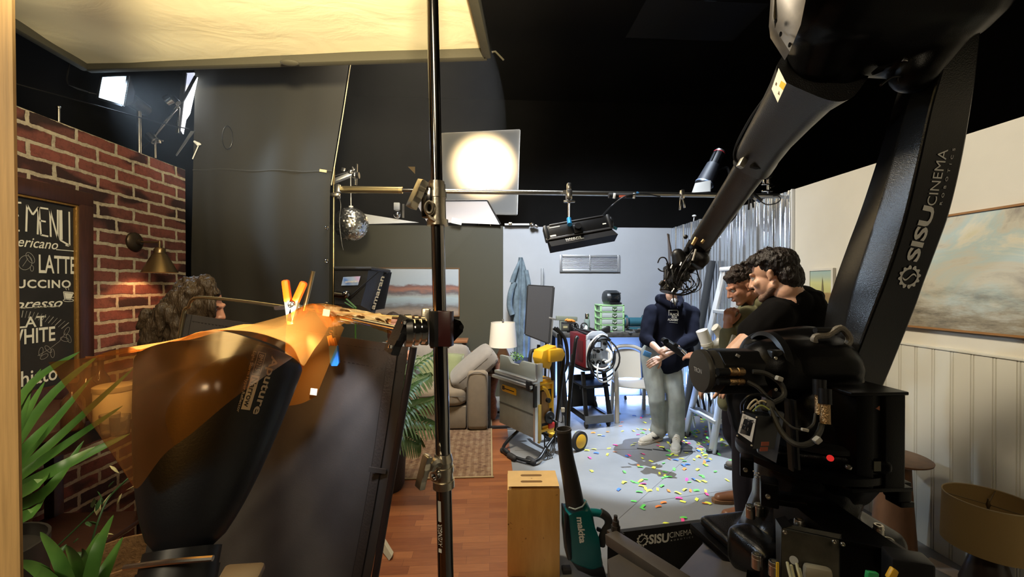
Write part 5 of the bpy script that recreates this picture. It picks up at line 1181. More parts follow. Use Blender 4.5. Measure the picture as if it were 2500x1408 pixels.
# ------------------------------------------------------------------ living-room set in front of the green wall
def painting_mat(name, stops, sky_noise=.25, scale=(1.5, 6), axis=0, detail=6, z0=0, z1=1, streak=.35):
    m, nd, ln, b = new_mat(name); tc = nd.new('ShaderNodeTexCoord'); sp = nd.new('ShaderNodeSeparateXYZ'); ln.new(tc.outputs['Object'], sp.inputs[0])
    n = noise_node(nd, ln, scale[0], detail, .6, (1, 1, scale[1]) if True else None); n2 = noise_node(nd, ln, scale[0] * 4, 4, .6, (1, 1, scale[1] * .8))
    mr = nd.new('ShaderNodeMapRange'); mr.inputs[1].default_value = z0; mr.inputs[2].default_value = z1; ln.new(sp.outputs[2], mr.inputs[0])
    a = nd.new('ShaderNodeMath'); a.operation = 'MULTIPLY_ADD'; a.inputs[1].default_value = sky_noise; ln.new(n.outputs[0], a.inputs[0]); ln.new(mr.outputs[0], a.inputs[2])
    a2 = nd.new('ShaderNodeMath'); a2.operation = 'MULTIPLY_ADD'; a2.inputs[1].default_value = sky_noise * streak; ln.new(n2.outputs[0], a2.inputs[0]); ln.new(a.outputs[0], a2.inputs[2])
    s_ = nd.new('ShaderNodeMath'); s_.operation = 'SUBTRACT'; s_.inputs[1].default_value = sky_noise * (.5 + .5 * streak); ln.new(a2.outputs[0], s_.inputs[0])
    r = ramp(nd, ln, s_.outputs[0], stops); ln.new(r.outputs[0], b.inputs['Base Color']); b.inputs['Roughness'].default_value = .5
    bump(nd, ln, n2.outputs[0], b, .2, .003); return m
def framed(name, label, q, depth, m, frm, fw, z0, z1):
    t = thing(name, label, 'painting', q[3]); n_ = (q[1] - q[0]).cross(q[3] - q[0]).normalized(); c = sum(q, V()) / 4
    if n_.dot(EYE - c) < 0: n_ = -n_
    MB().loft([[p + n_ * depth for p in q], [p + n_ * .003 for p in q]]).build('canvas', m, t)
    for i in range(4):
        a, e = q[i], q[(i + 1) % 4]; k_ = (e - a).normalized() * (fw / 2 if i % 2 == 0 else -fw / 2); MB().bar(a + n_ * depth * .6 - k_, e + n_ * depth * .6 + k_, fw, depth * 1.5, n_).build('frame_rail', frm, t)
    return t
q = [at(893, 654, YB - .001), at(1121, 655, YB - .001), at(1121, 771, YB - .001), at(893, 773, YB - .001)]
SEA = painting_mat('sea_painting', [(0, (.16, .12, .1)), (.12, (.3, .24, .19)), (.2, (.14, .13, .13)), (.26, (.26, .31, .35)), (.38, (.33, .42, .47)), (.44, (.32, .35, .35)), (.5, (.13, .11, .12)), (.56, (.32, .15, .11)), (.63, (.17, .1, .1)), (.67, (.36, .42, .48)), (1, (.4, .45, .5))], .22, (2.6, 3.2), z0=0, z1=q[0].z - q[3].z)
framed('landscape_painting', 'wide framed painting of a lake and red hills on the green wall', q, .02, SEA, mat('thin_wood_frame', (.16, .08, .03), .4), .012, 0, 1)

SOF = mat('sofa_fabric', (0.2, 0.155, 0.105), .95, sheen=.2, vary=.08, vscale=12, bmp=.35, bscale=320); SOF2 = mat('sofa_cushion_fabric', (0.23, 0.205, 0.18), .95, sheen=.2, vary=.08, vscale=12, bmp=.35, bscale=320)
SEAMM = mat('seam_thread', (.1, .085, .07), .9)
sf = thing('grey_sofa', 'grey fabric sofa facing the room before the green wall', 'sofa', (-1.0, 5.0, 0))
MB().box((-1.09, 4.99, .155), (1.66, .84, .25), bev=.02).build('base', SOF, sf)
def cushion(c, d, p=.03, n=8, rot=None, puff=.25):
    b = MB(); m = Matrix.Translation(V(c)) @ ((Euler(rot).to_matrix().to_4x4()) if rot else Matrix.Identity(4)); b.m = m
    r = bmesh.ops.create_cube(b.bm, size=1)['verts']; bmesh.ops.subdivide_edges(b.bm, edges=b.bm.edges[:], cuts=n, use_grid_fill=True)
    for v in b.bm.verts:
        x, y, z = v.co * 2; f = lambda a, e: math.copysign(abs(a) ** 1, a)
        k = 1 - .5 * (max(abs(x), abs(y), abs(z)) * 0); rr = .5 * p / min(d)
        e = 6.0; nrm_ = (abs(x) ** e + abs(y) ** e + abs(z) ** e) ** (1 / e); u = V((x, y, z)) / nrm_
        sz = 1 + puff * (1 - u.x ** 2) * (1 - u.y ** 2) * (1 if d[2] == min(d) else 0)
        sy_ = 1 + puff * (1 - u.x ** 2) * (1 - u.z ** 2) * (1 if d[1] == min(d) else 0)
        v.co = m @ V((u.x * d[0] / 2, u.y * d[1] / 2 * sy_, u.z * d[2] / 2 * sz))
    return b
for i, x in enumerate((-1.52, -.67)):
    cushion((x, 4.94, .38), (.84, .84, .2), puff=.16).build('seat_cushion', SOF, sf, smooth=80)
    cushion((x, 5.33, .66), (.82, .2, .42), rot=(R(-10), 0, 0), puff=.2).build('back_cushion', SOF2, sf, smooth=80)
MB().box((-1.09, 5.46, .4), (1.68, .16, .74), bev=.04).build('back', SOF, sf)
MB().tube([V((-.26 - .008, 4.532, .4)), V((-.67, 4.517, .413)), V((-1.08, 4.53, .4))], .004).build('piping', SEAMM, sf)
for x in (-.135, -2.04):
    ar = MB().box((x, 4.98, .35), (.235, .9, .66), bev=.055, seg=4).build('arm', SOF, sf)
    MB().tube(catmull([V((x - .11, 4.53, .04)), V((x - .11, 4.53, .55)), V((x - .06, 4.528, .655)), V((x + .06, 4.528, .655)), V((x + .11, 4.53, .55)), V((x + .11, 4.53, .04))], 4), .004).build('piping', SEAMM, ar)
for x in (-.1, -2.06):
    for y in (4.62, 5.4): MB().box((x, y, .02), (.06, .06, .04)).build('foot', MATTE, sf)
GRN = mat('green_cushion_fabric', (.19, .21, .1), .95, sheen=.3, vary=.1, vscale=9, bmp=.2, bscale=260)
def pillow(name, label, c, s_, rot, m, th=.14, group=None):
    b = MB(); m4 = Matrix.Translation(V(c)) @ Euler(rot).to_matrix().to_4x4(); N_ = 14; fr = []; bk = []
    for side in (1, -1):
        g = [[None] * (N_ + 1) for _ in range(N_ + 1)]
        for i in range(N_ + 1):
            for j in range(N_ + 1):
                u, v = i / N_ * 2 - 1, j / N_ * 2 - 1; e = (1 - u ** 4) * (1 - v ** 4); pin = 1 - .06 * (1 - abs(u)) * 0 - .07 * ((1 - u * u) * abs(v) ** 3 + (1 - v * v) * abs(u) ** 3)
                g[i][j] = b.bm.verts.new(m4 @ V((u * s_[0] / 2 * pin, side * th / 2 * e ** .6, v * s_[1] / 2 * pin)))
        for i in range(N_):
            for j in range(N_): b.face([g[i][j], g[i + 1][j], g[i + 1][j + 1], g[i][j + 1]])
    bmesh.ops.remove_doubles(b.bm, verts=b.bm.verts[:], dist=.0005)
    o = thing(name, label, 'cushion', c, group=group); b.build('cover', m, o, smooth=80)
    pp = [(-1, -1), (1, -1), (1, 1), (-1, 1)]; e = []
    for (u0, v0), (u1, v1) in zip(pp, pp[1:] + pp[:1]):
        for k in range(6):
            u, v = u0 + (u1 - u0) * k / 6, v0 + (v1 - v0) * k / 6; pin = 1 - .07 * ((1 - u * u) * abs(v) ** 3 + (1 - v * v) * abs(u) ** 3); e.append(m4 @ V((u * s_[0] / 2 * pin, 0, v * s_[1] / 2 * pin)))
    MB().tube(e, .005, 6, closed=True).build('piping', m, o); return o
pillow('green_cushion', 'green square cushion on the sofa just right of the steel pole', at(1090, 898, 5.08), (.4, .4), (R(-20), R(10), R(12)), GRN, .15, 'green sofa cushions')
pillow('green_cushion', 'green square cushion on the sofa left of the steel pole, half behind palm leaves', at(1036, 912, 4.98), (.38, .38), (R(-20), R(8), R(-30)), GRN, .15, 'green sofa cushions')
m4 = Matrix.Translation(at(1156, 896, 4.84)) @ Euler((R(6), R(-40), R(4))).to_matrix().to_4x4(); b = cushion((0, 0, 0), (.6, .5, .2), puff=.3)
for v in b.bm.verts: v.co = m4 @ v.co
gc = thing('loose_back_cushion', 'plump grey cushion lying aslant over the right sofa arm', 'cushion', at(1120, 940, 4.7)); b.build('cover', SOF2, gc, smooth=80)
for yy in (-.05, .04):
    e = 6.0; pts = []
    for i in range(32):
        a = 2 * PI * i / 32; x, z = math.cos(a), math.sin(a); k = (abs(x) ** e + abs(z) ** e) ** (1 / e); pts.append(m4 @ V((x / k * .298, z / k * .249, yy)))
    MB().tube(pts, .0035, 6, closed=True).build('piping', SEAMM, gc)
RUST = mat('rust_throw', (.22, .085, .045), .95, sheen=.3, vary=.3, vscale=40, bmp=.9, bscale=90)
bl = thing('rust_throw_blanket', 'rust brown knitted throw bunched behind the slanting grey cushion', 'blanket', at(1200, 1030, 4.95))
bk_ = [at(1128, 905, 5.0), at(1140, 882, 5.0), at(1158, 868, 5.0), at(1180, 864, 5.0), at(1198, 868, 4.98), at(1210, 885, 4.95), at(1208, 920, 4.93), at(1200, 960, 4.95), at(1204, 1000, 4.95), at(1200, 1030, 4.95)]
b = MB(); cc = catmull(bk_, 6)
b.tube([p + V((.012 * mnoise.noise(V((i * .4, 0, 0))), 0, .012 * mnoise.noise(V((i * .5, 3, 0))))) for i, p in enumerate(cc)], [.05 + .018 * mnoise.noise(V((i * .3, 7, 0))) for i in range(len(cc))], 14); b.build('throw', RUST, bl, smooth=80)
b = MB(); r_ = random.Random(2)
for i in range(8): p = cc[6 + i * 3]; b.tube([p + V((0, -.02, .045)), p + V((r_.uniform(-.03, .03), -.05, .06))], .006, 6)
b.build('fringe', RUST, bl)
def rug_mat():
    m, nd, ln, b = new_mat('rug_pattern'); tc = nd.new('ShaderNodeTexCoord'); sp = nd.new('ShaderNodeSeparateXYZ'); ln.new(tc.outputs['Object'], sp.inputs[0])
    n = noise_node(nd, ln, 14, 6, .7); base = ramp(nd, ln, n.outputs[0], [(.3, (.1, .05, .03)), (.5, (.2, .12, .065)), (.7, (.25, .18, .11))])
    vo = nd.new('ShaderNodeTexVoronoi'); vo.inputs['Scale'].default_value = 16; ln.new(tc.outputs['Object'], vo.inputs[0]); rr = ramp(nd, ln, vo.outputs[0], [(.12, (.5, .42, .35)), (.3, (1, 1, 1))])
    wv = nd.new('ShaderNodeTexWave'); wv.inputs['Scale'].default_value = 5; wv.bands_direction = 'X'; wv.inputs['Distortion'].default_value = 1.5; ln.new(tc.outputs['Object'], wv.inputs[0]); wr_ = ramp(nd, ln, wv.outputs[0], [(.3, (.6, .5, .42)), (.6, (1, 1, 1))])
    mx = nd.new('ShaderNodeMixRGB'); mx.blend_type = 'MULTIPLY'; mx.inputs[0].default_value = .8; ln.new(base.outputs[0], mx.inputs[1]); ln.new(rr.outputs[0], mx.inputs[2])
    mx2 = nd.new('ShaderNodeMixRGB'); mx2.blend_type = 'MULTIPLY'; mx2.inputs[0].default_value = .55; ln.new(mx.outputs[0], mx2.inputs[1]); ln.new(wr_.outputs[0], mx2.inputs[2]); ln.new(mx2.outputs[0], b.inputs['Base Color'])
    b.inputs['Roughness'].default_value = .95; bump(nd, ln, n.outputs[0], b, .4, .004); return m
rx1, ry0 = on_z(1203, 1157, .015).x, on_z(1203, 1157, .015).y
rg = thing('patterned_rug', 'worn beige and red patterned rug in front of the grey sofa', 'rug', (rx1 - 1, ry0 + .6, .01))
MB().box((rx1 - 1.1, ry0 + .7, .0155), (2.2, 1.5, .009), bev=.003).build('pile', rug_mat(), rg)
MB().box((rx1 - .006, ry0 + .7, .0165), (.014, 1.52, .012), bev=.004).box((rx1 - 1.1, ry0 - .05, .0165), (2.22, .014, .012), bev=.004).build('binding', mat('rug_binding', (.34, .26, .14), .9), rg)
# wooden console behind the sofa
cs = thing('console_table', 'narrow wooden console with tray behind the sofa back', 'console table', (-.8, 5.78, 0))
MB().box((-.85, 5.76, .86), (1.1, .3, .035), bev=.004).build('top', mat('warm_wood', (.24, .1, .04), .4, vary=.2, vscale=5, stretch=(1, 8, 8)), cs)
for x in (-1.35, -.35): MB().box((x, 5.76, .42), (.05, .26, .845)).build('leg', WOODD, cs)
simple('wooden_box', 'small wooden box on the end of the console behind the pole', 'box', MB().box(at(1098, 833, 5.7) * V((1, 1, 0)) + V((0, 0, .92)), (.1, .12, .085), bev=.004), mat('box_wood', (.4, .26, .13), .5, vary=.2, vscale=8))
# side table, lamp, small plant
LX, LY, LZ = at(1228, 880, 5.02).x, 5.02, .62
sd = thing('side_table', 'wooden side table with black runners right of the sofa', 'side table', (LX, LY, 0))
MB().box((.17, 4.92, LZ - .018), (.46, .52, .036), bev=.004).build('top', WOODD, sd)
for y in (4.62, 5.16):
    MB().box((.14, y, .03), (.42, .028, .024), bev=.003).build('runner', MATTE, sd)
    MB().box((-.0, y, .32), (.028, .028, .57)).build('leg', MATTE, sd)
tlm = thing('table_lamp', 'ceramic table lamp with white drum shade on the wooden side table', 'lamp', (LX, LY, LZ))
MB().lathe([(.085, 0), (.098, .02), (.1, .06), (.085, .14), (.055, .21), (.035, .25), (.03, .275)], (LX, LY, LZ), n=36).build('base', mat('terracotta', (.42, .22, .12), .6, vary=.12, vscale=12), tlm)
MB().lathe([(.172, .26), (.148, .555), (.146, .555), (.17, .26)], (LX, LY, LZ), n=48, cap=False).build('lamp_shade', mat('linen_shade', (.85, .78, .66), .9), tlm)
MB().lathe([(.012, .55), (.016, .565), (.006, .575), (.014, .59), (.002, .6)], (LX, LY, LZ), n=16).build('finial', STEEL, tlm)
pp_ = at(1258, 880, 4.86); sp_ = thing('small_pot_plant', 'small bright green leafy plant between the lamp and the table saw', 'plant', (pp_.x, pp_.y, LZ))
MB().lathe([(.05, 0), (.065, .07), (.06, .07), (.055, .06)], (pp_.x, pp_.y, LZ), n=24).build('pot', mat('dark_pot', (.02, .018, .016), .5), sp_)
r_ = random.Random(8); b = MB()
for i in range(90):
    d_ = V((r_.gauss(0, 1), r_.gauss(0, 1), abs(r_.gauss(0, 1)) + .2)).normalized(); p = V((pp_.x, pp_.y, LZ + .1)) + V((d_.x * .13, d_.y * .1, d_.z * .12)) * r_.uniform(.3, 1)
    m_ = Euler((r_.uniform(-1, 1), r_.uniform(-1, 1), r_.uniform(0, 6))).to_matrix().to_4x4(); m_.translation = p
    b.poly([m_ @ V(k) for k in ((-.016, 0, 0), (0, .009, .004), (.018, 0, 0), (0, -.009, .004))])
b.build('foliage', LEAF3, sp_, normals=False)
# palm
pb_ = V((at(948, 1190, 3.3).x, 3.3, 0)); pl_ = thing('palm_plant', 'palm plant in a dark woven pot between the flag and the rug', 'plant', pb_)
b = MB(); b.lathe([(.105, 0.01), (.125, .05), (.14, .34), (.13, .34), (.12, .3)], pb_, n=36); b.build('pot', mat('woven_pot', (.012, .011, .01), .6, bmp=1.0, bscale=110), pl_)
MB().cyl(pb_ + V((0, 0, .3)), pb_ + V((0, 0, .312)), .125).build('soil', mat('soil', (.02, .013, .008), .95), pl_)
r_ = random.Random(4)
def frond(b, P, n, L, drop=.25):
    C_ = catmull(P, 8); b.tube(C_, [.006 * (1 - .7 * i / len(C_)) for i in range(len(C_))], 5)
    for i in range(n):
        t = .25 + .75 * i / (n - 1); k = t * (len(C_) - 1); i0 = min(int(k), len(C_) - 2); p = C_[i0].lerp(C_[i0 + 1], k - i0); d_ = (C_[i0 + 1] - C_[i0]).normalized()
        s_ = d_.cross(V((0, -.5, 1))).normalized(); ll = L * (math.sin(PI * min(1, .18 + t * .8)) ** .6)
        for sg in (1, -1):
            dv = (s_ * sg * .8 + d_ * .75 + V((0, 0, -drop + r_.uniform(-.08, .08)))).normalized()
            blade(b, [p, p + dv * ll * .5 + V((0, 0, .01)), p + dv * ll + V((0, 0, -.03))], .0085, V((0, -1, .4)), .1)
tips = [((975, 935), (1068, 858), 3.25), ((985, 960), (1048, 918), 3.15), ((980, 1010), (1062, 975), 3.1), ((975, 1030), (1066, 1040), 3.05), ((960, 960), (1010, 880), 3.4), ((950, 950), (930, 850), 3.4), ((940, 980), (880, 900), 3.4), ((955, 1010), (1020, 945), 3.3), ((965, 1060), (1025, 1085), 3.1), ((930, 1010), (870, 990), 3.35), ((950, 940), (975, 850), 3.5)]
for m0, tp, yy in tips:
    b = MB(); frond(b, [pb_ + V((r_.uniform(-.03, .03), r_.uniform(-.03, .03), .3)), at(*m0, yy), at(*tp, yy - .02)], 19, .17); b.build('frond', LEAF2, pl_, normals=False)
# pale wedge near the bottom of the flag
b = MB(); b.loft([[on_z(918, 1325, .03), on_z(935, 1322, .06), on_z(957, 1358, .03), on_z(950, 1368, .012)], [p + V((0.0, .04, 0)) for p in (on_z(918, 1325, .03), on_z(935, 1322, .06), on_z(957, 1358, .03), on_z(950, 1368, .012))]])
simple('metal_wedge', 'pale metal wedge on the wood floor beside the flag corner', 'wedge', b, mat('pale_metal', (.4, .36, .26), .5))
# ------------------------------------------------------------------ workshop set before the grey wall
YEL = mat('tool_yellow', (0.75, 0.42, 0.02), .4); GTOP = mat('cast_table_grey', (0.23, 0.24, 0.22), .45, .3, vary=.15, vscale=7); DGR = mat('fence_shade_grey', (.035, .035, .036), .5)
# wall grille
gq = [at(1366, 622, YB), at(1513, 623, YB), at(1513, 664, YB), at(1366, 663, YB)]; x0, x1, z0, z1 = gq[0].x, gq[1].x, gq[2].z, gq[0].z
vg = thing('wall_vent', 'silver louvred air vent on the grey wall under the hanging light bar', 'vent', gq[3])
GAL = mat('galvanised', (.55, .57, .6), .35, .8)
for c, d in (((x0 + .02, YB - .012, (z0 + z1) / 2), (.04, .024, z1 - z0)), ((x1 - .02, YB - .012, (z0 + z1) / 2), (.04, .024, z1 - z0)), (((x0 + x1) / 2, YB - .012, z1 - .018), (x1 - x0 - .08, .023, .036)), (((x0 + x1) / 2, YB - .012, z0 + .018), (x1 - x0 - .08, .023, .036)), (((x0 + x1) / 2, YB - .013, (z0 + z1) / 2), (.024, .026, z1 - z0))):
    MB().box(c, d, bev=.006).build('frame_rail', GAL, vg)
MB().box(((x0 + x1) / 2, YB - .003, (z0 + z1) / 2), (x1 - x0 - .03, .004, z1 - z0 - .03)).build('duct', mat('duct_grey', (.1, .1, .1), .6), vg)
b = MB()
for i in range(9): b.box(((x0 + x1) / 2, YB - .012, z0 + .045 + i * (z1 - z0 - .09) / 8), (x1 - x0 - .07, .003, .019), (R(-30), 0, 0))
b.build('louvres', GAL, vg)
# coverall on a hook
cv = thing('hanging_coverall', 'faded blue work coverall hanging on the grey wall', 'coverall', at(1265, 868, 5.9))
DEN = mat('faded_denim', (.12, .165, .2), .9, vary=.35, vscale=9, bmp=.35, bscale=120)
def cvr(u, v):
    edges = [(628, 1266, 1276), (660, 1260, 1284), (700, 1254, 1292), (740, 1250, 1295), (790, 1249, 1294), (840, 1253, 1292), (872, 1254, 1290)]
    y = 628 + 244 * v
    for e0, e1 in zip(edges, edges[1:]):
        if e0[0] <= y <= e1[0]: k = (y - e0[0]) / (e1[0] - e0[0]); l_, r_2 = e0[1] + (e1[1] - e0[1]) * k, e0[2] + (e1[2] - e0[2]) * k; break
    a = 2 * PI * u; w_ = (1 - math.cos(a / 1)) / 2 if u <= .5 else (1 - math.cos(a)) / 2
    px = l_ + (r_2 - l_) * w_ + 1.5 * math.sin(v * 9); dep = .05 + .05 * min(1, v * 3)
    return at(px, y, 5.93 - (dep * math.sin(a) if u <= .5 else .02 * math.sin(a)) - .018 * math.sin(px * .55 + v * 3) * (u < .5))
b = MB(); b.grid(cvr, 40, 36); b.build('body', DEN, cv, smooth=80)
b = MB(); b.tube(catmull([at(1270, 634, 5.9), at(1258, 665, 5.86), at(1250, 690, 5.86)], 6), [.015 + .022 * min(1, i / 8) for i in range(13)], 12); b.build('collar', DEN, cv, smooth=80)
b = MB(); b.tube(catmull([at(1256, 690, 5.87), at(1247, 715, 5.84), at(1244, 745, 5.84), at(1250, 768, 5.84)], 6), .042, 12); b.build('sleeve', DEN, cv, smooth=80)
b = MB(); b.tube(catmull([at(1284, 660, 5.87), at(1291, 700, 5.84), at(1292, 745, 5.84)], 6), .034, 12); b.build('sleeve', DEN, cv, smooth=80)
MB().cyl(at(1271, 630, YB), at(1271, 630, 5.9), .006).build('hook', STEEL, cv)
simple('steel_channel', 'short upright grey steel channel standing against the grey wall by the dark panel', 'steel channel', MB().bar(at(1324, 655, 5.95), V((at(1324, 655, 5.95).x - .02, 5.95, .0)), .07, .03, bev=.003), mat('channel_grey', (.28, .3, .32), .4, .5))
# grey flag panel on stand
q = [at(1290, 697, 4.75), at(1352, 701, 4.7), at(1341, 838, 4.7), at(1283, 815, 4.75)]
gf = thing('grey_flag_panel', 'dark grey fabric panel standing behind the yellow table saw', 'flag', V((q[2].x, 4.75, 0)))
MB().loft([q, [p + V((0, .02, 0)) for p in q]]).build('cloth', mat('dark_grey_cloth', (.055, .055, .06), .85, bmp=.2, bscale=150), gf)
for i in range(4): MB().bar(q[i] + V((0, .01, 0)), q[(i + 1) % 4] + V((0, .01, 0)), .018, .026).build('frame_rail', MATTE, gf)
MB().cyl(V((q[2].x - .05, 4.78, 0.02)), at(1335, 760, 4.78), .014).build('stand', BLACK, gf)
# workbench
zb = 1.0; bx0, bx1 = at(1357, 820, 5.3).x, 2.32
wb = thing('workbench', 'long black-edged workbench along the grey wall', 'workbench', ((bx0 + bx1) / 2, 5.65, 0))
BTOP = mat('scarred_bench_top', (.06, .058, .055), .6, vary=.5, vscale=18, bmp=.4, bscale=40)
MB().box(((bx0 + bx1) / 2, 5.645, zb - .028), (bx1 - bx0, .69, .056), bev=.004).build('top', BTOP, wb)
for x in (bx0 + .06, bx1 - .06):
    for y in (5.36, 5.92): MB().box((x, y, (zb - .056) / 2), (.06, .06, zb - .056)).build('leg', BLACK, wb)
tube_m = mat('lit_tube', (1, 1, 1), .5, emit=(.55, .72, 1.0), estr=22)
for i, (xa, xb_) in enumerate(((at(1383, 985, 5.72).x, at(1427, 985, 5.72).x), (at(1455, 985, 5.72).x, at(1500, 985, 5.72).x), (at(1529, 985, 5.72).x, at(1592, 985, 5.72).x))):
    tb = thing('led_tube', ('glowing blue-white tube light on the floor left of the welder cart', 'glowing tube light on the floor behind the welder cart', 'glowing blue-white tube light on the floor behind the white chair')[i], 'tube light', (xa, 5.72, 0), group='tube lights under the bench')
    MB().cyl((xa, 5.72, .032), (xb_, 5.72, .032), .022).build('tube', tube_m, tb)
    for x in (xa - .012, xb_ + .012): MB().cyl((x - .012, 5.72, .032), (x + .012, 5.72, .032), .03).build('end_cap', MATTE, tb)
    lamp('AREA', ((xa + xb_) / 2, 5.74, .07), ((xa + xb_) / 2, 6.0, .6), 17, (.26, .45, 1.0), xb_ - xa, size_y=.06)
# bench things
def on_bench(px, y): p = at(px, 800, y); p.z = zb; return p
dw = thing('drawer_tower', 'clear drawer tower with pale green frame on the workbench', 'drawers', on_bench(1485, 5.55))
o = on_bench(1487, 5.55); W_, D_, H_ = .33, .3, .37; MINT = mat('mint_plastic', (.35, .62, .3), .4); CLR = mat('clear_plastic', (.62, .7, .68), .25, trans=.35)
for i in range(5): MB().box(o + V((0, 0, .01 + i * (H_ - .02) / 4)), (W_, D_, .016), bev=.003).build('shelf_frame', MINT, dw)
for x in (-1, 1):
    for y in (-1, 1): MB().box(o + V((x * (W_ / 2 - .012), y * (D_ / 2 - .012), H_ / 2)), (.024, .024, H_), bev=.003).build('post', MINT, dw)
for i in range(4):
    zc_ = .01 + (i + .5) * (H_ - .02) / 4; dr2 = MB().box(o + V((0, -.01, zc_)), (W_ - .05, D_ - .02, .062), bev=.005).build('drawer', CLR, dw)
    MB().box(o + V((.03, -D_ / 2 - .002, zc_)), (.06, .008, .05)).build('handle_plate', mat('moss_plastic', (.06, .12, .05), .5), dr2)
    MB().tube([o + V((.03 + .022 * math.cos(a), -D_ / 2 - .012, zc_ + .004 + .022 * math.sin(a))) for a in [PI + j * PI / 8 for j in range(9)]], .0045, 6).build('handle', WHITE, dr2)
hm = thing('welding_helmet', 'black welding helmet resting on top of the drawer tower', 'helmet', o + V((.02, 0, H_)))
hz = o + V((.03, 0, H_ + .008)); b = MB()
secs = []
for z, w_, f_, bk_2 in ((0, .10, .10, .06), (.03, .115, .13, .08), (.08, .12, .145, .1), (.13, .115, .13, .1), (.165, .1, .09, .08), (.185, .07, .05, .05)):
    secs.append([hz + V((x * w_, y * (f_ if y < 0 else bk_2), z)) for x, y in ((-1, .5), (-1, -.3), (-.75, -.85), (-.3, -1), (.3, -1), (.75, -.85), (1, -.3), (1, .5), (.5, 1), (-.5, 1))])
b.loft(secs); b.build('shell', mat('helmet_black', (.02, .024, .028), .35), hm, smooth=35)
MB().box(hz + V((.02, -.135, .095)), (.13, .02, .075), (R(-8), 0, 0), .006).build('visor', mat('visor_black', (.008, .01, .012), .12), hm); MB().box(hz + V((.02, -.13, .145)), (.14, .03, .012), (R(-8), 0, 0), .003).build('brow', PLASTIC, hm); MB().box(hz + V((0.02, -.13, .012)), (.16, .05, .02), (R(12), 0, 0), .006).build('chin', PLASTIC, hm)
fl = thing('vacuum_flask', 'slim grey-green vacuum flask standing left of the drawer tower', 'flask', on_bench(1433, 5.6)); p = on_bench(1433, 5.6)
MB().lathe([(.036, 0), (.04, .005), (.04, .15), (.034, .165)], p, n=28).build('body', mat('sage_enamel', (.22, .29, .27), .35), fl); MB().lathe([(.03, .16), (.03, .235), (.027, .24)], p, n=28).build('cup', CHROME, fl); MB().lathe([(.0405, .045), (.0405, .05)], p, n=28).build('band', BLACK, fl)
bg_ = thing('bench_grinder', 'teal bench grinder at the right end of the workbench', 'bench grinder', on_bench(1550, 5.5)); p = on_bench(1550, 5.5) + V((0, 0, .13)); TEAL = mat('grinder_teal', (.02, .10, .14), .4)
MB().cyl(p + V((-.09, 0, 0)), p + V((.09, 0, 0)), .062, n=28).build('motor', TEAL, bg_)
for s_ in (-1, 1):
    MB().lathe([(.03, -.03), (.085, -.028), (.09, -.02), (.09, .02), (.085, .028), (.03, .03)], p + V((s_ * .14, 0, .01)), (1, 0, 0), n=32).build('wheel_guard', TEAL, bg_); MB().cyl(p + V((s_ * .14 - .012, -.02, 0)), p + V((s_ * .14 + .012, -.02, 0)), .082, n=28).build('wheel', mat('stone', (.1, .09, .09), .9), bg_)
b = MB(); b.box(p + V((0, 0, -.1)), (.2, .14, .06), bev=.01); b.build('base', TEAL, bg_)
simple('wire_tray', 'shallow grey tray in front of the teal grinder', 'tray', MB().lathe([(.05, 0), (.085, .05), (.08, .05), (.046, .006)], on_bench(1550, 5.38), n=24, cap=False), mat('tray_grey', (.2, .2, .2), .4, .5))
simple('wood_board', 'flat tan board lying on the bench under the grinder', 'board', MB().box(on_bench(1556, 5.42) + V((0.02, -.04, .008)), (.26, .09, .015), (0, 0, .05), .002), mat('tan_board', (.42, .3, .17), .6))
ch = thing('tool_case', 'black power tool battery charger box at the left end of the bench', 'tool case', on_bench(1385, 5.5)); p = on_bench(1385, 5.5)
MB().box(p + V((.02, 0, .065)), (.17, .16, .13), (0, 0, .1), .008).build('body', PLASTIC, ch); MB().box(p + V((-.045, -.085, .07)), (.1, .02, .09), (0, 0, .1), .004).build('face', mat('case_face', (.06, .06, .05), .5), ch)
g = MB(); put_text(g, 'LI', frame(p + V((.045, -.085, .08)), (1, .1, 0), y=(0, 0, 1)), .025, .03, bold=.02); g.build('lettering', LETTER, ch, normals=False)
MB().box(p + V((-.045, -.097, .075)), (.06, .004, .03), (0, 0, .1)).build('sticker', mat('case_sticker', (.4, .36, .2), .5), ch)
p = on_bench(1378, 5.7); simple('level_bar', 'grey-green metal level bar lying on top of the black tool case', 'level', MB().box(p + V((.03, 0, .165)), (.3, .05, .06), (0, R(3), .05), .004).box(p + V((.03, 0, .068)), (.2, .05, .134)), mat('level_green', (.2, .22, .17), .5))
p = on_bench(1391, 5.53); simple('orange_work_glove', 'crumpled orange and yellow work glove on the tool case', 'glove', MB().ball(p + V((.0, 0, .15)), (.05, .04, .025)).ball(p + V((.04, -.01, .145)), (.04, .03, .02), (0, .4, 0)).ball(p + V((-.045, 0, .16)), (.03, .02, .015), (0, -.5, 0)), mat('orange_glove', (.75, .25, .04), .8, vary=.5, vscale=40))
for i, (px, lb) in enumerate(((1404, 'black ear defender with pale cup lying beside the tool case'), (1426, 'black and white ear defender lying below the flask'))):
    p = on_bench(px, 5.42); e = thing('ear_defender', lb, 'ear defenders', p, group='ear defenders on the bench')
    for s_ in (-1, 1): MB().ball(p + V((s_ * .028, 0, .048)), (.022, .042, .048)).build('cup', PLASTIC if s_ < 0 or i == 0 else WHITE, e)
    MB().tube([p + V((.045 * math.cos(a), 0, .075 + .05 * math.sin(a))) for a in [j * PI / 8 for j in range(9)]], .008, 8).build('band', RUBBER, e); MB().box(p + V((-.012, -.045, .05)), (.02, .006, .03), (0, .4, 0)).build('badge', LETTER, e)
r_ = random.Random(21); SCR = mat('scrap_steel', (.32, .33, .33), .4, .7, vary=.4, vscale=30)
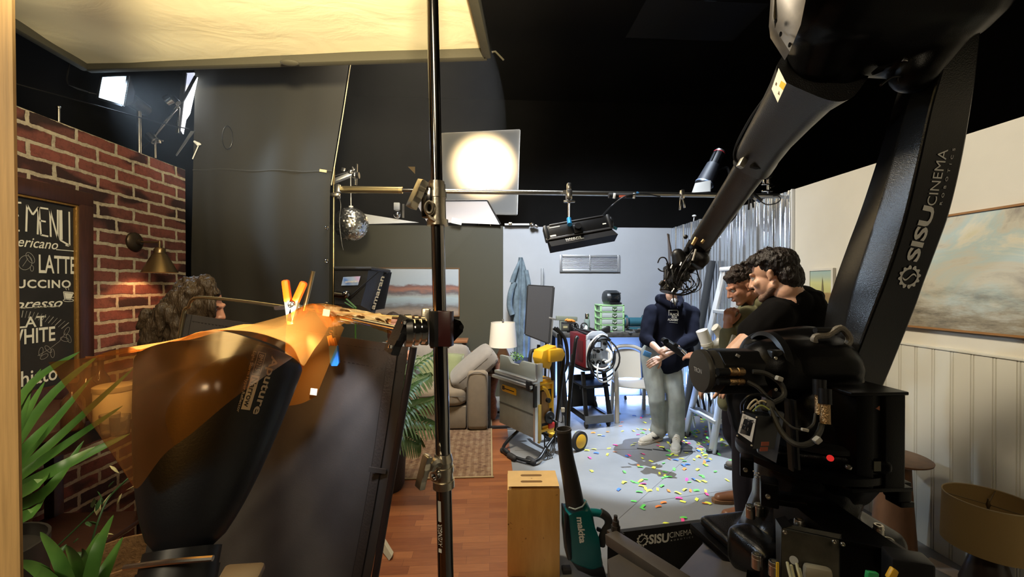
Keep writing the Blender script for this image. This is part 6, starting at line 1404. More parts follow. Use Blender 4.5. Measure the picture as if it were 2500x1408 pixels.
scl = ['flat steel offcut under the tool case edge', 'long thin steel strip at the bench front left', 'bent bright offcut before the flask', 'thin scrap strip beside the ear defenders', 'short bar by the drawer tower corner', 'rounded scrap lump before the drawers', 'pale scrap strip under the lowest drawer', 'small steel offcut near the bench middle front', 'small dark scrap right of the drawers', 'thin offcut left of the tan board', 'slim rod along the bench front right']
for i, (px, y) in enumerate(((1376, 5.36), (1402, 5.36), (1424, 5.34), (1441, 5.42), (1452, 5.4), (1498, 5.36), (1510, 5.35), (1462, 5.36), (1523, 5.45), (1535, 5.4), (1548, 5.33))):
    p = on_bench(px, y); d = (r_.uniform(.06, .22), r_.uniform(.02, .06), r_.uniform(.006, .022)); simple('steel_offcut', scl[i], 'steel offcut', MB().box(p + V((0, 0, d[2] / 2 + .001)), d, (0, 0, r_.uniform(-.6, .6)), .002), SCR, group='scrap on the workbench')
p = on_bench(1478, 5.38); m_ = frame(p + V((0, 0, .012)), (1, 0, .0), z=(0, -1, 0)); b = MB(); b.prism([(-.09, 0), (.05, 0), (.055, .07), (.04, .08), (-.08, .02)], m_, .09, bev=.004); simple('metal_bracket', 'black wedge bracket with bright edge leaning before the drawer tower', 'bracket piece', b, mat('bracket_black', (.03, .03, .032), .35, .5)) 
# table saw standing folded on its stand
O = V((.425, 3.78, 0)); A_ = V((-.547, .837, 0)); D2 = V((.837, .547, 0)); S = lambda a, d, z: O + A_ * a + D2 * d + V((0, 0, z)); SM = Matrix((A_, D2, V((0, 0, 1)))).transposed().to_4x4(); SM.translation = O
sw = thing('table_saw', 'grey and yellow table saw folded upright on its wheeled stand', 'table saw', O + A_ * .25 + D2 * .2)
def sbox(nm, c, d, m, bev=.004, rot=None, par=None): b = MB(SM); b.box(c, d, rot, bev); return b.build(nm, m, par or sw)
ZT0, ZT1 = .2, .72
tt = sbox('table_top', (.29, .012, (ZT0 + ZT1) / 2 + .01), (.58, .035, ZT1 - ZT0 + .02), GTOP, .003)
sbox('table_groove', (.29, -.007, .42), (.57, .004, .012), mat('groove_dark', (.05, .05, .045), .6), 0, None, tt)
b = MB(SM); pts = [(-.125 + .02 * 0, -.032), (.105, -.032), (.125, -.012), (.125, .02), (.105, .035), (-.105, .035), (-.125, .02)]; b.prism(pts, Matrix(((1, 0, 0, .41), (0, 0, 1, -.008), (0, 1, 0, .575), (0, 0, 0, 1))) , .006, bev=.002); ins = b.build('throat_plate', YEL, tt)
sbox('blade_slot', (.40, -.0125, .575), (.17, .002, .008), MATTE, 0, None, ins); sbox('slot_block', (.5, -.0125, .58), (.04, .002, .04), mat('slot_brown', (.06, .035, .02), .6), 0, None, ins)
sbox('edge_rail', (-.012, .005, .46), (.03, .06, .56), ALU, .004); sbox('edge_rail', (-.03, .03, .35), (.012, .03, .34), mat('rail_yellow', (.5, .36, .08), .5), .002)
sbox('rip_fence', (.29, -.02, .735), (.64, .06, .03), ALU, .004); sbox('rip_fence', (.3, -.06, .69), (.64, .03, .03), ALU, .004)
sbox('fence_shadow', (.3, -.035, .712), (.6, .03, .02), DGR, .002)  # dark bar put in as the shade between the fence rails
b = MB(SM); b.prism([(.6, .74), (.6, .9), (.45, .9), (.4, .84), (.27, .84), (.23, .89), (.0, .89), (-.02, .74)], Matrix(((1, 0, 0, 0), (0, 0, 1, .03), (0, 1, 0, 0), (0, 0, 0, 1))), .035, bev=.003); b.build('fence_body', mat('fence_grey', (.2, .215, .2), .45), sw)
sbox('fence_end', (-.03, .02, .82), (.03, .07, .17), ALU, .006); sbox('fence_lock', (.02, -.04, .7), (.06, .08, .09), PLASTIC, .01); sbox('lock_lever', (-.02, -.02, .6), (.025, .04, .2), PLASTIC, .008)
hs = sbox('housing', (.26, .15, .475), (.46, .22, .5), YEL, .008)
sbox('housing_recess', (.028, .15, .46), (.012, .13, .34), MATTE, 0); sbox('front_panel', (.02, .14, .47), (.012, .1, .3), mat('panel_brown', (.3, .16, .05), .6), .002)
b = MB(SM); b.tube([V((.012, .09 + .11 * math.sin(a), .42 + .24 * math.cos(a))) for a in [j * .11 for j in range(14)]], .02, 4); b.build('bevel_scale', YEL, sw)
b = MB(SM); b.lathe([(.055, 0), (.06, .01), (.055, .022), (.03, .02), (.015, .03), (.012, .05)], (.005, .17, .37), (-1, 0, 0), n=32); hw = b.build('hand_wheel', PLASTIC, sw)
b = MB(SM); b.cyl((-.02, .2, .345), (-.07, .21, .33), .01).cyl((-.03, .12, .55), (-.06, .12, .55), .022); b.build('knob', PLASTIC, hw)
sbox('yellow_lip', (.02, .06, .34), (.02, .02, .4), YEL, .003); sbox('yellow_lip', (.02, .14, .25), (.02, .2, .02), YEL, .003); sbox('yellow_lip', (.02, .23, .47), (.02, .02, .46), YEL, .003); sbox('yellow_lip', (.02, .14, .69), (.02, .2, .02), YEL, .003)
sbox('black_bay', (.03, .075, .34), (.02, .05, .18), MATTE, 0); sbox('switch_red', (.0, .2, .285), (.02, .07, .05), mat('switch_red', (.5, .02, .02), .4), .004)
b = MB(SM); b.tube(catmull([V((.2, .1, .7)), V((.2, .1, .93)), V((.2, .14, .985)), V((.05, .16, .98)), V((0, .18, .93)), V((0, .22, .72))], 6), .018, 10); b.build('carry_handle', RUBBER, sw)
SM.translation = O - D2 * .22 + A_ * .02 + V((0, 0, -.01)); b = MB(SM); b.prism([(.14, .98), (.14, 1.06), (-.03, 1.02), (-.05, .95), (-.02, .87), (.05, .84)], Matrix(((0, 0, 1, .03), (1, 0, 0, .33), (0, 1, 0, .0), (0, 0, 0, 1))), .14, bev=.008); gd = b.build('blade_guard', YEL, sw)
b = MB(SM); b.prism([(.16, .88), (.16, 1.0), (.32, 1.0), (.36, .94), (.32, .88)], Matrix(((0, 0, 1, -.02), (1, 0, 0, .2), (0, 1, 0, .03), (0, 0, 0, 1))), .1, bev=.01); b.build('guard_block', YEL, sw)
SM.translation = O; 
for i, (p_) in enumerate(([(.05, .3, .2), (.0, .33, .7), (.0, .36, .95), (.1, .4, 1.02)], [(.4, .3, .2), (.4, .34, .7), (.38, .36, 1.0)], [(.0, .42, .12), (.0, .44, .5), (-.02, .5, 1.05), (0, .55, 1.1)], [(.1, .35, .06), (.05, .3, .12), (.3, .3, .12), (.45, .32, .08)])):
    b = MB(SM); b.tube(catmull([V(x) for x in p_], 6), .018, 10); b.build('stand_tube', BLACK, sw)
b = MB(SM); b.tube(catmull([V((.05, .3, .16)), V((-.02, .12, .1)), V((-.08, -.06, .04)), V((.1, -.16, .035)), V((.32, -.14, .05)), V((.4, .1, .14))], 6), .016, 10); b.build('stand_foot_tube', BLACK, sw)
for p_ in ((-.07, -.08, .03), (.24, -.15, .03), (.1, -.17, .03)): b = MB(SM); b.cone(p_, .028, V(p_) + V((.07, .0, .0)), .03); b.build('foot_pad', RUBBER, sw)
for p_, r2 in (((-.08, .5, .095), .095), ((.3, .46, .095), .095)):
    b = MB(SM); b.lathe([(r2 * .7, -.02), (r2, -.018), (r2, .018), (r2 * .7, .02)], p_, (1, 0, 0), n=32); wl = b.build('wheel', RUBBER, sw); b = MB(SM); b.lathe([(.012, -.03), (.05, -.026), (r2 * .72, -.022), (r2 * .72, .022), (.05, .026)], p_, (1, 0, 0), n=32); b.build('hub', YEL, wl)
b = MB(SM); b.box((-.02, .36, .16), (.06, .07, .03)).box((.1, .3, .14), (.05, .05, .04)); b.build('yellow_bracket', YEL, sw)
for k in range(3): b = MB(SM); b.tube(catmull([V((.02, .28, .22)), V((-.02 + .02 * k, .22, .08)), V((-.06, .16 - .03 * k, .03)), V((-.02, .1, .1)), V((.05, .16, .2))], 6), .006, 6); b.build('power_cord', RUBBER, sw)
th_ = thing('tee_handle_bar', 'thin steel rod with T-shaped grip rising behind the table saw', 'bar', at(1336, 842, 4.4)); MB().bar(V((at(1330, 880, 4.5).x, 4.5, 0)), at(1349, 778, 4.5), .03, .012).build('rod', GAL, th_); MB().bar(at(1340, 775, 4.5), at(1357, 780, 4.5), .018, .02, bev=.004).build('grip', GAL, th_)
st2 = thing('black_tripod', 'black folded tripod stand rising between the table saw and the welder', 'tripod', V((at(1379, 1010, 4.6).x, 4.6, 0)))
for a, c, r in ((at(1366, 815, 4.7), at(1381, 1000, 4.6), .03), (at(1352, 800, 4.72), at(1372, 815, 4.7), .022)): MB().cyl(a, c, r).build('leg', BLACK, st2)
MB().tube(catmull([at(1358, 800, 4.68), at(1378, 825, 4.66), at(1385, 860, 4.65), at(1384, 890, 4.64), at(1372, 915, 4.63)], 6), .02).build('bent_leg', BLACK, st2); MB().cyl(at(1381, 1000, 4.6), V((at(1384, 1010, 4.6).x, 4.6, 0)), .022).build('leg', BLACK, st2); MB().box(at(1374, 1000, 4.55), (.04, .03, .05), bev=.005).build('foot_clamp', mat('cast_pale', (.5, .42, .3), .4, .6), st2)
# welder on its cart
WM = Matrix.Translation((1.2, 4.86, 0)) @ Matrix.Rotation(R(12.5), 4, 'Z')
wc = thing('welder_cart', 'black steel welder cart with bottom tray and casters', 'cart', (1.2, 4.86, 0), R(12.5))
def wbx(nm, c, d, m, par, bev=.003, rot=None): b = MB(WM); b.box(c, d, rot, bev); return b.build(nm, m, par)
for x in (-.15, .15):
    b = MB(WM); b.bar((x, -.23, .08), (x * .9, -.1, .62), .04, .04); b.build('front_post', BLACK, wc); b = MB(WM); b.bar((x, .22, .12), (x, .22, .66), .04, .04); b.build('rear_post', BLACK, wc); b = MB(WM); b.bar((x, -.25, .1), (x, .24, .1), .04, .04); b.build('side_rail', BLACK, wc)
wbx('shelf', (0, .04, .46), (.34, .46, .02), BLACK, wc); wbx('front_lip', (0, -.1, .44), (.34, .02, .05), BLACK, wc); wbx('top_plate', (0, .05, .655), (.34, .5, .02), BLACK, wc)
wbx('tray', (0, 0, .1), (.28, .46, .012), mat('tray_steel', (.35, .36, .38), .4, .6), wc); wbx('tray_lip', (0, -.255, .1), (.36, .02, .09), mat('lip_steel', (.12, .125, .13), .4, .5), wc); wbx('back_panel', (.02, .2, .32), (.3, .01, .4), MATTE, wc)
for x in (-.15, .13):
    b = MB(WM); b.lathe([(.02, -.014), (.036, -.012), (.036, .012), (.02, .014)], (x, -.22, .036), (1, 0, 0), n=24); b.build('caster', RUBBER, wc); b = MB(WM); b.lathe([(.05, -.025), (.095, -.02), (.095, .02), (.05, .025)], (x * 1.35, .26, .095), (1, 0, 0), n=28); b.build('wheel', RUBBER, wc)
we = thing('welder', 'red-sided welding machine with silver front on the black cart', 'welding machine', WM @ V((0, 0, .665)), R(12.5)); RED = mat('welder_red', (.16, .01, .014), .4); SILV = mat('welder_face', (.5, .54, .6), .35, .3)
wbx('body', (0, .05, .86), (.27, .46, .385), RED, we, .01); fp = wbx('front_panel', (.0, -.19, .87), (.275, .03, .38), SILV, we, .012); b = MB(WM); b.prism([(-.14, .0), (.14, 0), (.11, .07), (.06, .1), (-.06, .1), (-.11, .07)], Matrix(((1, 0, 0, 0), (0, 0, 1, -.19), (0, 1, 0, 1.0), (0, 0, 0, 1))), .03, bev=.005); b.build('front_hood', SILV, we)
wbx('screen', (.0, -.208, .945), (.075, .004, .06), mat('lcd', (.5, .6, .75), .3, emit=(.6, .75, 1), estr=.5), fp); wbx('screen_bezel', (.0, -.206, .945), (.095, .004, .08), BLACK, fp); wbx('hood_stripe', (0, -.207, 1.005), (.19, .004, .02), BLACK, fp)
for x, z, r in ((-.08, .95, .018), (.085, .95, .018), (.0, .87, .02), (-.045, .885, .012), (.05, .885, .012)): b = MB(WM); b.lathe([(r, 0), (r * .9, .03), (r * .5, .034)], (x, -.205, z), (0, -1, 0), n=20); b.build('dial', BLACK, fp)
wbx('grille', (-.07, -.207, .815), (.1, .004, .055), BLACK, fp)
b = MB(WM)
for i in range(4):
    for j in range(3): b.box((-.1 + j * .03, -.21, .795 + i * .014), (.022, .003, .006))
b.build('grille_bars', SILV, fp)
for x, z in ((-.07, .745), (.01, .735), (.08, .745)): b = MB(WM); b.lathe([(.026, 0), (.03, .006), (.022, .03), (.012, .04)], (x, -.205, z), (0, -1, 0), n=20); b.build('socket', BLACK, fp)
wbx('vent', (-.14, -.03, .86), (.004, .16, .24), mat('vent_dark', (.08, .008, .01), .6), we); wbx('carry_rail', (0, .03, 1.075), (.05, .42, .02), BLACK, we)
for x in (-.11, .11): b = MB(WM); b.cyl((x, -.17, 1.06), (x, .2, 1.09), .012); b.build('top_rail', BLACK, we)
for i, (cx_, cz, r, m_, th, yy) in enumerate(((.02, .87, .195, WHITE, .011, -.25), (.03, .85, .2, BLACK, .012, -.27), (.0, .82, .2, BLACK, .010, -.26), (.07, .64, .13, WHITE, .010, -.24), (.06, .78, .23, RUBBER, .01, -.24))):
    b = MB(WM); t0 = .8 * i; n_ = 26
    b.tube([V((cx_ + r * .82 * math.cos(t0 + 2 * PI * j / n_ * .93), yy + .03 * math.sin(j * .5 + i), cz + r * math.sin(t0 + 2 * PI * j / n_ * .93))) for j in range(n_)], th, 8); b.build('cable', m_, we)
b = MB(WM); b.tube(catmull([V((.08, -.25, .745)), V((.115, -.3, .78)), V((.12, -.29, .86)), V((.08, -.26, .9))], 6), .018, 10); b.build('torch_lead', WHITE, we)
simple('power_lead', 'thin black power lead hanging from the welder cart to the floor', 'cable', MB().tube(catmull([WM @ V((-.14, .2, .78)), WM @ V((-.2, .18, .5)), WM @ V((-.32, .1, .3)), V((.86, 4.8, .02)), V((.8, 4.9, .008))], 8), .007), RUBBER)
# plastic chair
PLA = mat('chair_plastic', (.5, .47, .41), .4); CHX, CHY = 1.80, 5.04
chr_ = thing('plastic_chair', 'pale plastic garden chair behind the person in the navy hoodie', 'chair', (CHX, CHY, 0)); CM = Matrix.Translation((CHX, CHY, 0)) @ Matrix.Rotation(R(-4), 4, 'Z')
b = MB(CM); b.grid(lambda u, v: V(((u - .5) * (.5 - .04 * v), -.25 + .48 * v, .43 - .025 * math.sin(PI * u) - .02 * v + .02 * math.cos(v * 6) * 0)), 14, 10, .012); b.build('seat', PLA, chr_)
b = MB(CM); b.grid(lambda u, v: V(((u - .5) * (.32 + .03 * v), .2 + .11 * v + .05 * (1 - (2 * u - 1) ** 2), .42 + .36 * v - .05 * (abs(2 * u - 1) ** 3) * v)), 14, 10, .008); b.build('backrest', PLA, chr_)
for s_ in (-1, 1):
    b = MB(CM); b.tube(catmull([V((s_ * .27, -.28, 0)), V((s_ * .265, -.25, .35)), V((s_ * .27, -.2, .6)), V((s_ * .285, -.1, .645)), V((s_ * .285, .08, .65)), V((s_ * .24, .25, .74)), V((s_ * .12, .32, .81)), V((0, .335, .825))], 6), [.028] * 20 + [.022] * 23, 8); b.build('arm_frame', PLA, chr_)
    b = MB(CM); b.tube([V((s_ * .21, .26, 0)), V((s_ * .2, .2, .42))], .026, 8); b.build('rear_leg', PLA, chr_)
# ladder
lf = [V((2.14, 4.36, 0)), V((2.16, 3.86, 0))]; lt = [V((2.5, 4.24, 1.78)), V((2.52, 4.0, 1.78))]; ld_ = thing('step_ladder', 'white aluminium stepladder standing open behind the man in the green jacket', 'stepladder', (2.3, 4.1, 0)); LAD = mat('ladder_alu', (.66, .68, .7), .4, .5)
for a, c in zip(lf, lt): MB().bar(a, c, .03, .085, (0, 1, 0), .004).build('rail', LAD, ld_); MB().box(a + V((0, 0, .015)), (.1, .045, .03), bev=.004).build('foot', RUBBER, ld_)
for k in (.16, .36, .56, .76):
    a, c = lf[0].lerp(lt[0], k), lf[1].lerp(lt[1], k); s_ = MB(); s_.bar(a + V((.03, 0, 0)), c + V((.03, 0, 0)), .11, .035, (0, 0, 1), .004); s_.build('step', LAD, ld_)
a, c = lf[0].lerp(lt[0], .16), lf[1].lerp(lt[1], .16); MB().bar(a, lf[0].lerp(lt[0], .03).lerp(c, .3) * V((1, 1, 1)), .012, .03).bar(lf[1].lerp(lt[1], .02).lerp(a, .05), c.lerp(a, .3), .012, .03).build('brace', LAD, ld_)
MB().box((2.54, 4.12, 1.8), (.16, .3, .04), bev=.01).build('top_cap', WHITE, ld_)
for a, c in ((V((2.66, 4.33, 0)), V((2.58, 4.22, 1.78))), (V((2.66, 3.9, 0)), V((2.58, 4.02, 1.78)))): MB().bar(a, c, .025, .045, (0, 1, 0)).build('rear_leg', LAD, ld_)
# white pipe fittings
pv = thing('pipe_fitting', 'cream plastic pipe fitting with two capped branches before the ladder', 'pipe', V((at(1738, 860, 3.3).x, 3.3, 0))); PVC = mat('pvc_cream', (.66, .63, .55), .35); Yp = 3.3
MB().tube([at(1750, 908, Yp), at(1735, 868, Yp), at(1722, 828, Yp)], .038, 20).build('pipe', PVC, pv); MB().cyl(at(1725, 836, Yp), at(1713, 806, Yp), .046, n=28).build('cap', WHITE, pv); MB().cyl(at(1727, 842, Yp), at(1725, 836, Yp), .049, n=28).build('collar', PVC, pv)
MB().tube(catmull([at(1735, 846, Yp), at(1752, 838, Yp), at(1762, 824, Yp), at(1750, 803, Yp), at(1745, 798, Yp)], 5), .036, 20).build('branch', PVC, pv); MB().tube([at(1760, 828, Yp), at(1766, 866, Yp)], .03, 16).build('branch', PVC, pv)
# leaning poles by the corrugated sheet
lean = thing('leaning_pole', 'thick dark grey pole leaning against the corrugated steel sheet', 'pole', on_z(1685, 1020)); p0 = V((2.42, 4.95, 0)); MB().cyl(p0, at(1738, 636, 4.75), .045, n=20).build('tube', mat('pole_grey', (.045, .05, .058), .45), lean)
for i, (a, c, lb) in enumerate(((at(1712, 1012, 4.9), at(1686, 905, 4.75), 'first thin black rod of the bundle left of the ladder'), (at(1722, 1005, 4.9), at(1702, 905, 4.75), 'second thin black rod of the bundle left of the ladder'), (at(1735, 985, 4.9), at(1716, 905, 4.8), 'third thin black rod right in the bundle by the ladder'))):
    c = a + (c - a) * 1.6; simple('thin_rod', lb, 'rod', MB().cyl(V((a.x, a.y, 0)) if a.z < .05 else a + (a - c).normalized() * (a.z / ((c - a).normalized().z)), c, .014), BLACK, group='thin rods by the ladder')
simple('floor_pole_rod', 'short dark rod standing behind the camera head near the steel sheet corner', 'rod', MB().cyl(V((2.6, 5.6, 0)), at(1632, 572, 5.7), .016), mat('rod_grey', (.1, .085, .08), .5))
# ------------------------------------------------------------------ pipe, hanging lamps, mirror ball, soft box
YP = 3.62
pa, pe = at(815, 462, YP), at(1990, 480, YP + .1); PIPE = mat('grid_pipe', (.34, .32, .28), .28, 1.0)
gp = thing('grid_pipe', 'long steel pipe running level across the view at lamp height', 'pipe', pa)
MB().cyl(at(1040, 466, YP), pe, .022, n=20).build('tube', PIPE, gp); MB().cyl(pa, at(974, 464, YP), .03, n=20).build('sleeve_tube', mat('brass_pipe', (.5, .4, .2), .3, 1.0), gp)
MB().lathe([(.03, 0), (.03, .03), (.022, .03), (.022, .005)], at(974, 464, YP), at(984, 464, YP) - at(974, 464, YP), n=24, sx=1).build('open_end', mat('brass_bright', (.7, .55, .25), .3, 1.0), gp); MB().cyl(at(974, 464, YP), at(1045, 466, YP), .017).build('inner_tube', DK, gp)
b = MB(); b.cyl(at(1486, 477, YP), at(1550, 478, YP), .0235, n=20); b.build('tape_band', MATTE, gp)
for px in (1500, 1548): MB().box(at(px, 478, YP - .026), (.022, .006, .05), (0, R(8), 0), .002).build('tape_tab', WHITE, gp)
MB().box(at(1520, 479, YP - .025), (.065, .003, .02)).build('red_sticker', mat('red_sticker', (.5, .1, .05), .5), gp); MB().box(at(1556, 472, YP - .025), (.02, .004, .03), (0, .5, 0)).build('blue_tape', mat('blue_tape', (.04, .22, .5), .6), gp)
for px, tg in ((1665, 0), (1833, 1)):
    c = at(px, 480, YP - .02); b = MB(); b.box(c + V((0, 0, .02)), (.03, .05, .08), bev=.005).bar(c + V((-.012, 0, -.02)), c + V((-.02, 0, -.12)), .014, .014, bev=.002).bar(c + V((.012, 0, -.02)), c + V((.024, 0, -.1)), .016, .014, bev=.002); b.build('pipe_clip', STEEL if not tg else BLACK, gp)
gst = thing('thin_light_stand', 'thin tall brass-coloured light stand at the drape edge carrying the pipe', 'light stand', V((pa.x, YP - .02, 0)))
b = MB(); top_ = at(815, 408, YP - .05); b.cyl(V((pa.x, YP - .05, 0)), top_, .009, n=12); b.build('column', mat('brass_pipe', (.5, .4, .2), .3, 1.0), gst)
for a in (0, 120, 240): MB().bar((pa.x, YP - .05, .3), (pa.x + .3 * math.cos(R(a)), YP - .05 + .3 * math.sin(R(a)), .01), .014, .008).build('leg', BLACK, gst)
b = MB(); b.box(at(824, 460, YP - .05), (.05, .05, .07), bev=.008).box(at(826, 478, YP - .05), (.03, .03, .05), bev=.006); b.build('clamp', STEEL, gst); MB().ball(at(816, 475, YP - .1), (.042, .012, .018)).build('wing_knob', GOLD, gst)
MB().tube(catmull([at(826, 476, YP - .1), at(832, 500, YP - .1), at(829, 540, YP - .08), at(834, 590, YP - .06), at(838, 610, YP - .05)], 6), .004).build('safety_cable', BLACK, gst)
gr = thing('silver_clamp_set', 'cluster of silver grip clamps above the mirror ball', 'clamp', at(850, 450, YP + .25)); Yg = YP + .38
b = MB(); b.bar(at(806, 446, Yg), at(862, 424, Yg), .06, .035, bev=.006); b.build('plate', ALU, gr); b = MB(); b.cyl(at(870, 400, Yg), at(868, 452, Yg), .013).cyl(at(806, 430, Yg), at(856, 416, Yg), .013); b.build('rod', CHROME, gr); b = MB(); b.ball(at(866, 428, Yg - .02), .03).ball(at(856, 420, Yg - .02), .024).box(at(838, 414, Yg), (.035, .02, .035), (0, .3, 0), .004).box(at(862, 412, Yg), (.02, .02, .04), (0, -.6, 0), .004); b.build('knuckle', STEEL, gr)
MB().cyl(at(869, 428, Yg - .03), at(877, 428, Yg - .03), .03).build('knob', BLACK, gr)
# mirror ball
Yd = 4.0; bc = at(857, 547, Yd); Rb = .158; mb_ = thing('mirror_ball', 'mirrored disco ball hanging on a cord before the green wall', 'mirror ball', bc - V((0, 0, Rb)))
def mirror_mat():
    m, nd, ln, b = new_mat('mirror_tile'); b.inputs['Metallic'].default_value = 1; b.inputs['Roughness'].default_value = .22; b.inputs['Base Color'].default_value = (.92, .92, .88, 1); return m
MB().ball(bc, Rb * .985, None, 40, 24).build('core', mat('ball_core', (.03, .03, .03), .7), mb_); b = MB(); r_ = random.Random(9); rows = 32
for i in range(rows):
    th0 = PI * (i + .5) / rows; n_ = max(3, int(2 * PI * math.sin(th0) / (PI / rows))); h = Rb * PI / rows * .46
    for j in range(n_):
        a = 2 * PI * (j + .5 * (i % 2)) / n_; d_ = V((math.sin(th0) * math.cos(a), math.sin(th0) * math.sin(a), math.cos(th0))); e1 = V((-math.sin(a), math.cos(a), 0)); e2 = d_.cross(e1); dd_ = V((r_.uniform(-1, 1), r_.uniform(-1, 1), r_.uniform(-1, 1))) * .0006; c = bc + d_ * Rb
        k1 = e1 * h; k2 = e2 * h; t_ = V((r_.gauss(0, .12), r_.gauss(0, .12)))
        b.poly([c - k1 - k2 + d_ * h * (-t_.x - t_.y), c + k1 - k2 + d_ * h * (t_.x - t_.y), c + k1 + k2 + d_ * h * (t_.x + t_.y), c - k1 + k2 + d_ * h * (-t_.x + t_.y)])
b.build('tiles', mirror_mat(), mb_, flat=True, normals=False); MB().cyl(bc + V((0, 0, Rb)), at(856, 418, Yd), .004).cyl(bc + V((0, 0, Rb - .005)), bc + V((0, 0, Rb + .015)), .02).build('cord', mat('cord_grey', (.5, .5, .48), .5), mb_)
# soft box with label
Ya = 3.5; SBX = mat('softbox_cloth', (.02, .021, .024), .5, bmp=.3, bscale=60)
sb_ = thing('black_softbox', 'black fabric softbox with a small coloured label facing away', 'softbox', V((at(815, 760, Ya).x, Ya, 0)))
f = [at(815, 655, Ya), at(906, 657, Ya - .05), at(915, 756, Ya - .05), at(815, 750, Ya)]; bk_3 = [at(818, 660, Ya + .05), at(952, 672, Ya + .3), at(928, 768, Ya + .3), at(818, 752, Ya + .1)]
b = MB(); q1 = [at(817, 656, Ya), at(900, 655, Ya - .02), at(893, 700, Ya + .0), at(880, 745, Ya), at(817, 742, Ya)]; q2 = [at(817, 656, Ya + .3), at(945, 664, Ya + .32), at(940, 700, Ya + .32), at(915, 765, Ya + .32), at(817, 745, Ya + .3)]; b.loft([q1, q2]); b.build('shell', SBX, sb_, smooth=20)
q = [at(927, 676, Ya + .22), at(950, 664, Ya + .3), at(932, 754, Ya + .3), at(906, 758, Ya + .22)]; MB().loft([q, [p + V((.01, .06, 0)) for p in q]]).build('lip', MATTE, sb_)
b = MB(); b.tube([at(817, 655, Ya - .01), at(905, 655, Ya - .03), at(950, 662, Ya + .28)], .016, 8); b.build('top_roll', SBX, sb_); MB().tube([at(925, 662, Ya - .03), at(850, 728, Ya - .05)], .005).build('strut', BLACK, sb_)
lq_ = [at(838, 676, Ya - .02), at(880, 674, Ya - .03), at(874, 696, Ya - .025), at(833, 697, Ya - .02)]
def lab():
    m, nd, ln, b = new_mat('label_gradient'); tc = nd.new('ShaderNodeTexCoord'); g = nd.new('ShaderNodeTexNoise'); g.inputs['Scale'].default_value = 7; ln.new(tc.outputs['Object'], g.inputs[0]); r = ramp(nd, ln, g.outputs[0], [(.35, (.1, .25, .75)), (.5, (.45, .6, .9)), (.65, (.7, .5, .8))]); ln.new(r.outputs[0], b.inputs['Base Color']); return m
MB().loft([lq_, [p + V((0, .004, 0)) for p in lq_]]).build('label', lab(), sb_); g = MB(); put_text(g, 'amaran', frame(at(843, 690, Ya - .036), lq_[1] - lq_[0], y=(0, 0, 1)), .11, .02, bold=.02); g.build('maker_name', LETTER, sb_, normals=False)
g = MB(); p0, p1 = at(914, 756, Ya + .2), at(933, 694, Ya + .2); put_text(g, 'amaran', frame(p0, p1 - p0, y=V((-1, 0, .2))), (p1 - p0).length * 1.3, .038, bold=.02); g.build('side_name', LETTER, sb_, normals=False)
MB().cyl(V((at(822, 745, Ya + .15).x, Ya + .15, 0)), at(822, 745, Ya + .15), .012).build('stand', BLACK, sb_); b = MB(); b.cyl(at(818, 718, Ya - .05), at(848, 722, Ya - .05), .03).ball(at(845, 718, Ya - .06), .032); b.build('mount', DK, sb_)
simple('speckled_tape', 'small green sprig poking up behind the amber gel under the softbox', 'sprig', MB().tube([at(846, 730, 2.0), at(870, 752, 1.9)], .004).tube([at(842, 738, 2.0), at(864, 752, 1.9)], .003).tube([V((at(868, 752, 1.9).x, 1.9, 0)), at(868, 752, 1.9)], .004), LEAF)
# hanging light bar
Yn = 3.45; nb_ = thing('light_bar', 'black rectangular light bar hung slanting from the level pipe', 'lamp', at(1410, 590, Yn))
nl, nr = at(1331, 577, Yn), at(1490, 548, Yn); ex = (nr - nl).normalized(); m4 = frame((nl + nr) / 2, ex, y=V((0, .35, .94))); L = (nr - nl).length
b = MB(m4); b.box((0, .015, .0), (L, .125, .07), None, .006); b.build('housing', BLACK, nb_); 
for s_ in (-1, 1): b = MB(m4); b.box((s_ * (L / 2 - .012), .015, .005), (.035, .135, .085), None, .012); b.build('end_cap', PLASTIC, nb_)
b = MB(m4); b.box((0, -.05, .036), (L + .01, .018, .012), None, .003).box((0, .078, .036), (L - .1, .012, .01), None, .003); b.build('trim_bar', mat('bar_grey', (.08, .08, .085), .35, .5), nb_)
b = MB(m4); b.loft([[(-L / 2 + .01, -.055, .03), (L / 2 - .01, -.055, .03), (L / 2 - .01, -.055, -.03), (-L / 2 + .01, -.055, -.03)], [(-L / 2 + .02, -.125, .05), (L / 2 + .02, -.125, .05), (L / 2 + .02, -.125, -.08), (-L / 2 + .02, -.125, -.08)]]); b.build('skirt', mat('skirt_cloth', (.005, .004, .004), .6, spec=.15), nb_)
g = MB(m4); put_text(g, 'NANLITE', frame((-.13, -.092, .0455), (1, 0, 0), y=(0, 1, -.28)), .13, .02, bold=.01); g.build('maker_name', LETTER, nb_, normals=False); g = MB(m4); put_text(g, 'PavoSlim softlight', frame((-.13, -.104, .05), (1, 0, 0), y=(0, 1, -.28)), .15, .007); g.build('maker_line', LETTER, nb_, normals=False)
b = MB(m4); b.box((-L / 2 + .09, .052, .0365), (.09, .007, .002)).box((-L / 2 + .06, -.025, .0365), (.05, .014, .002)).box((L / 2 - .06, .0, .0365), (.03, .01, .002)); b.build('printed_marks', LETTER, nb_)
b = MB(m4); b.box((-.01, -.01, .05), (.075, .075, .02), None, .004).cyl((-.01, .0, .05), (-.01, .0, .09), .028); b.build('bracket', BLACK, nb_)
hd_ = at(1391, 548, Yn - .08); b = MB(); b.cyl(hd_, at(1389, 534, Yn - .02), .02); b.build('blue_spigot', mat('blue_anodised', (.03, .25, .55), .35, .5), nb_); MB().cyl(at(1390, 540, Yn - .02), at(1390, 488, YP), .012).build('drop_rod', STEEL, nb_)
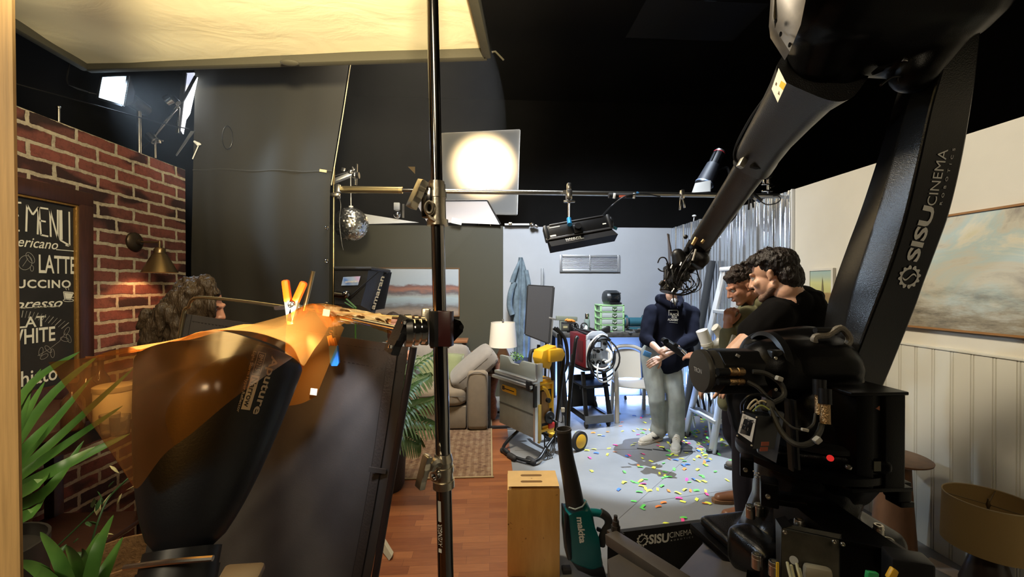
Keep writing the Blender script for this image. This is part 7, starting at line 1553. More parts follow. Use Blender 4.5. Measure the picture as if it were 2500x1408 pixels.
b = MB(); c = at(1389, 476, YP - .02); b.box(c, (.05, .07, .09), bev=.01).box(c + V((0, 0, .07)), (.035, .05, .07), bev=.008).box(c + V((0, -.02, -.06)), (.1, .02, .02), bev=.004).cyl(c + V((-.04, -.02, .02)), c + V((-.04, .02, .02)), .02); b.build('pipe_clamp', STEEL, nb_)
MB().tube(catmull([at(1470, 527, Yn), at(1490, 505, YP - .02), at(1520, 482, YP - .03), at(1548, 474, YP - .03), at(1580, 474, YP - .03), at(1612, 480, YP - .03)], 6), .006).build('cable', BLACK, nb_)
MB().box(at(1500, 556, Yn), (.05, .006, .025), (0, R(25), 0)).build('blue_flag', mat('teal_tape', (.03, .2, .28), .6), nb_); MB().ball(at(1489, 545, Yn + .02), (.03, .05, .06)).build('ballast', PLASTIC, nb_)
# silver rod on the wall top
sr = thing('silver_rod_clamp', 'short silver rod with clamp lying on the grey wall top edge', 'clamp', at(1275, 550, 5.98)); MB().cyl(at(1232, 548, 5.96), at(1292, 548, 5.96), .016).build('rod', WHITE, sr); b = MB(); b.ball(at(1300, 550, 5.94), .04).box(at(1310, 552, 5.94), (.05, .04, .035), (0, .4, 0), .008); b.build('knuckle', STEEL, sr); MB().box(at(1246, 546, 5.95), (.05, .03, .04), bev=.005).build('brass_tip', GOLD, sr)
# profile spotlight and its neighbour beyond the pipe
Yl = 4.6; pl = thing('profile_spotlight', 'black profile spotlight with grey square snoot pointing down beyond the pipe', 'spotlight', at(1712, 470, Yl)); a, c = at(1757, 372, Yl), at(1718, 452, Yl); ax_ = (c - a).normalized()
b = MB(); b.cyl(a, a + ax_ * .18, .062, .06, 20); b.build('lens_tube', mat('navy_black', (.014, .015, .02), .45), pl); b = MB(); b.cyl(a + ax_ * .16, c, .075, .1, 20); b.build('barrel', mat('navy_black', (.014, .015, .02), .45), pl)
for k in range(6): an = 2 * PI * k / 6; rot = basis(ax_); MB().bar(a + rot @ V((.062 * math.cos(an), .062 * math.sin(an), .01)), a + rot @ V((.06 * math.cos(an), .06 * math.sin(an), .2)), .012, .008).build('fin', BLACK, pl)
MB().lathe([(.063, 0), (.066, .004), (.066, .012)], a, ax_, n=24).build('red_ring', mat('red_ring', (.4, .04, .05), .4), pl); MB().cyl(a - ax_ * .02, a, .055, n=20).build('end_plate', ALU, pl); MB().lathe([(.1, 0), (.104, .005), (.104, .02)], c - ax_ * .03, ax_, n=24).build('blue_ring', mat('steel_blue', (.2, .25, .35), .35, .7), pl)
q = [at(1697, 447, Yl - .1), at(1733, 440, Yl - .12), at(1732, 467, Yl - .14), at(1689, 470, Yl - .12)]; MB().loft([q, [p + V((.02, .012, 0)) for p in q]]).build('snoot_flap', mat('snoot_grey', (.5, .49, .46), .5), pl); q = [at(1733, 440, Yl - .12), at(1737, 442, Yl - .05), at(1736, 460, Yl - .05), at(1732, 467, Yl - .14)]; MB().loft([q, [p + V((.004, .004, 0)) for p in q]]).build('snoot_side', WHITE, pl)
b = MB(); b.tube(catmull([at(1738, 418, Yl), at(1765, 410, Yl), at(1780, 420, Yl), at(1782, 512, Yl)], 6), .014); b.build('yoke', BLACK, pl)
tl2 = thing('stand_cluster', 'bright-edged black clamp cluster above the corrugated sheet behind the forearm', 'clamp', at(1875, 470, 3.75)); b = MB(); Y2 = 3.75
b.cyl(at(1876, 432, Y2), at(1876, 470, Y2), .014).box(at(1866, 440, Y2), (.02, .03, .07), bev=.004).box(at(1877, 440, Y2), (.02, .03, .07), bev=.004).box(at(1872, 450, Y2), (.09, .03, .012), bev=.003).box(at(1883, 456, Y2), (.05, .03, .02), (0, -.4, 0), .004).box(at(1873, 466, Y2), (.1, .03, .02), bev=.005); b.build('bracket', CHROME, tl2)
MB().box(at(1865, 428, Y2), (.12, .1, .06), bev=.01).build('lamp_body', BLACK, tl2); MB().cyl(at(1876, 466, Y2), at(1876, 482, YP + .09), .012).build('spigot', STEEL, tl2)
cl_ = thing('jaw_clamp', 'black jaw clamp with white edge gripping the pipe right of the forearm', 'clamp', at(1850, 490, YP)); MB().bar(at(1832, 468, YP), at(1858, 492, YP), .035, .03, bev=.006).build('jaw', BLACK, cl_); MB().bar(at(1834, 479, YP - .03), at(1846, 488, YP - .03), .01, .02, bev=.002).build('white_edge', WHITE, cl_); MB().tube(catmull([at(1855, 490, YP), at(1872, 499, YP), at(1895, 496, YP), at(1906, 486, YP), at(1900, 478, YP), at(1888, 478, YP)], 6), .005).build('cable', BLACK, cl_)
wk = simple('white_wall_clip', 'tiny white clip at the black gap above the corrugated sheet corner', 'clip', MB().ball(at(1695, 527, 5.4), (.03, .02, .018)).tube([at(1695, 527, 5.4), V((XR + .02, 5.4, at(1695, 540, 5.4).z - .04))], .006), WHITE)

simple('added_cutter_flag', 'unseen black flag blade added above the set to trim the floor light', 'flag', MB().box((2.6, 5.12, 5.0), (1.5, .756, .008)).cyl((2.6, 5.12, 5.0), (2.6, 5.12, 5.69), .012), MATTE)  # added out of view to cut the back edge of the floor light
# ------------------------------------------------------------------ apple box, blower, confetti, right wall furniture and pictures
H0 = .508; q = [on_z(1239, 1188, H0), on_z(1367, 1187, H0), on_z(1345, 1152, H0), on_z(1238, 1152, H0)]
exb = (q[1] - q[0]).normalized(); eyb = V((-exb.y, exb.x, 0)); wbx_ = (q[1] - q[0]).length; dbx = .2
ab = thing('apple_box', 'scuffed tan plywood box standing on end with two hand slots on top', 'wooden box', (q[0] + q[1]) / 2 * V((1, 1, 0)) + eyb * .1); BXM = Matrix((exb, eyb, V((0, 0, 1)))).transposed().to_4x4(); BXM.translation = q[0] * V((1, 1, 0))
def box_mat():
    m, nd, ln, b = new_mat('scuffed_ply'); n = noise_node(nd, ln, 3, 6, .6, (6, 1, 1)); r = ramp(nd, ln, n.outputs[0], [(.3, (.52, .27, .07)), (.7, (.66, .37, .11))]); n2 = noise_node(nd, ln, 16, 3, .75); r2 = ramp(nd, ln, n2.outputs[0], [(.27, (.25, .16, .1)), (.34, (1, 1, 1))])
    mx = nd.new('ShaderNodeMixRGB'); mx.blend_type = 'MULTIPLY'; mx.inputs[0].default_value = 1; ln.new(r.outputs[0], mx.inputs[1]); ln.new(r2.outputs[0], mx.inputs[2]); ln.new(mx.outputs[0], b.inputs['Base Color']); b.inputs['Roughness'].default_value = .5; return m
BXW = box_mat(); b = MB(BXM); b.box((wbx_ / 2, dbx / 2, H0 / 2 - .008), (wbx_, dbx, H0 - .018), None, .004); b.build('body', BXW, ab)
# lid with two slot outlines, their depth given by a shade-coloured sheet
b = MB(BXM); n_ = 10; slots = [(.3, .62, .063), (.7, .6, .063)]
def slot(cx, cy_, hl, hr): return [(cx + hl * s2 + hr * math.cos(a), cy_ + hr * math.sin(a)) for s2, a0 in ((1, -PI / 2), (-1, PI / 2)) for a in [a0 + PI * k / 6 for k in range(7)]]
bm = b.bm; zt2 = H0; outer = [(0.003, 0.003), (wbx_ - .003, .003), (wbx_ - .003, dbx - .003), (.003, dbx - .003)]; ed = []
def loop(pts):
    vv = [bm.verts.new(BXM @ V((*p, zt2))) for p in pts]; return [bm.edges.new((vv[i], vv[(i + 1) % len(vv)])) for i in range(len(vv))]
ed += loop(outer)
for s_ in ((wbx_ * .47, dbx * .3), (wbx_ * .48, dbx * .68)): ed += loop(slot(*s_, .05, .0125))
bmesh.ops.triangle_fill(bm, edges=ed, use_beauty=True); b.build('lid', mat('ply_top', (.62, .4, .16), .45, vary=.12, vscale=5), ab)
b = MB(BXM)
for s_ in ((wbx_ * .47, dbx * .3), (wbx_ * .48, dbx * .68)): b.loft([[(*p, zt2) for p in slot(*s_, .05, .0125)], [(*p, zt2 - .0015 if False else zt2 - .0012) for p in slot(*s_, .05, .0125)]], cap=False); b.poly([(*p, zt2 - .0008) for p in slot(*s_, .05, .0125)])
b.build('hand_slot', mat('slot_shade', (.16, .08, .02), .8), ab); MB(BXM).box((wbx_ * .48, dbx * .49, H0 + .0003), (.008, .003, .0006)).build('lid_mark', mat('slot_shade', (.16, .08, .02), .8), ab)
# blower
YBL = 2.24; bo = thing('leaf_blower', 'teal and black cordless leaf blower standing nozzle-up beside the wooden box', 'leaf blower', V((at(1430, 1390, YBL).x, YBL, 0))); MTE = mat('tool_teal', (.0, .10, .105), .35)
pn = [at(1376, 1046, YBL), at(1382, 1110, YBL), at(1393, 1170, YBL), at(1404, 1232, YBL)]
MB().tube(catmull(pn, 5), [.040 + .0 * i for i in range(5)] + [.041 + .0012 * i for i in range(11)], 28, cap=False).build('nozzle', mat('nozzle_black', (.016, .013, .011), .5), bo)
d_ = (pn[0] - pn[1]).normalized(); MB().lathe([(.036, -.03), (.038, 0), (.0425, 0), (.043, -.012), (.041, -.014)], pn[0], d_, n=36, cap=False).build('nozzle_rim', mat('nozzle_rim', (.05, .043, .036), .4), bo)
Mb = frame(at(1420, 1310, YBL), (1, 0, 0), y=(0, 0, 1)); s_ = YBL / 1000
def bo2(pts): return [((x - 1420) * s_, (1310 - y) * s_) for x, y in pts]
b = MB(Mb); b.prism(bo2([(1372, 1232), (1395, 1244), (1418, 1238), (1432, 1222), (1444, 1245), (1450, 1300), (1463, 1340), (1470, 1372), (1440, 1380), (1400, 1365), (1380, 1350), (1374, 1290)]), Matrix.Identity(4), .11, bev=.016); b.build('body', MTE, bo, smooth=50)
b = MB(Mb); b.prism(bo2([(1372, 1232), (1384, 1240), (1388, 1300), (1392, 1350), (1380, 1352), (1374, 1290)]), Matrix.Translation((0, 0, .004)), .118, bev=.012); b.build('side_shell', PLASTIC, bo)
b = MB(); b.tube(catmull([at(1440, 1250, YBL), at(1462, 1252, YBL), at(1480, 1262, YBL), at(1484, 1280, YBL), at(1474, 1300, YBL), at(1468, 1330, YBL)], 6), [.021] * 14 + [.019] * 20, 14); b.build('handle', MTE, bo); b = MB(); b.tube(catmull([at(1466, 1250, YBL - .005), at(1482, 1262, YBL - .005), at(1486, 1280, YBL - .005), at(1474, 1302, YBL - .004), at(1468, 1330, YBL - .003)], 6), .022, 14); b.build('grip', RUBBER, bo); MB().box(at(1462, 1292, YBL), (.025, .02, .02), (0, .4, 0), .005).build('trigger', BLACK, bo)
b = MB(Mb); b.prism(bo2([(1385, 1350), (1445, 1372), (1470, 1372), (1478, 1400), (1440, 1395), (1405, 1378)]), Matrix.Identity(4), .1, bev=.008); b.build('battery', BLACK, bo); MB().tube([at(1389, 1238, YBL - .062), at(1404, 1243, YBL - .062), at(1422, 1236, YBL - .062), at(1432, 1222, YBL - .055)], .004).build('joint_ring', mat('ring_pale', (.35, .4, .38), .4), bo)
g = MB(); p0, p1 = at(1408, 1262, YBL - .0575), at(1416, 1326, YBL - .0575); put_text(g, 'makita', frame(p0, p1 - p0, z=(0, -1, 0)), (p1 - p0).length, .034, bold=.035, shear=.15); g.build('maker_name', LETTER, bo, normals=False)
simple('rubber_block', 'small black rubber block on the floor at the wooden box corner', 'block', MB().box(on_z(1383, 1395) + V((0, 0, .012)), (.05, .05, .024), bev=.004), RUBBER)
# black tape marks
for i, (a, c, lb) in enumerate((((1555, 1094), (1592, 1098), 'short black tape strip left of the white sneaker'), ((1594, 1096), (1630, 1101), 'black tape strip between the two sneakers'), ((1618, 1090), (1624, 1100), 'tiny crossing tape strip behind the right sneaker'), ((1668, 1101), (1698, 1102), 'thin black tape strip right of the white sneakers'))):
    simple('tape_mark', lb, 'tape', MB().bar(on_z(*a, .0012), on_z(*c, .0012), .022, .001, (0, 0, 1)), MATTE, group='tape marks on the floor')
# confetti
r_ = random.Random(31); CC = {'yellow': (.75, .8, .08), 'green': (.12, .62, .1), 'orange': (.8, .22, .04), 'pink': (.85, .06, .28), 'blue': (.05, .16, .75)}
protos = {}
for nm, c in CC.items():
    m = mat('confetti_' + nm, c, .8)
    for k in range(2):
        b = MB(); w_, l_ = (.011, .024) if k else (.009, .019)
        b.grid(lambda u, v: V(((u - .5) * 2 * l_, (v - .5) * 2 * w_ + (u - .5) * .012, .002 + .005 * k * math.sin(u * 3.1) + .002 * v)), 3, 1); protos[(nm, k)] = b.build('paper_confetti', m, None, normals=False, smooth=80)
placed = 0; used_ = set()
def confetti(x, y, nm, k):
    src = protos[(nm, k)]; o = src if (nm, k) not in used_ else src.copy()
    if (nm, k) in used_: COL.objects.link(o)
    used_.add((nm, k)); o.location = (x, y, .0005 + r_.uniform(0, .003)); o.rotation_euler = (r_.uniform(-.12, .12), r_.uniform(-.12, .12), r_.uniform(0, 6.3)); o['label'] = 'small %s paper confetti strip lying flat on the grey studio floor' % nm; o['category'] = 'confetti'; o['group'] = nm + ' confetti on the floor'
cols = ['yellow'] * 9 + ['green'] * 5 + ['orange'] * 3 + ['pink'] * 2 + ['blue'] * 2
for (cx, cy_, sx_, sy_, n_) in ((1720, 1075, 45, 38, 105), (1560, 1050, 75, 14, 36), (1690, 1030, 30, 25, 30), (1620, 1130, 110, 40, 50), (1690, 1190, 60, 50, 26), (1740, 1000, 25, 20, 10), (1580, 1005, 50, 14, 10), (1460, 1100, 70, 20, 9), (1590, 1240, 60, 30, 4)):
    for _ in range(n_):
        px, py = r_.gauss(cx, sx_), r_.gauss(cy_, sy_)
        if not (975 < py < 1290 and 1385 < px < 1830): continue
        p = on_z(px, py)
        if not (.3 < p.x < 2.66): continue
        nm = r_.choice(cols); confetti(p.x, p.y, nm, r_.randint(0, 1))
for (px, py, nm) in ((1567, 1187, 'yellow'), (1576, 1193, 'yellow'), (1585, 1198, 'yellow'), (1632, 1198, 'orange'), (1655, 1204, 'yellow'), (1725, 1207, 'pink'), (1728, 1229, 'yellow'), (1667, 1271, 'pink'), (1628, 1280, 'yellow'), (1444, 1150, 'yellow'), (1524, 1152, 'green'), (1433, 1100, 'yellow'), (1450, 1097, 'yellow')):
    p = on_z(px, py); confetti(p.x, p.y, nm, 1)
for (x, y, nm) in ((1.86, 4.93, 'pink'), (1.9, 4.98, 'blue'), (1.8, 5.0, 'blue')):
    confetti(x, y, nm, 1); o = [k for k in COL.objects if k.name.startswith('paper_confetti')][-1]
for k, o in protos.items():
    if k not in used_: bpy.data.objects.remove(o)
# big cloudy painting and small picture on the right wall
def wallq(y0, y1, z0, z1): return [V((XR - .001, y1, z1)), V((XR - .001, y0, z1)), V((XR - .001, y0, z0)), V((XR - .001, y1, z0))]
def cloud_mat():
    m, nd, ln, b = new_mat('cloud_painting'); n = noise_node(nd, ln, 2.0, 8, .62, (1, 1, 1.6), dist=.8); r = ramp(nd, ln, n.outputs[0], [(.22, (.13, .12, .1)), (.36, (.3, .28, .25)), (.46, (.52, .5, .42)), (.55, (.42, .52, .52)), (.64, (.62, .6, .5)), (.78, (.56, .53, .33))])
    tc = nd.new('ShaderNodeTexCoord'); sp = nd.new('ShaderNodeSeparateXYZ'); ln.new(tc.outputs['Object'], sp.inputs[0]); n2 = noise_node(nd, ln, 5, 6, .7, (1, .6, 2.4)); r2 = ramp(nd, ln, n2.outputs[0], [(.35, (.1, .09, .075)), (.5, (.27, .24, .18)), (.65, (.42, .43, .4))])
    a = nd.new('ShaderNodeMath'); a.operation = 'MULTIPLY_ADD'; a.inputs[1].default_value = .35; ln.new(n2.outputs[0], a.inputs[0]); ln.new(sp.outputs[2], a.inputs[2]); rr = ramp(nd, ln, a.outputs[0], [(.24, (1, 1, 1)), (.46, (0, 0, 0))])
    mx = nd.new('ShaderNodeMixRGB'); ln.new(rr.outputs[0], mx.inputs[0]); ln.new(r.outputs[0], mx.inputs[1]); ln.new(r2.outputs[0], mx.inputs[2]); ln.new(mx.outputs[0], b.inputs['Base Color']); b.inputs['Roughness'].default_value = .45; bump(nd, ln, n2.outputs[0], b, .3, .004); return m
framed('cloud_painting', 'large framed painting of pale storm clouds on the cream wall', wallq(1.05, 2.76, 1.362, 2.035), .024, cloud_mat(), mat('oak_frame', (.28, .14, .05), .4), .012, 0, 1)
TOWN = painting_mat('town_picture', [(0, (.2, .16, .06)), (.2, (.26, .17, .07)), (.3, (.3, .2, .08)), (.34, (.45, .42, .16)), (.6, (.5, .5, .22)), (.8, (.35, .42, .33)), (1, (.3, .42, .4))], .12, (8, 1), z1=.28)
sp3 = framed('small_town_picture', 'small framed picture of a church spire under a yellow-green sky on the cream wall', wallq(3.1, 3.335, 1.475, 1.755), .016, TOWN, mat('pale_frame', (.6, .57, .5), .5), .018, 0, 1)
b = MB(); xx = XR - .0215; b.poly([(xx, 3.205, 1.57), (xx, 3.185, 1.57), (xx, 3.19, 1.63), (xx, 3.195, 1.70), (xx, 3.20, 1.63)])
for i in range(6): b.poly([(xx, 3.32 - i * .02, 1.52), (xx, 3.305 - i * .02, 1.52), (xx, 3.305 - i * .02, 1.55 + .01 * (i % 3)), (xx, 3.312 - i * .02, 1.565 + .01 * (i % 3)), (xx, 3.32 - i * .02, 1.55 + .01 * (i % 3))])
b.build('painted_town', mat('spire_paint', (.16, .13, .06), .6), sp3, normals=False); MB().box((XR - .012, 3.27, 1.462), (.022, .07, .008)).build('ledge_hook', BLACK, sp3)
# pedestal table and floor lamp
TX, TY = 2.43, 2.33; TZ = .6; WAL = mat('walnut', (.2, .095, .045), .45, vary=.25, vscale=4, stretch=(3, 3, 1)); pt_ = thing('pedestal_table', 'round walnut pedestal table against the panelled wall', 'side table', (TX, TY, 0))
MB().lathe([(.15, -.022), (.172, -.012), (.175, -.003), (.17, 0), (.001, 0)], (TX, TY, TZ), n=64).build('top', WAL, pt_); MB().lathe([(.105, .1), (.098, .2), (.085, .4), (.078, TZ - .02)], (TX, TY, 0), n=48).build('column', WAL, pt_)
b = MB(); rings = []
for r0, z in ((.098, .002), (.106, .01), (.106, .09), (.1, .105)): rings.append([(TX + (r0 - .004 * (k % 2)) * math.cos(2 * PI * k / 56), TY + (r0 - .004 * (k % 2)) * math.sin(2 * PI * k / 56), z) for k in range(56)])
b.loft(rings); b.build('fluted_base', WAL, pt_, smooth=10); 
FX, FY = 2.44, 1.87; fz = .58; fl2 = thing('drum_lamp', 'low lamp with wide brown linen drum shade in the bottom right corner', 'lamp', (FX, FY, 0)); LIN = mat('brown_linen', (.33, .215, .08), .9, bmp=.3, bscale=300)
MB().lathe([(.165, fz - .235), (.158, fz), (.155, fz), (.162, fz - .233)], (FX, FY, 0), n=64, cap=False).build('lamp_shade', LIN, fl2)
MB().tube([V((FX + .157 * math.cos(a), FY + .157 * math.sin(a), fz)) for a in [2 * PI * k / 48 for k in range(48)]], .003, 6, closed=True).build('rim', mat('linen_rim', (.4, .3, .17), .8), fl2); b = MB()
for k in range(3): a = 2 * PI * k / 3 + 2.6; b.tube([V((FX, FY, fz - .03)), V((FX + .156 * math.cos(a), FY + .156 * math.sin(a), fz - .006))], .002, 6)
b.build('spider', BRZ, fl2); MB().lathe([(.004, fz - .05), (.01, fz - .03), (.006, fz - .02), (.003, fz)], (FX, FY, 0), n=12).build('finial', BRZ, fl2); MB().lathe([(.07, 0), (.09, .05), (.1, .15), (.06, .3), (.02, .36), (.008, .4), (.006, fz - .05)], (FX, FY, 0), n=32).build('base', mat('dark_ceramic', (.04, .025, .018), .35), fl2)
simple('floor_card', 'small pale pinkish card on the floor at the foot of the panelled wall', 'card', MB().box(V((2.6, 2.2, .003)), (.1, .16, .004), (0, 0, .3)), mat('pale_card', (.5, .4, .32), .7))
# ------------------------------------------------------------------ people
def skin_mat(name, c):
    m = mat(name, c, .5, vary=.08, vscale=14, sss=.12, bmp=.08, bscale=300); return m
def hair_mat(name, c): return mat(name, c, .5, spec=.3, vary=.4, vscale=60, bmp=.9, bscale=110, stretch=(1, 1, .25), bdist=.01)
def mrot(fwd, up=(0, 0, 1)):            # columns: right, forward, up
    f = V(fwd).normalized(); u = V(up); u = (u - f * u.dot(f)).normalized(); r = f.cross(u); return Matrix((r, f, u)).transposed()
def head_prims(c, M, s=1.0, ears=True):
    T = lambda *p: V(c) + M @ (V(p) * s); E = lambda p, r, rot=None: ('e', T(*p), tuple(x * s for x in r), M @ rot if rot else M); C = lambda a, ra, b, rb: ('c', T(*a), ra * s, T(*b), rb * s)
    P = [E((0, -.015, .04), (.077, .096, .088)), E((0, .03, -.03), (.061, .068, .078)), E((0, .07, -.097), (.024, .02, .018)), C((.05, -.005, -.055), .022, (.012, .062, -.094), .02), C((-.05, -.005, -.055), .022, (-.012, .062, -.094), .02),
         C((0, .092, .014), .0085, (0, .111, -.026), .0125), E((.011, .1, -.03), (.009, .01, .008)), E((-.011, .1, -.03), (.009, .01, .008)), C((-.042, .079, .027), .0115, (-.01, .09, .025), .01), C((.042, .079, .027), .0115, (.01, .09, .025), .01),
         E((.041, .064, -.022), (.022, .024, .022)), E((-.041, .064, -.022), (.022, .024, .022)), E((0, .096, -.056), (.023, .01, .0055)), E((0, .094, -.066), (.019, .01, .0065)), C((0, -.02, -.05), .056, (0, -.045, -.16), .058)]
    if ears:
        for s_ in (1, -1): P += [E((s_ * .077, -.01, .0), (.008, .016, .027)), E((s_ * .081, -.016, .012), (.007, .011, .013)), E((s_ * .076, -.002, -.024), (.007, .008, .009))]
    return P
def eyes(c, M, par, s=1.0):
    for x in (-.031, .031):
        p = V(c) + M @ (V((x, .082, .006)) * s); e = MB().ball(p - M @ V((0, .005 * s, .001)), .0118 * s, None, 14, 10).build('eye', mat('eye_white', (.6, .57, .52), .25), par); MB().ball(p + M @ V((0, .0025, -.002)), .0055 * s, None, 10, 8).build('iris', mat('iris_brown', (.03, .015, .01), .2), e)
        MB().tube([V(c) + M @ (V((x + dx, .091 - abs(dx) * .25, .027 - abs(dx) * .12)) * s) for dx in (-.018, -.006, .006, .018)], .0042 * s, 6).build('eyebrow', mat('brow_dark', (.02, .013, .01), .8), par)
    MB().tube([V(c) + M @ (V((x, .1055 - abs(x) * .3, -.061)) * s) for x in (-.02, -.007, .007, .02)], .0028 * s, 6).build('lips', mat('lip_skin', (.3, .12, .09), .5), par)
def hand_prims(w, d, n, side, curl=(25, 35, 25), s=1.0, thumb=(.55, .75, -.35), spread=.0):   # w wrist, d finger direction, n back of the hand, side +1 puts the thumb on +y
    x = V(d).normalized(); z = V(n); z = (z - x * z.dot(x)).normalized(); y = z.cross(x) * side; T = lambda a, b, c: V(w) + (x * a + y * b + z * c) * s
    P = [('c', T(0, .0, 0), .025 * s, T(.03, 0, 0), .026 * s)]
    for k, (yy, L) in enumerate(((.03, .072), (.0105, .08), (-.0095, .075), (-.028, .059))):
        P.append(('c', T(.02, yy * .75, 0), .015 * s, T(.088 - abs(k - 1.2) * .004, yy, .001), .0118 * s)); p = V((.088 - abs(k - 1.2) * .004, yy, 0)); a = 0
        for j, f in enumerate((.45, .32, .25)):
            a += R(curl[j]) * (1 + .08 * (k - 1)); q = p + V((math.cos(a) * L * f, spread * (1.5 - k) * .01, -math.sin(a) * L * f)); r0 = (.0098, .009, .0082)[j] * s; P.append(('c', T(*p), r0, T(*q), r0 * .92)); p = q
    t0 = V((.018, .028, -.006)); d1 = V(thumb).normalized(); t1 = t0 + d1 * .038; t2 = t1 + (d1 + V((.55, -.25, -.1))).normalized() * .032; P += [('c', T(*t0), .0145 * s, T(*t1), .0115 * s), ('c', T(*t1), .0112 * s, T(*t2), .0092 * s)]; return P
def shoe(par, heel, toe, up_m, sole_m, nm='shoe', w_=.05, hgt=.09, lace=None):
    heel, toe = V(heel), V(toe); d = (toe - heel).normalized(); L = (toe - heel).length; s_ = d.cross(V((0, 0, 1))); z = V((0, 0, 1)); P = lambda a, b, c: heel + d * a * L + s_ * b + z * c
    o = blob(nm, [('c', P(.13, 0, .055), .042, P(.3, 0, .06), .042), ('c', P(.3, 0, .062), .04, P(.62, 0, .045), .034), ('c', P(.6, .012, .04), .036, P(.86, .008, .034), .03), ('c', P(.6, -.012, .04), .036, P(.86, -.004, .034), .03), ('c', P(.14, 0, .06), .04, P(.2, 0, .06 + hgt * .4), .038)], .006, up_m, par, 3)
    b = MB(); ol = [(-.0, .0), (.04, .03), (.2, .04), (.45, .036), (.7, .047), (.88, .04), (.98, .02), (1.0, 0), (.98, -.022), (.88, -.038), (.7, -.043), (.45, -.034), (.2, -.038), (.04, -.03)]
    b.loft([[P(a, bb, .002) for a, bb in ol], [P(a, bb * 1.06, .026) for a, bb in ol]]); b.build('sole', sole_m, o)
    if lace:
        for k in range(4): a = .36 + k * .08; MB().tube([P(a, -.028, .085 - k * .009), P(a + .02, 0, .104 - k * .012), P(a, .028, .085 - k * .009)], .0035, 6).build('lace', lace, o)
    return o
def wr_disp(amp, sc, seed=0):
    def f(co, n): return co + n * (amp * mnoise.noise(V((co.x * sc, co.y * sc, co.z * sc * .6 + seed))) + amp * .5 * mnoise.noise(V((co.x * sc * 2.3 + 5, co.y * sc * 2.3, co.z * sc * 1.2 + seed))))
    return f
def hair_disp(amp, sc, zs=.25):
    def f(co, n): return co + n * amp * (mnoise.noise(V((co.x * sc, co.y * sc, co.z * sc * zs))) + .5 * mnoise.noise(V((co.x * sc * 2.7, co.y * sc * 2.7, co.z * sc * zs * 2))))
    return f
SK1, SK2, SK3 = skin_mat('skin_warm', (.52, .29, .19)), skin_mat('skin_light', (.56, .33, .23)), skin_mat('skin_ruddy', (.45, .21, .13))

# person in the navy hoodie
fa, fb = on_z(1612, 1072), on_z(1652, 1084); tA, tB = on_z(1560, 1086), on_z(1648, 1110)
hip = V((1.80, 4.22, .93)); p1 = thing('person', 'person in navy hoodie and pale jeans standing mid-room, face hidden by the camera head', 'person', (1.8, 4.2, 0))
hc = at(1641, 690, 4.12); M = mrot((-.25, -1, -.35)); sh_l, sh_r = at(1592, 762, 4.2), at(1688, 765, 4.2); el_l, el_r = at(1578, 826, 4.08), at(1690, 826, 4.08); wr_l, wr_r = at(1611, 857, 3.86), at(1612, 874, 3.84)
body = head_prims(hc, M) + [('c', hc + V((0, .02, -.14)), .056, at(1640, 755, 4.2), .07), ('c', at(1640, 780, 4.2), .1, hip, .11), ('c', el_l, .042, wr_l, .027), ('c', el_r, .042, wr_r, .027)]
body += hand_prims(wr_l, at(1640, 846, 3.8) - wr_l, V((-.2, -.5, .8)), -1, (30, 45, 30)) + hand_prims(wr_r, at(1588, 886, 3.8) - wr_r, V((.1, -.8, .55)), 1, (18, 25, 18))
blob('body', body, .0045, SK2, p1, 3); eyes(hc, M, p1)
blob('hair', [('e', hc + M @ V((0, -.03, .06)), (.083, .096, .082), M), ('e', hc + M @ V((0, -.06, .01)), (.078, .07, .08), M)], .007, hair_mat('hair_dark', (.02, .014, .011)), p1, 2, hair_disp(.008, 60))
NAVY = mat('navy_fleece', (.007, .008, .016), .95, spec=.1, bmp=.2, bscale=220)
hd = blob('hoodie', [('c', at(1640, 768, 4.21), .15, at(1640, 830, 4.2), .165), ('c', at(1640, 830, 4.2), .165, at(1632, 876, 4.2), .17), ('c', sh_l, .085, sh_r, .085), ('c', sh_l, .085, el_l, .068), ('c', sh_r, .085, el_r, .07), ('c', at(1615, 760, 4.2), .1, at(1610, 870, 4.2), .12), ('c', at(1668, 760, 4.2), .1, at(1660, 870, 4.2), .12), ('c', el_l, .068, el_l.lerp(wr_l, .32), .054), ('c', el_r, .072, el_r.lerp(wr_r, .42), .056), ('c', hc + V((-.09, .07, -.17)), .055, hc + V((.09, .07, -.17)), .055), ('c', hc + V((-.1, .02, -.185)), .035, hc + V((-.02, -.09, -.24)), .03), ('c', hc + V((.1, .02, -.185)), .035, hc + V((.02, -.09, -.24)), .03)], .009, NAVY, p1, 4, wr_disp(.012, 8))
g = MB()
def chest(t, w_, px, py, h): a = at(px, py, 4.025); c = at(px + w_, py + 2, 4.02); put_text(g, t, frame(a, c - a, y=(0, 0.12, 1)), (c - a).length, h, bold=.02)
chest('BLACK', 21, 1636, 769, .024); chest('BOX', 13, 1640, 775.5, .022); chest('ACADEMY', 26, 1630, 782, .022); g.build('chest_lettering', LETTER, hd, normals=False)
g = MB()
for a, c in (((1633, 770), (1633, 757)), ((1633, 757), (1654, 757)), ((1656, 771), (1655, 758)), ((1634, 786), (1654, 788))): g.bar(at(*a, 4.02), at(*c, 4.02), .006, .003)
g.build('chest_frame', LETTER, hd); MB().ball(hc + V((0, -.045, -.19)), (.035, .02, .035)).build('tee_collar', WHITE, p1)
for x in (1640, 1652): MB().tube([at(x, 733, 4.03), at(x + (2 if x > 1645 else -2), 752, 4.0)], .004).build('drawstring', NAVY, hd)
JEA = mat('pale_jeans', (.3, .335, .335), .9, vary=.15, vscale=8, bmp=.25, bscale=160); kn_l, kn_r = at(1602, 975, 4.12), at(1650, 980, 4.1); an_l, an_r = fa + V((-.02, 0, .16)), fb + V((0, .02, .16))
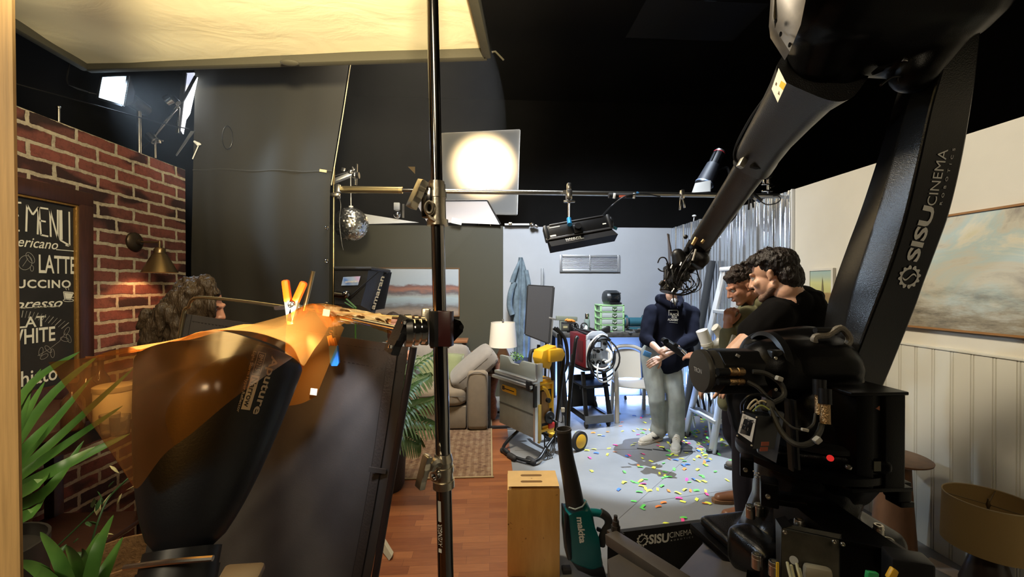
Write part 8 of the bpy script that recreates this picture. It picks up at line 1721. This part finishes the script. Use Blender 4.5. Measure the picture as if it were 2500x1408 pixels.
blob('jeans', [('c', hip + V((-.07, 0, -.02)), .135, hip + V((.07, 0, -.02)), .135), ('c', hip + V((-.1, 0, -.08)), .115, kn_l, .088), ('c', kn_l, .088, an_l + V((.02, 0, -.02)), .082), ('c', hip + V((.1, 0, -.08)), .115, kn_r, .09), ('c', kn_r, .09, an_r + V((0, 0, -.02)), .084), ('c', an_l + V((.01, 0, -.03)), .085, an_l + V((-.01, -.01, -.06)), .084), ('c', an_r + V((0, 0, -.03)), .086, an_r + V((0, -.01, -.06)), .085)], .009, JEA, p1, 3, wr_disp(.014, 9, 3))
SNK = mat('sneaker_white', (.68, .66, .6), .5); CRM = mat('lace_cream', (.6, .52, .4), .8)
for h_, t_ in ((fa, tA), (fb, tB)):
    so = shoe(p1, h_ + (h_ - t_).normalized() * .02, t_, SNK, mat('sole_white', (.75, .73, .68), .6), lace=CRM); d_ = (t_ - h_).normalized(); s_ = d_.cross(V((0, 0, 1)))
    for sg in (1, -1): MB().tube(catmull([h_ + d_ * .05 + s_ * sg * .044 + V((0, 0, .06)), h_ + d_ * .12 + s_ * sg * .043 + V((0, 0, .045)), h_ + d_ * .17 + s_ * sg * .042 + V((0, 0, .07))], 4), [.003, .008, .011, .012, .011, .008, .007, .005, .002], 6).build('side_mark', MATTE, so)
ph = thing('blue_phone', 'blue phone held in the lower hand of the person in the hoodie', 'phone', at(1578, 864, 3.8)); b = MB(); b.box(at(1580, 864, 3.8), (.075, .012, .05), (0, R(22), 0), .004); b.build('case', mat('phone_blue', (.1, .3, .62), .25), ph)
gd_ = thing('handheld_gimbal', 'black handheld camera grip passed between the hoodie person and the green jacket man', 'camera', at(1650, 850, 3.75)); MB().bar(at(1622, 832, 3.78), at(1672, 866, 3.66), .07, .06, bev=.008).build('body', PLASTIC, gd_); MB().cyl(at(1620, 830, 3.76), at(1626, 834, 3.72), .03).build('lens', BLACK, gd_); MB().box(at(1650, 842, 3.68), (.04, .03, .03), (0, .6, 0), .005).build('plate', BLACK, gd_); MB().cyl(at(1664, 854, 3.64), at(1676, 866, 3.62), .012).build('bright_knob', CHROME, gd_)

# man in the olive jacket
YG = 2.8; p2 = thing('person', 'man in olive jacket and dark trousers grinning down, hand at his chin', 'person', (1.82, 2.92, 0)); hc = at(1812, 700, YG); M = mrot((-.9, .16, -.44))
sA, sB = at(1822, 778, YG - .1), at(1858, 770, YG + .2); eA = at(1778, 842, YG - .12); wA = at(1777, 790, YG - .13); eB = at(1800, 872, YG + .28); wB = at(1712, 872, 3.12)
body = head_prims(hc, M) + [('c', hc + M @ V((0, -.045, -.14)), .057, at(1846, 765, YG + .05), .075), ('c', at(1846, 780, YG + .05), .1, V((1.86, 2.9, .95)), .12), ('c', eA, .043, wA, .028), ('c', eB, .043, wB, .027)]
body += hand_prims(wA, at(1784, 748, YG - .14) - wA, V((-.8, -.55, .25)), -1, (48, 62, 45), .98, (.8, .5, -.45)) + hand_prims(wB, at(1672, 864, 3.2) - wB, V((-.1, -.6, .8)), 1, (20, 30, 20), .95)
blob('body', body, .0045, SK3, p2, 3); eyes(hc, M, p2)
HB = hair_mat('hair_brown', (.028, .017, .012)); r_ = random.Random(3); hp = [('e', hc + M @ V((0, -.02, .07)), (.085, .1, .066), M), ('e', hc + M @ V((0, -.065, .0)), (.078, .058, .075), M)]
for i in range(70):
    a, e = r_.uniform(0, 6.28), r_.uniform(.2, 1.5); d_ = M @ V((math.cos(a) * math.cos(e), math.sin(a) * math.cos(e), math.sin(e))); c = hc + M @ V((0, -.02, .062)) + V((d_.x, d_.y, d_.z)) * .084; hp.append(('e', c, (.017, .017, .015)))
for x in (-.04, -.015, .015, .04): hp.append(('e', hc + M @ V((x, .056, .1)), (.02, .022, .018), M))
blob('hair', hp, .0055, HB, p2, 2, hair_disp(.006, 90, .8)); OLV = mat('olive_jacket', (.115, .11, .055), .8, vary=.12, vscale=7, bmp=.2, bscale=160)
blob('jacket', [('c', at(1852, 778, YG + .06), .15, V((1.86, 2.88, 1.05)), .155), ('c', V((1.86, 2.88, 1.05)), .155, V((1.84, 2.88, .86)), .16), ('c', sA, .085, sB, .085), ('c', sA, .083, eA, .066), ('c', eA, .066, eA.lerp(wA, .55), .056), ('c', sB, .083, eB, .065), ('c', eB, .065, eB.lerp(wB, .88), .058), ('c', hc + M @ V((-.07, -.04, -.135)), .04, hc + M @ V((.07, -.04, -.135)), .04), ('c', hc + M @ V((.07, -.02, -.145)), .03, at(1800, 770, YG - .06), .03), ('c', at(1800, 770, YG - .06), .045, at(1772, 985, YG - .03), .05), ('c', at(1806, 800, YG), .1, at(1790, 960, YG), .1)], .009, OLV, p2, 4, wr_disp(.014, 8, 1))
MB().box(at(1784, 842, YG - .19), (.03, .02, .14), (0, R(20), 0), .008).build('tee_shirt', mat('tee_cream', (.5, .48, .4), .9), p2)
DT = mat('dark_trousers', (.008, .006, .009), .9, spec=.15, bmp=.15, bscale=160); f1h, f1t = on_z(1862, 1222), on_z(1738, 1226); f2h, f2t = on_z(1880, 1262), on_z(1757, 1268); hp_ = V((1.88, 2.9, .93))
k1, k2 = V((1.84, 2.98, .52)), V((1.84, 2.84, .52)); blob('trousers', [('c', hp_ + V((0, -.06, 0)), .13, hp_ + V((0, .06, 0)), .13), ('c', hp_ + V((0, .07, -.06)), .115, k1, .085), ('c', k1, .085, f1h.lerp(f1t, .02) + V((0, 0, .11)), .058), ('c', hp_ + V((0, -.07, -.06)), .115, k2, .085), ('c', k2, .085, f2h.lerp(f2t, .02) + V((0, 0, .11)), .058)], .009, DT, p2, 3, wr_disp(.012, 9, 6))
BRN = mat('brown_leather', (.17, .07, .03), .45, vary=.15, vscale=12); SOLB = mat('gum_sole', (.2, .1, .045), .6)
for h_, t_ in ((f1h, f1t), (f2h, f2t)): shoe(p2, h_, t_, BRN, SOLB, lace=RUBBER)
so_ = thing('grey_shoe', 'grey-brown shoe toe on the floor behind the dark trousers', 'shoe', on_z(1800, 1150)); shoe(so_, on_z(1862, 1148), on_z(1768, 1142), mat('grey_suede', (.09, .075, .06), .8), RUBBER, 'upper')

# man in the black T-shirt
YT = 2.08; p3 = thing('person', 'big man in black T-shirt with tousled dark hair seen from behind, looking down left', 'person', (1.47, 2.12, 0)); hc = at(1886, 672, YT); M = mrot((-.6, .74, -.3))
sA, sB = at(1896, 772, YT - .1), at(1935, 765, YT + .22); eA = at(1802, 866, YT - .1); wA = at(1760, 930, YT + .1); eB = at(1850, 880, YT + .3); wB = at(1800, 930, YT + .3)
body = head_prims(hc, M, 1.04) + [('c', hc + M @ V((0, -.04, -.1)), .068, at(1942, 732, YT + .04), .062), ('c', at(1930, 815, YT + .04), .11, V((1.5, 2.13, 1.0)), .13), ('c', sA, .066, eA, .064), ('c', eA, .054, wA, .03), ('c', sB, .07, eB, .052), ('c', eB, .048, wB, .03)]
body += hand_prims(wA, V((-.6, .3, -.3)), V((-.3, -.3, .8)), 1) + hand_prims(wB, V((-.6, -.1, -.2)), V((0, -.3, .8)), 1)
blob('body', body, .005, SK1, p3, 3); eyes(hc, M, p3, 1.04)
blob('beard', [('c', hc + M @ V((.052, .0, -.065)), .02, hc + M @ V((.02, .07, -.105)), .018), ('c', hc + M @ V((-.052, .0, -.065)), .02, hc + M @ V((-.02, .07, -.105)), .018), ('c', hc + M @ V((-.02, .075, -.105)), .022, hc + M @ V((.02, .075, -.105)), .022)], .005, mat('stubble', (.17, .1, .07), .9, vary=.4, vscale=120), p3, 2)
r_ = random.Random(6); hp = [('e', hc + M @ V((0, -.035, .05)), (.09, .103, .086), M), ('e', hc + M @ V((0, -.075, -.02)), (.082, .06, .085), M), ('e', hc + M @ V((0, -.07, -.07)), (.06, .04, .05), M), ('e', hc + M @ V((0, .045, .095)), (.07, .05, .04), M)]
for i in range(60):
    a, e = r_.uniform(0, 6.28), r_.uniform(.1, 1.5); d_ = M @ V((math.cos(a) * math.cos(e), math.sin(a) * math.cos(e), math.sin(e))); c = hc + M @ V((0, -.02, .045)) + d_ * .08; t_ = (d_ * .5 + M @ V((r_.uniform(-.5, .5), .5, .1))).normalized(); hp.append(('c', c, .013, c + t_ * .032, .005))
for i in range(14): c = hc + M @ V((r_.uniform(-.06, .06), .06, .09)); hp.append(('c', c, .011, c + M @ V((r_.uniform(-.02, .02), .045, r_.uniform(-.01, .035))), .004))
blob('hair', hp, .005, hair_mat('hair_black', (.016, .011, .009)), p3, 1, hair_disp(.006, 80, .6)); BT = mat('black_tshirt', (.004, .0035, .0035), .95, spec=.08, bmp=.15, bscale=220)
cn_ = at(1947, 722, YT + .035); ring_ = [cn_ + V((.088 * math.cos(k * PI / 6), .088 * math.sin(k * PI / 6), -.012 + .012 * math.cos(k * PI / 6))) for k in range(13)]
blob('tshirt', [('e', at(1939, 741, YT - .05), (.075, .06, .04))] + [('c', a_, .028, b_, .028) for a_, b_ in zip(ring_, ring_[1:])] + [('c', at(1940, 768, YT + .03), .155, at(1930, 830, YT + .03), .19), ('c', at(1930, 830, YT + .03), .19, V((1.5, 2.13, 1.0)), .2), ('c', V((1.5, 2.13, 1.0)), .2, V((1.5, 2.13, .9)), .185), ('c', sA, .085, sB, .1), ('c', sA, .085, sA.lerp(eA, .46), .094), ('c', sB, .1, sB.lerp(eB, .6), .085), ('c', at(1953, 730, YT + .06), .085, at(1925, 756, YT), .1), ('c', at(1942, 735, YT + .1), .08, at(1938, 742, YT - .06), .08), ('c', at(1962, 770, YT + .05), .09, at(1975, 830, YT + .05), .1), ('c', at(1905, 760, YT - .03), .09, at(1885, 800, YT), .12)], .009, BT, p3, 4, wr_disp(.012, 8, 2))
blob('trousers', [('c', V((1.5, 2.05, .9)), .16, V((1.5, 2.2, .9)), .16), ('c', V((1.5, 2.05, .85)), .13, V((1.48, 2.06, .48)), .095), ('c', V((1.48, 2.06, .48)), .095, V((1.5, 2.06, .1)), .075), ('c', V((1.5, 2.22, .85)), .13, V((1.48, 2.24, .48)), .095), ('c', V((1.48, 2.24, .48)), .095, V((1.5, 2.24, .1)), .075)], .011, DT, p3, 3)
for y in (2.06, 2.24): shoe(p3, (1.56, y, 0), (1.27, y + .02, 0), RUBBER, RUBBER)

# long-haired woman behind the flag
YW = 2.0; p4 = thing('person', 'woman with long wavy dark hair in profile before the brick wall', 'person', (-1.42, 2.0, 0)); hc = at(489, 750, YW); M = mrot((.96, .12, -.24))
body = head_prims(hc, M, .95, False) + [('c', hc + M @ V((0, -.04, -.1)), .05, hc + V((-.05, 0, -.24)), .06), ('c', hc + V((-.05, 0, -.32)), .1, hc + V((-.04, 0, -.65)), .11), ('c', hc + V((-.05, -.17, -.3)), .05, hc + V((0, -.2, -.58)), .04), ('c', hc + V((0, -.2, -.58)), .038, hc + V((.2, -.12, -.6)), .025), ('c', hc + V((-.05, .17, -.3)), .05, hc + V((0, .2, -.58)), .04), ('c', hc + V((0, .2, -.58)), .038, hc + V((.2, .12, -.6)), .025)]
body += hand_prims(hc + V((.2, -.12, -.6)), V((1, .3, 0)), V((0, 0, 1)), -1) + hand_prims(hc + V((.2, .12, -.6)), V((1, -.3, 0)), V((0, 0, 1)), 1); blob('body', body, .005, SK3, p4, 3); eyes(hc, M, p4, .95)
A = lambda x, y, d=0: at(x, y, YW + d); hp = [('e', hc + M @ V((0, -.035, .04)), (.092, .098, .092), M)]
for d in (-.09, -.04, .03, .08):
    hp += [('c', A(468, 715, d * .6), .062, A(425, 760, d), .066), ('c', A(425, 760, d), .066, A(388, 815, d), .06), ('c', A(388, 815, d), .06, A(372, 870, d), .05), ('c', A(470, 720, d), .05, A(450, 800, d), .055), ('c', A(450, 800, d), .055, A(430, 890, d), .05)]
r_ = random.Random(4)
for i in range(26): x, y, d = r_.uniform(360, 470), r_.uniform(760, 860), r_.uniform(-.12, -.05); hp.append(('c', A(x, y, d), .018, A(x - r_.uniform(4, 22), y + r_.uniform(25, 50), d), .008))
for d in (-.07, -.03, .03): hp.append(('c', A(500, 690, d), .035, A(526, 716, d * 1.2), .018))
for x in (500, 508, 516, 523): hp.append(('c', A(x, 700, -.085), .014, A(x - 4, 772, -.09), .012))
blob('hair', hp, .007, hair_mat('hair_long_brown', (.035, .022, .011)), p4, 2, hair_disp(.016, 38, .35)); DK2 = mat('dark_blouse', (.02, .016, .016), .9)
blob('blouse', [('c', hc + V((-.05, -.1, -.3)), .1, hc + V((-.05, .1, -.3)), .1), ('c', hc + V((-.05, 0, -.32)), .13, hc + V((-.04, 0, -.68)), .14), ('c', hc + V((-.05, -.17, -.3)), .07, hc + V((0, -.2, -.5)), .055), ('c', hc + V((-.05, .17, -.3)), .07, hc + V((0, .2, -.5)), .055)], .011, DK2, p4, 3)
hz_ = hc.z - .7; blob('trousers', [('c', hc + V((-.04, -.06, -.68)), .13, hc + V((-.04, .06, -.68)), .13)] + [k for s_ in (-.09, .09) for k in (('c', hc + V((-.04, s_, -.72)), .11, V((hc.x - .03, hc.y + s_, .45)), .075), ('c', V((hc.x - .03, hc.y + s_, .45)), .075, V((hc.x - .04, hc.y + s_, .1)), .055))], .011, DT, p4, 3)
for s_ in (-.09, .09): shoe(p4, (hc.x - .1, hc.y + s_, 0), (hc.x + .14, hc.y + s_, 0), RUBBER, RUBBER)

# person seated on the sofa, mostly behind the flag
YS2 = 4.85; p5 = thing('person', 'person in grey top sitting on the sofa mostly hidden behind the dark flag', 'person', (-1.12, 4.8, .48)); hc = V((-1.13, 4.86, 1.17)); M = mrot((.3, -.9, -.25)); elb = at(1014, 922, 4.7); wri = at(1004, 880, 4.62)
body = head_prims(hc, M) + [('c', hc + V((0, .02, -.16)), .06, hc + V((0, .06, -.3)), .09), ('c', hc + V((0, .06, -.3)), .09, V((-1.12, 4.95, .6)), .11), ('c', elb, .042, wri, .028), ('c', V((-1.34, 4.8, .72)), .042, V((-1.2, 4.58, .66)), .028)]
body += hand_prims(wri, at(998, 848, 4.62) - wri, V((.5, -.7, .2)), 1, (40, 50, 30)) + hand_prims(V((-1.2, 4.58, .66)), V((.9, -.2, 0)), V((0, 0, 1)), 1); blob('body', body, .0055, SK3, p5, 3); eyes(hc, M, p5)
blob('hair', [('e', hc + M @ V((0, -.03, .06)), (.085, .098, .08), M)], .008, HB, p5, 2, hair_disp(.008, 60)); GT = mat('grey_top', (.14, .15, .16), .9, bmp=.2, bscale=200)
blob('top', [('c', hc + V((-.13, .06, -.3)), .09, hc + V((.13, .06, -.3)), .09), ('c', hc + V((0, .06, -.35)), .15, V((-1.12, 4.95, .62)), .16), ('c', hc + V((.17, .04, -.3)), .07, elb, .06), ('c', elb, .06, elb.lerp(wri, .7), .05), ('c', hc + V((-.17, .04, -.3)), .07, V((-1.34, 4.8, .72)), .06), ('c', V((-1.34, 4.8, .72)), .06, V((-1.24, 4.64, .68)), .045)], .01, GT, p5, 3, wr_disp(.012, 9))
blob('trousers', [('c', V((-1.2, 4.93, .6)), .12, V((-1.04, 4.93, .6)), .12)] + [k for x in (-1.22, -1.0) for k in (('c', V((x, 4.9, .6)), .1, V((x, 4.46, .58)), .075), ('c', V((x, 4.46, .57)), .075, V((x, 4.4, .12)), .055))], .011, DT, p5, 3)
for x in (-1.22, -1.0): shoe(p5, (x, 4.46, .02), (x, 4.2, .02), RUBBER, RUBBER)
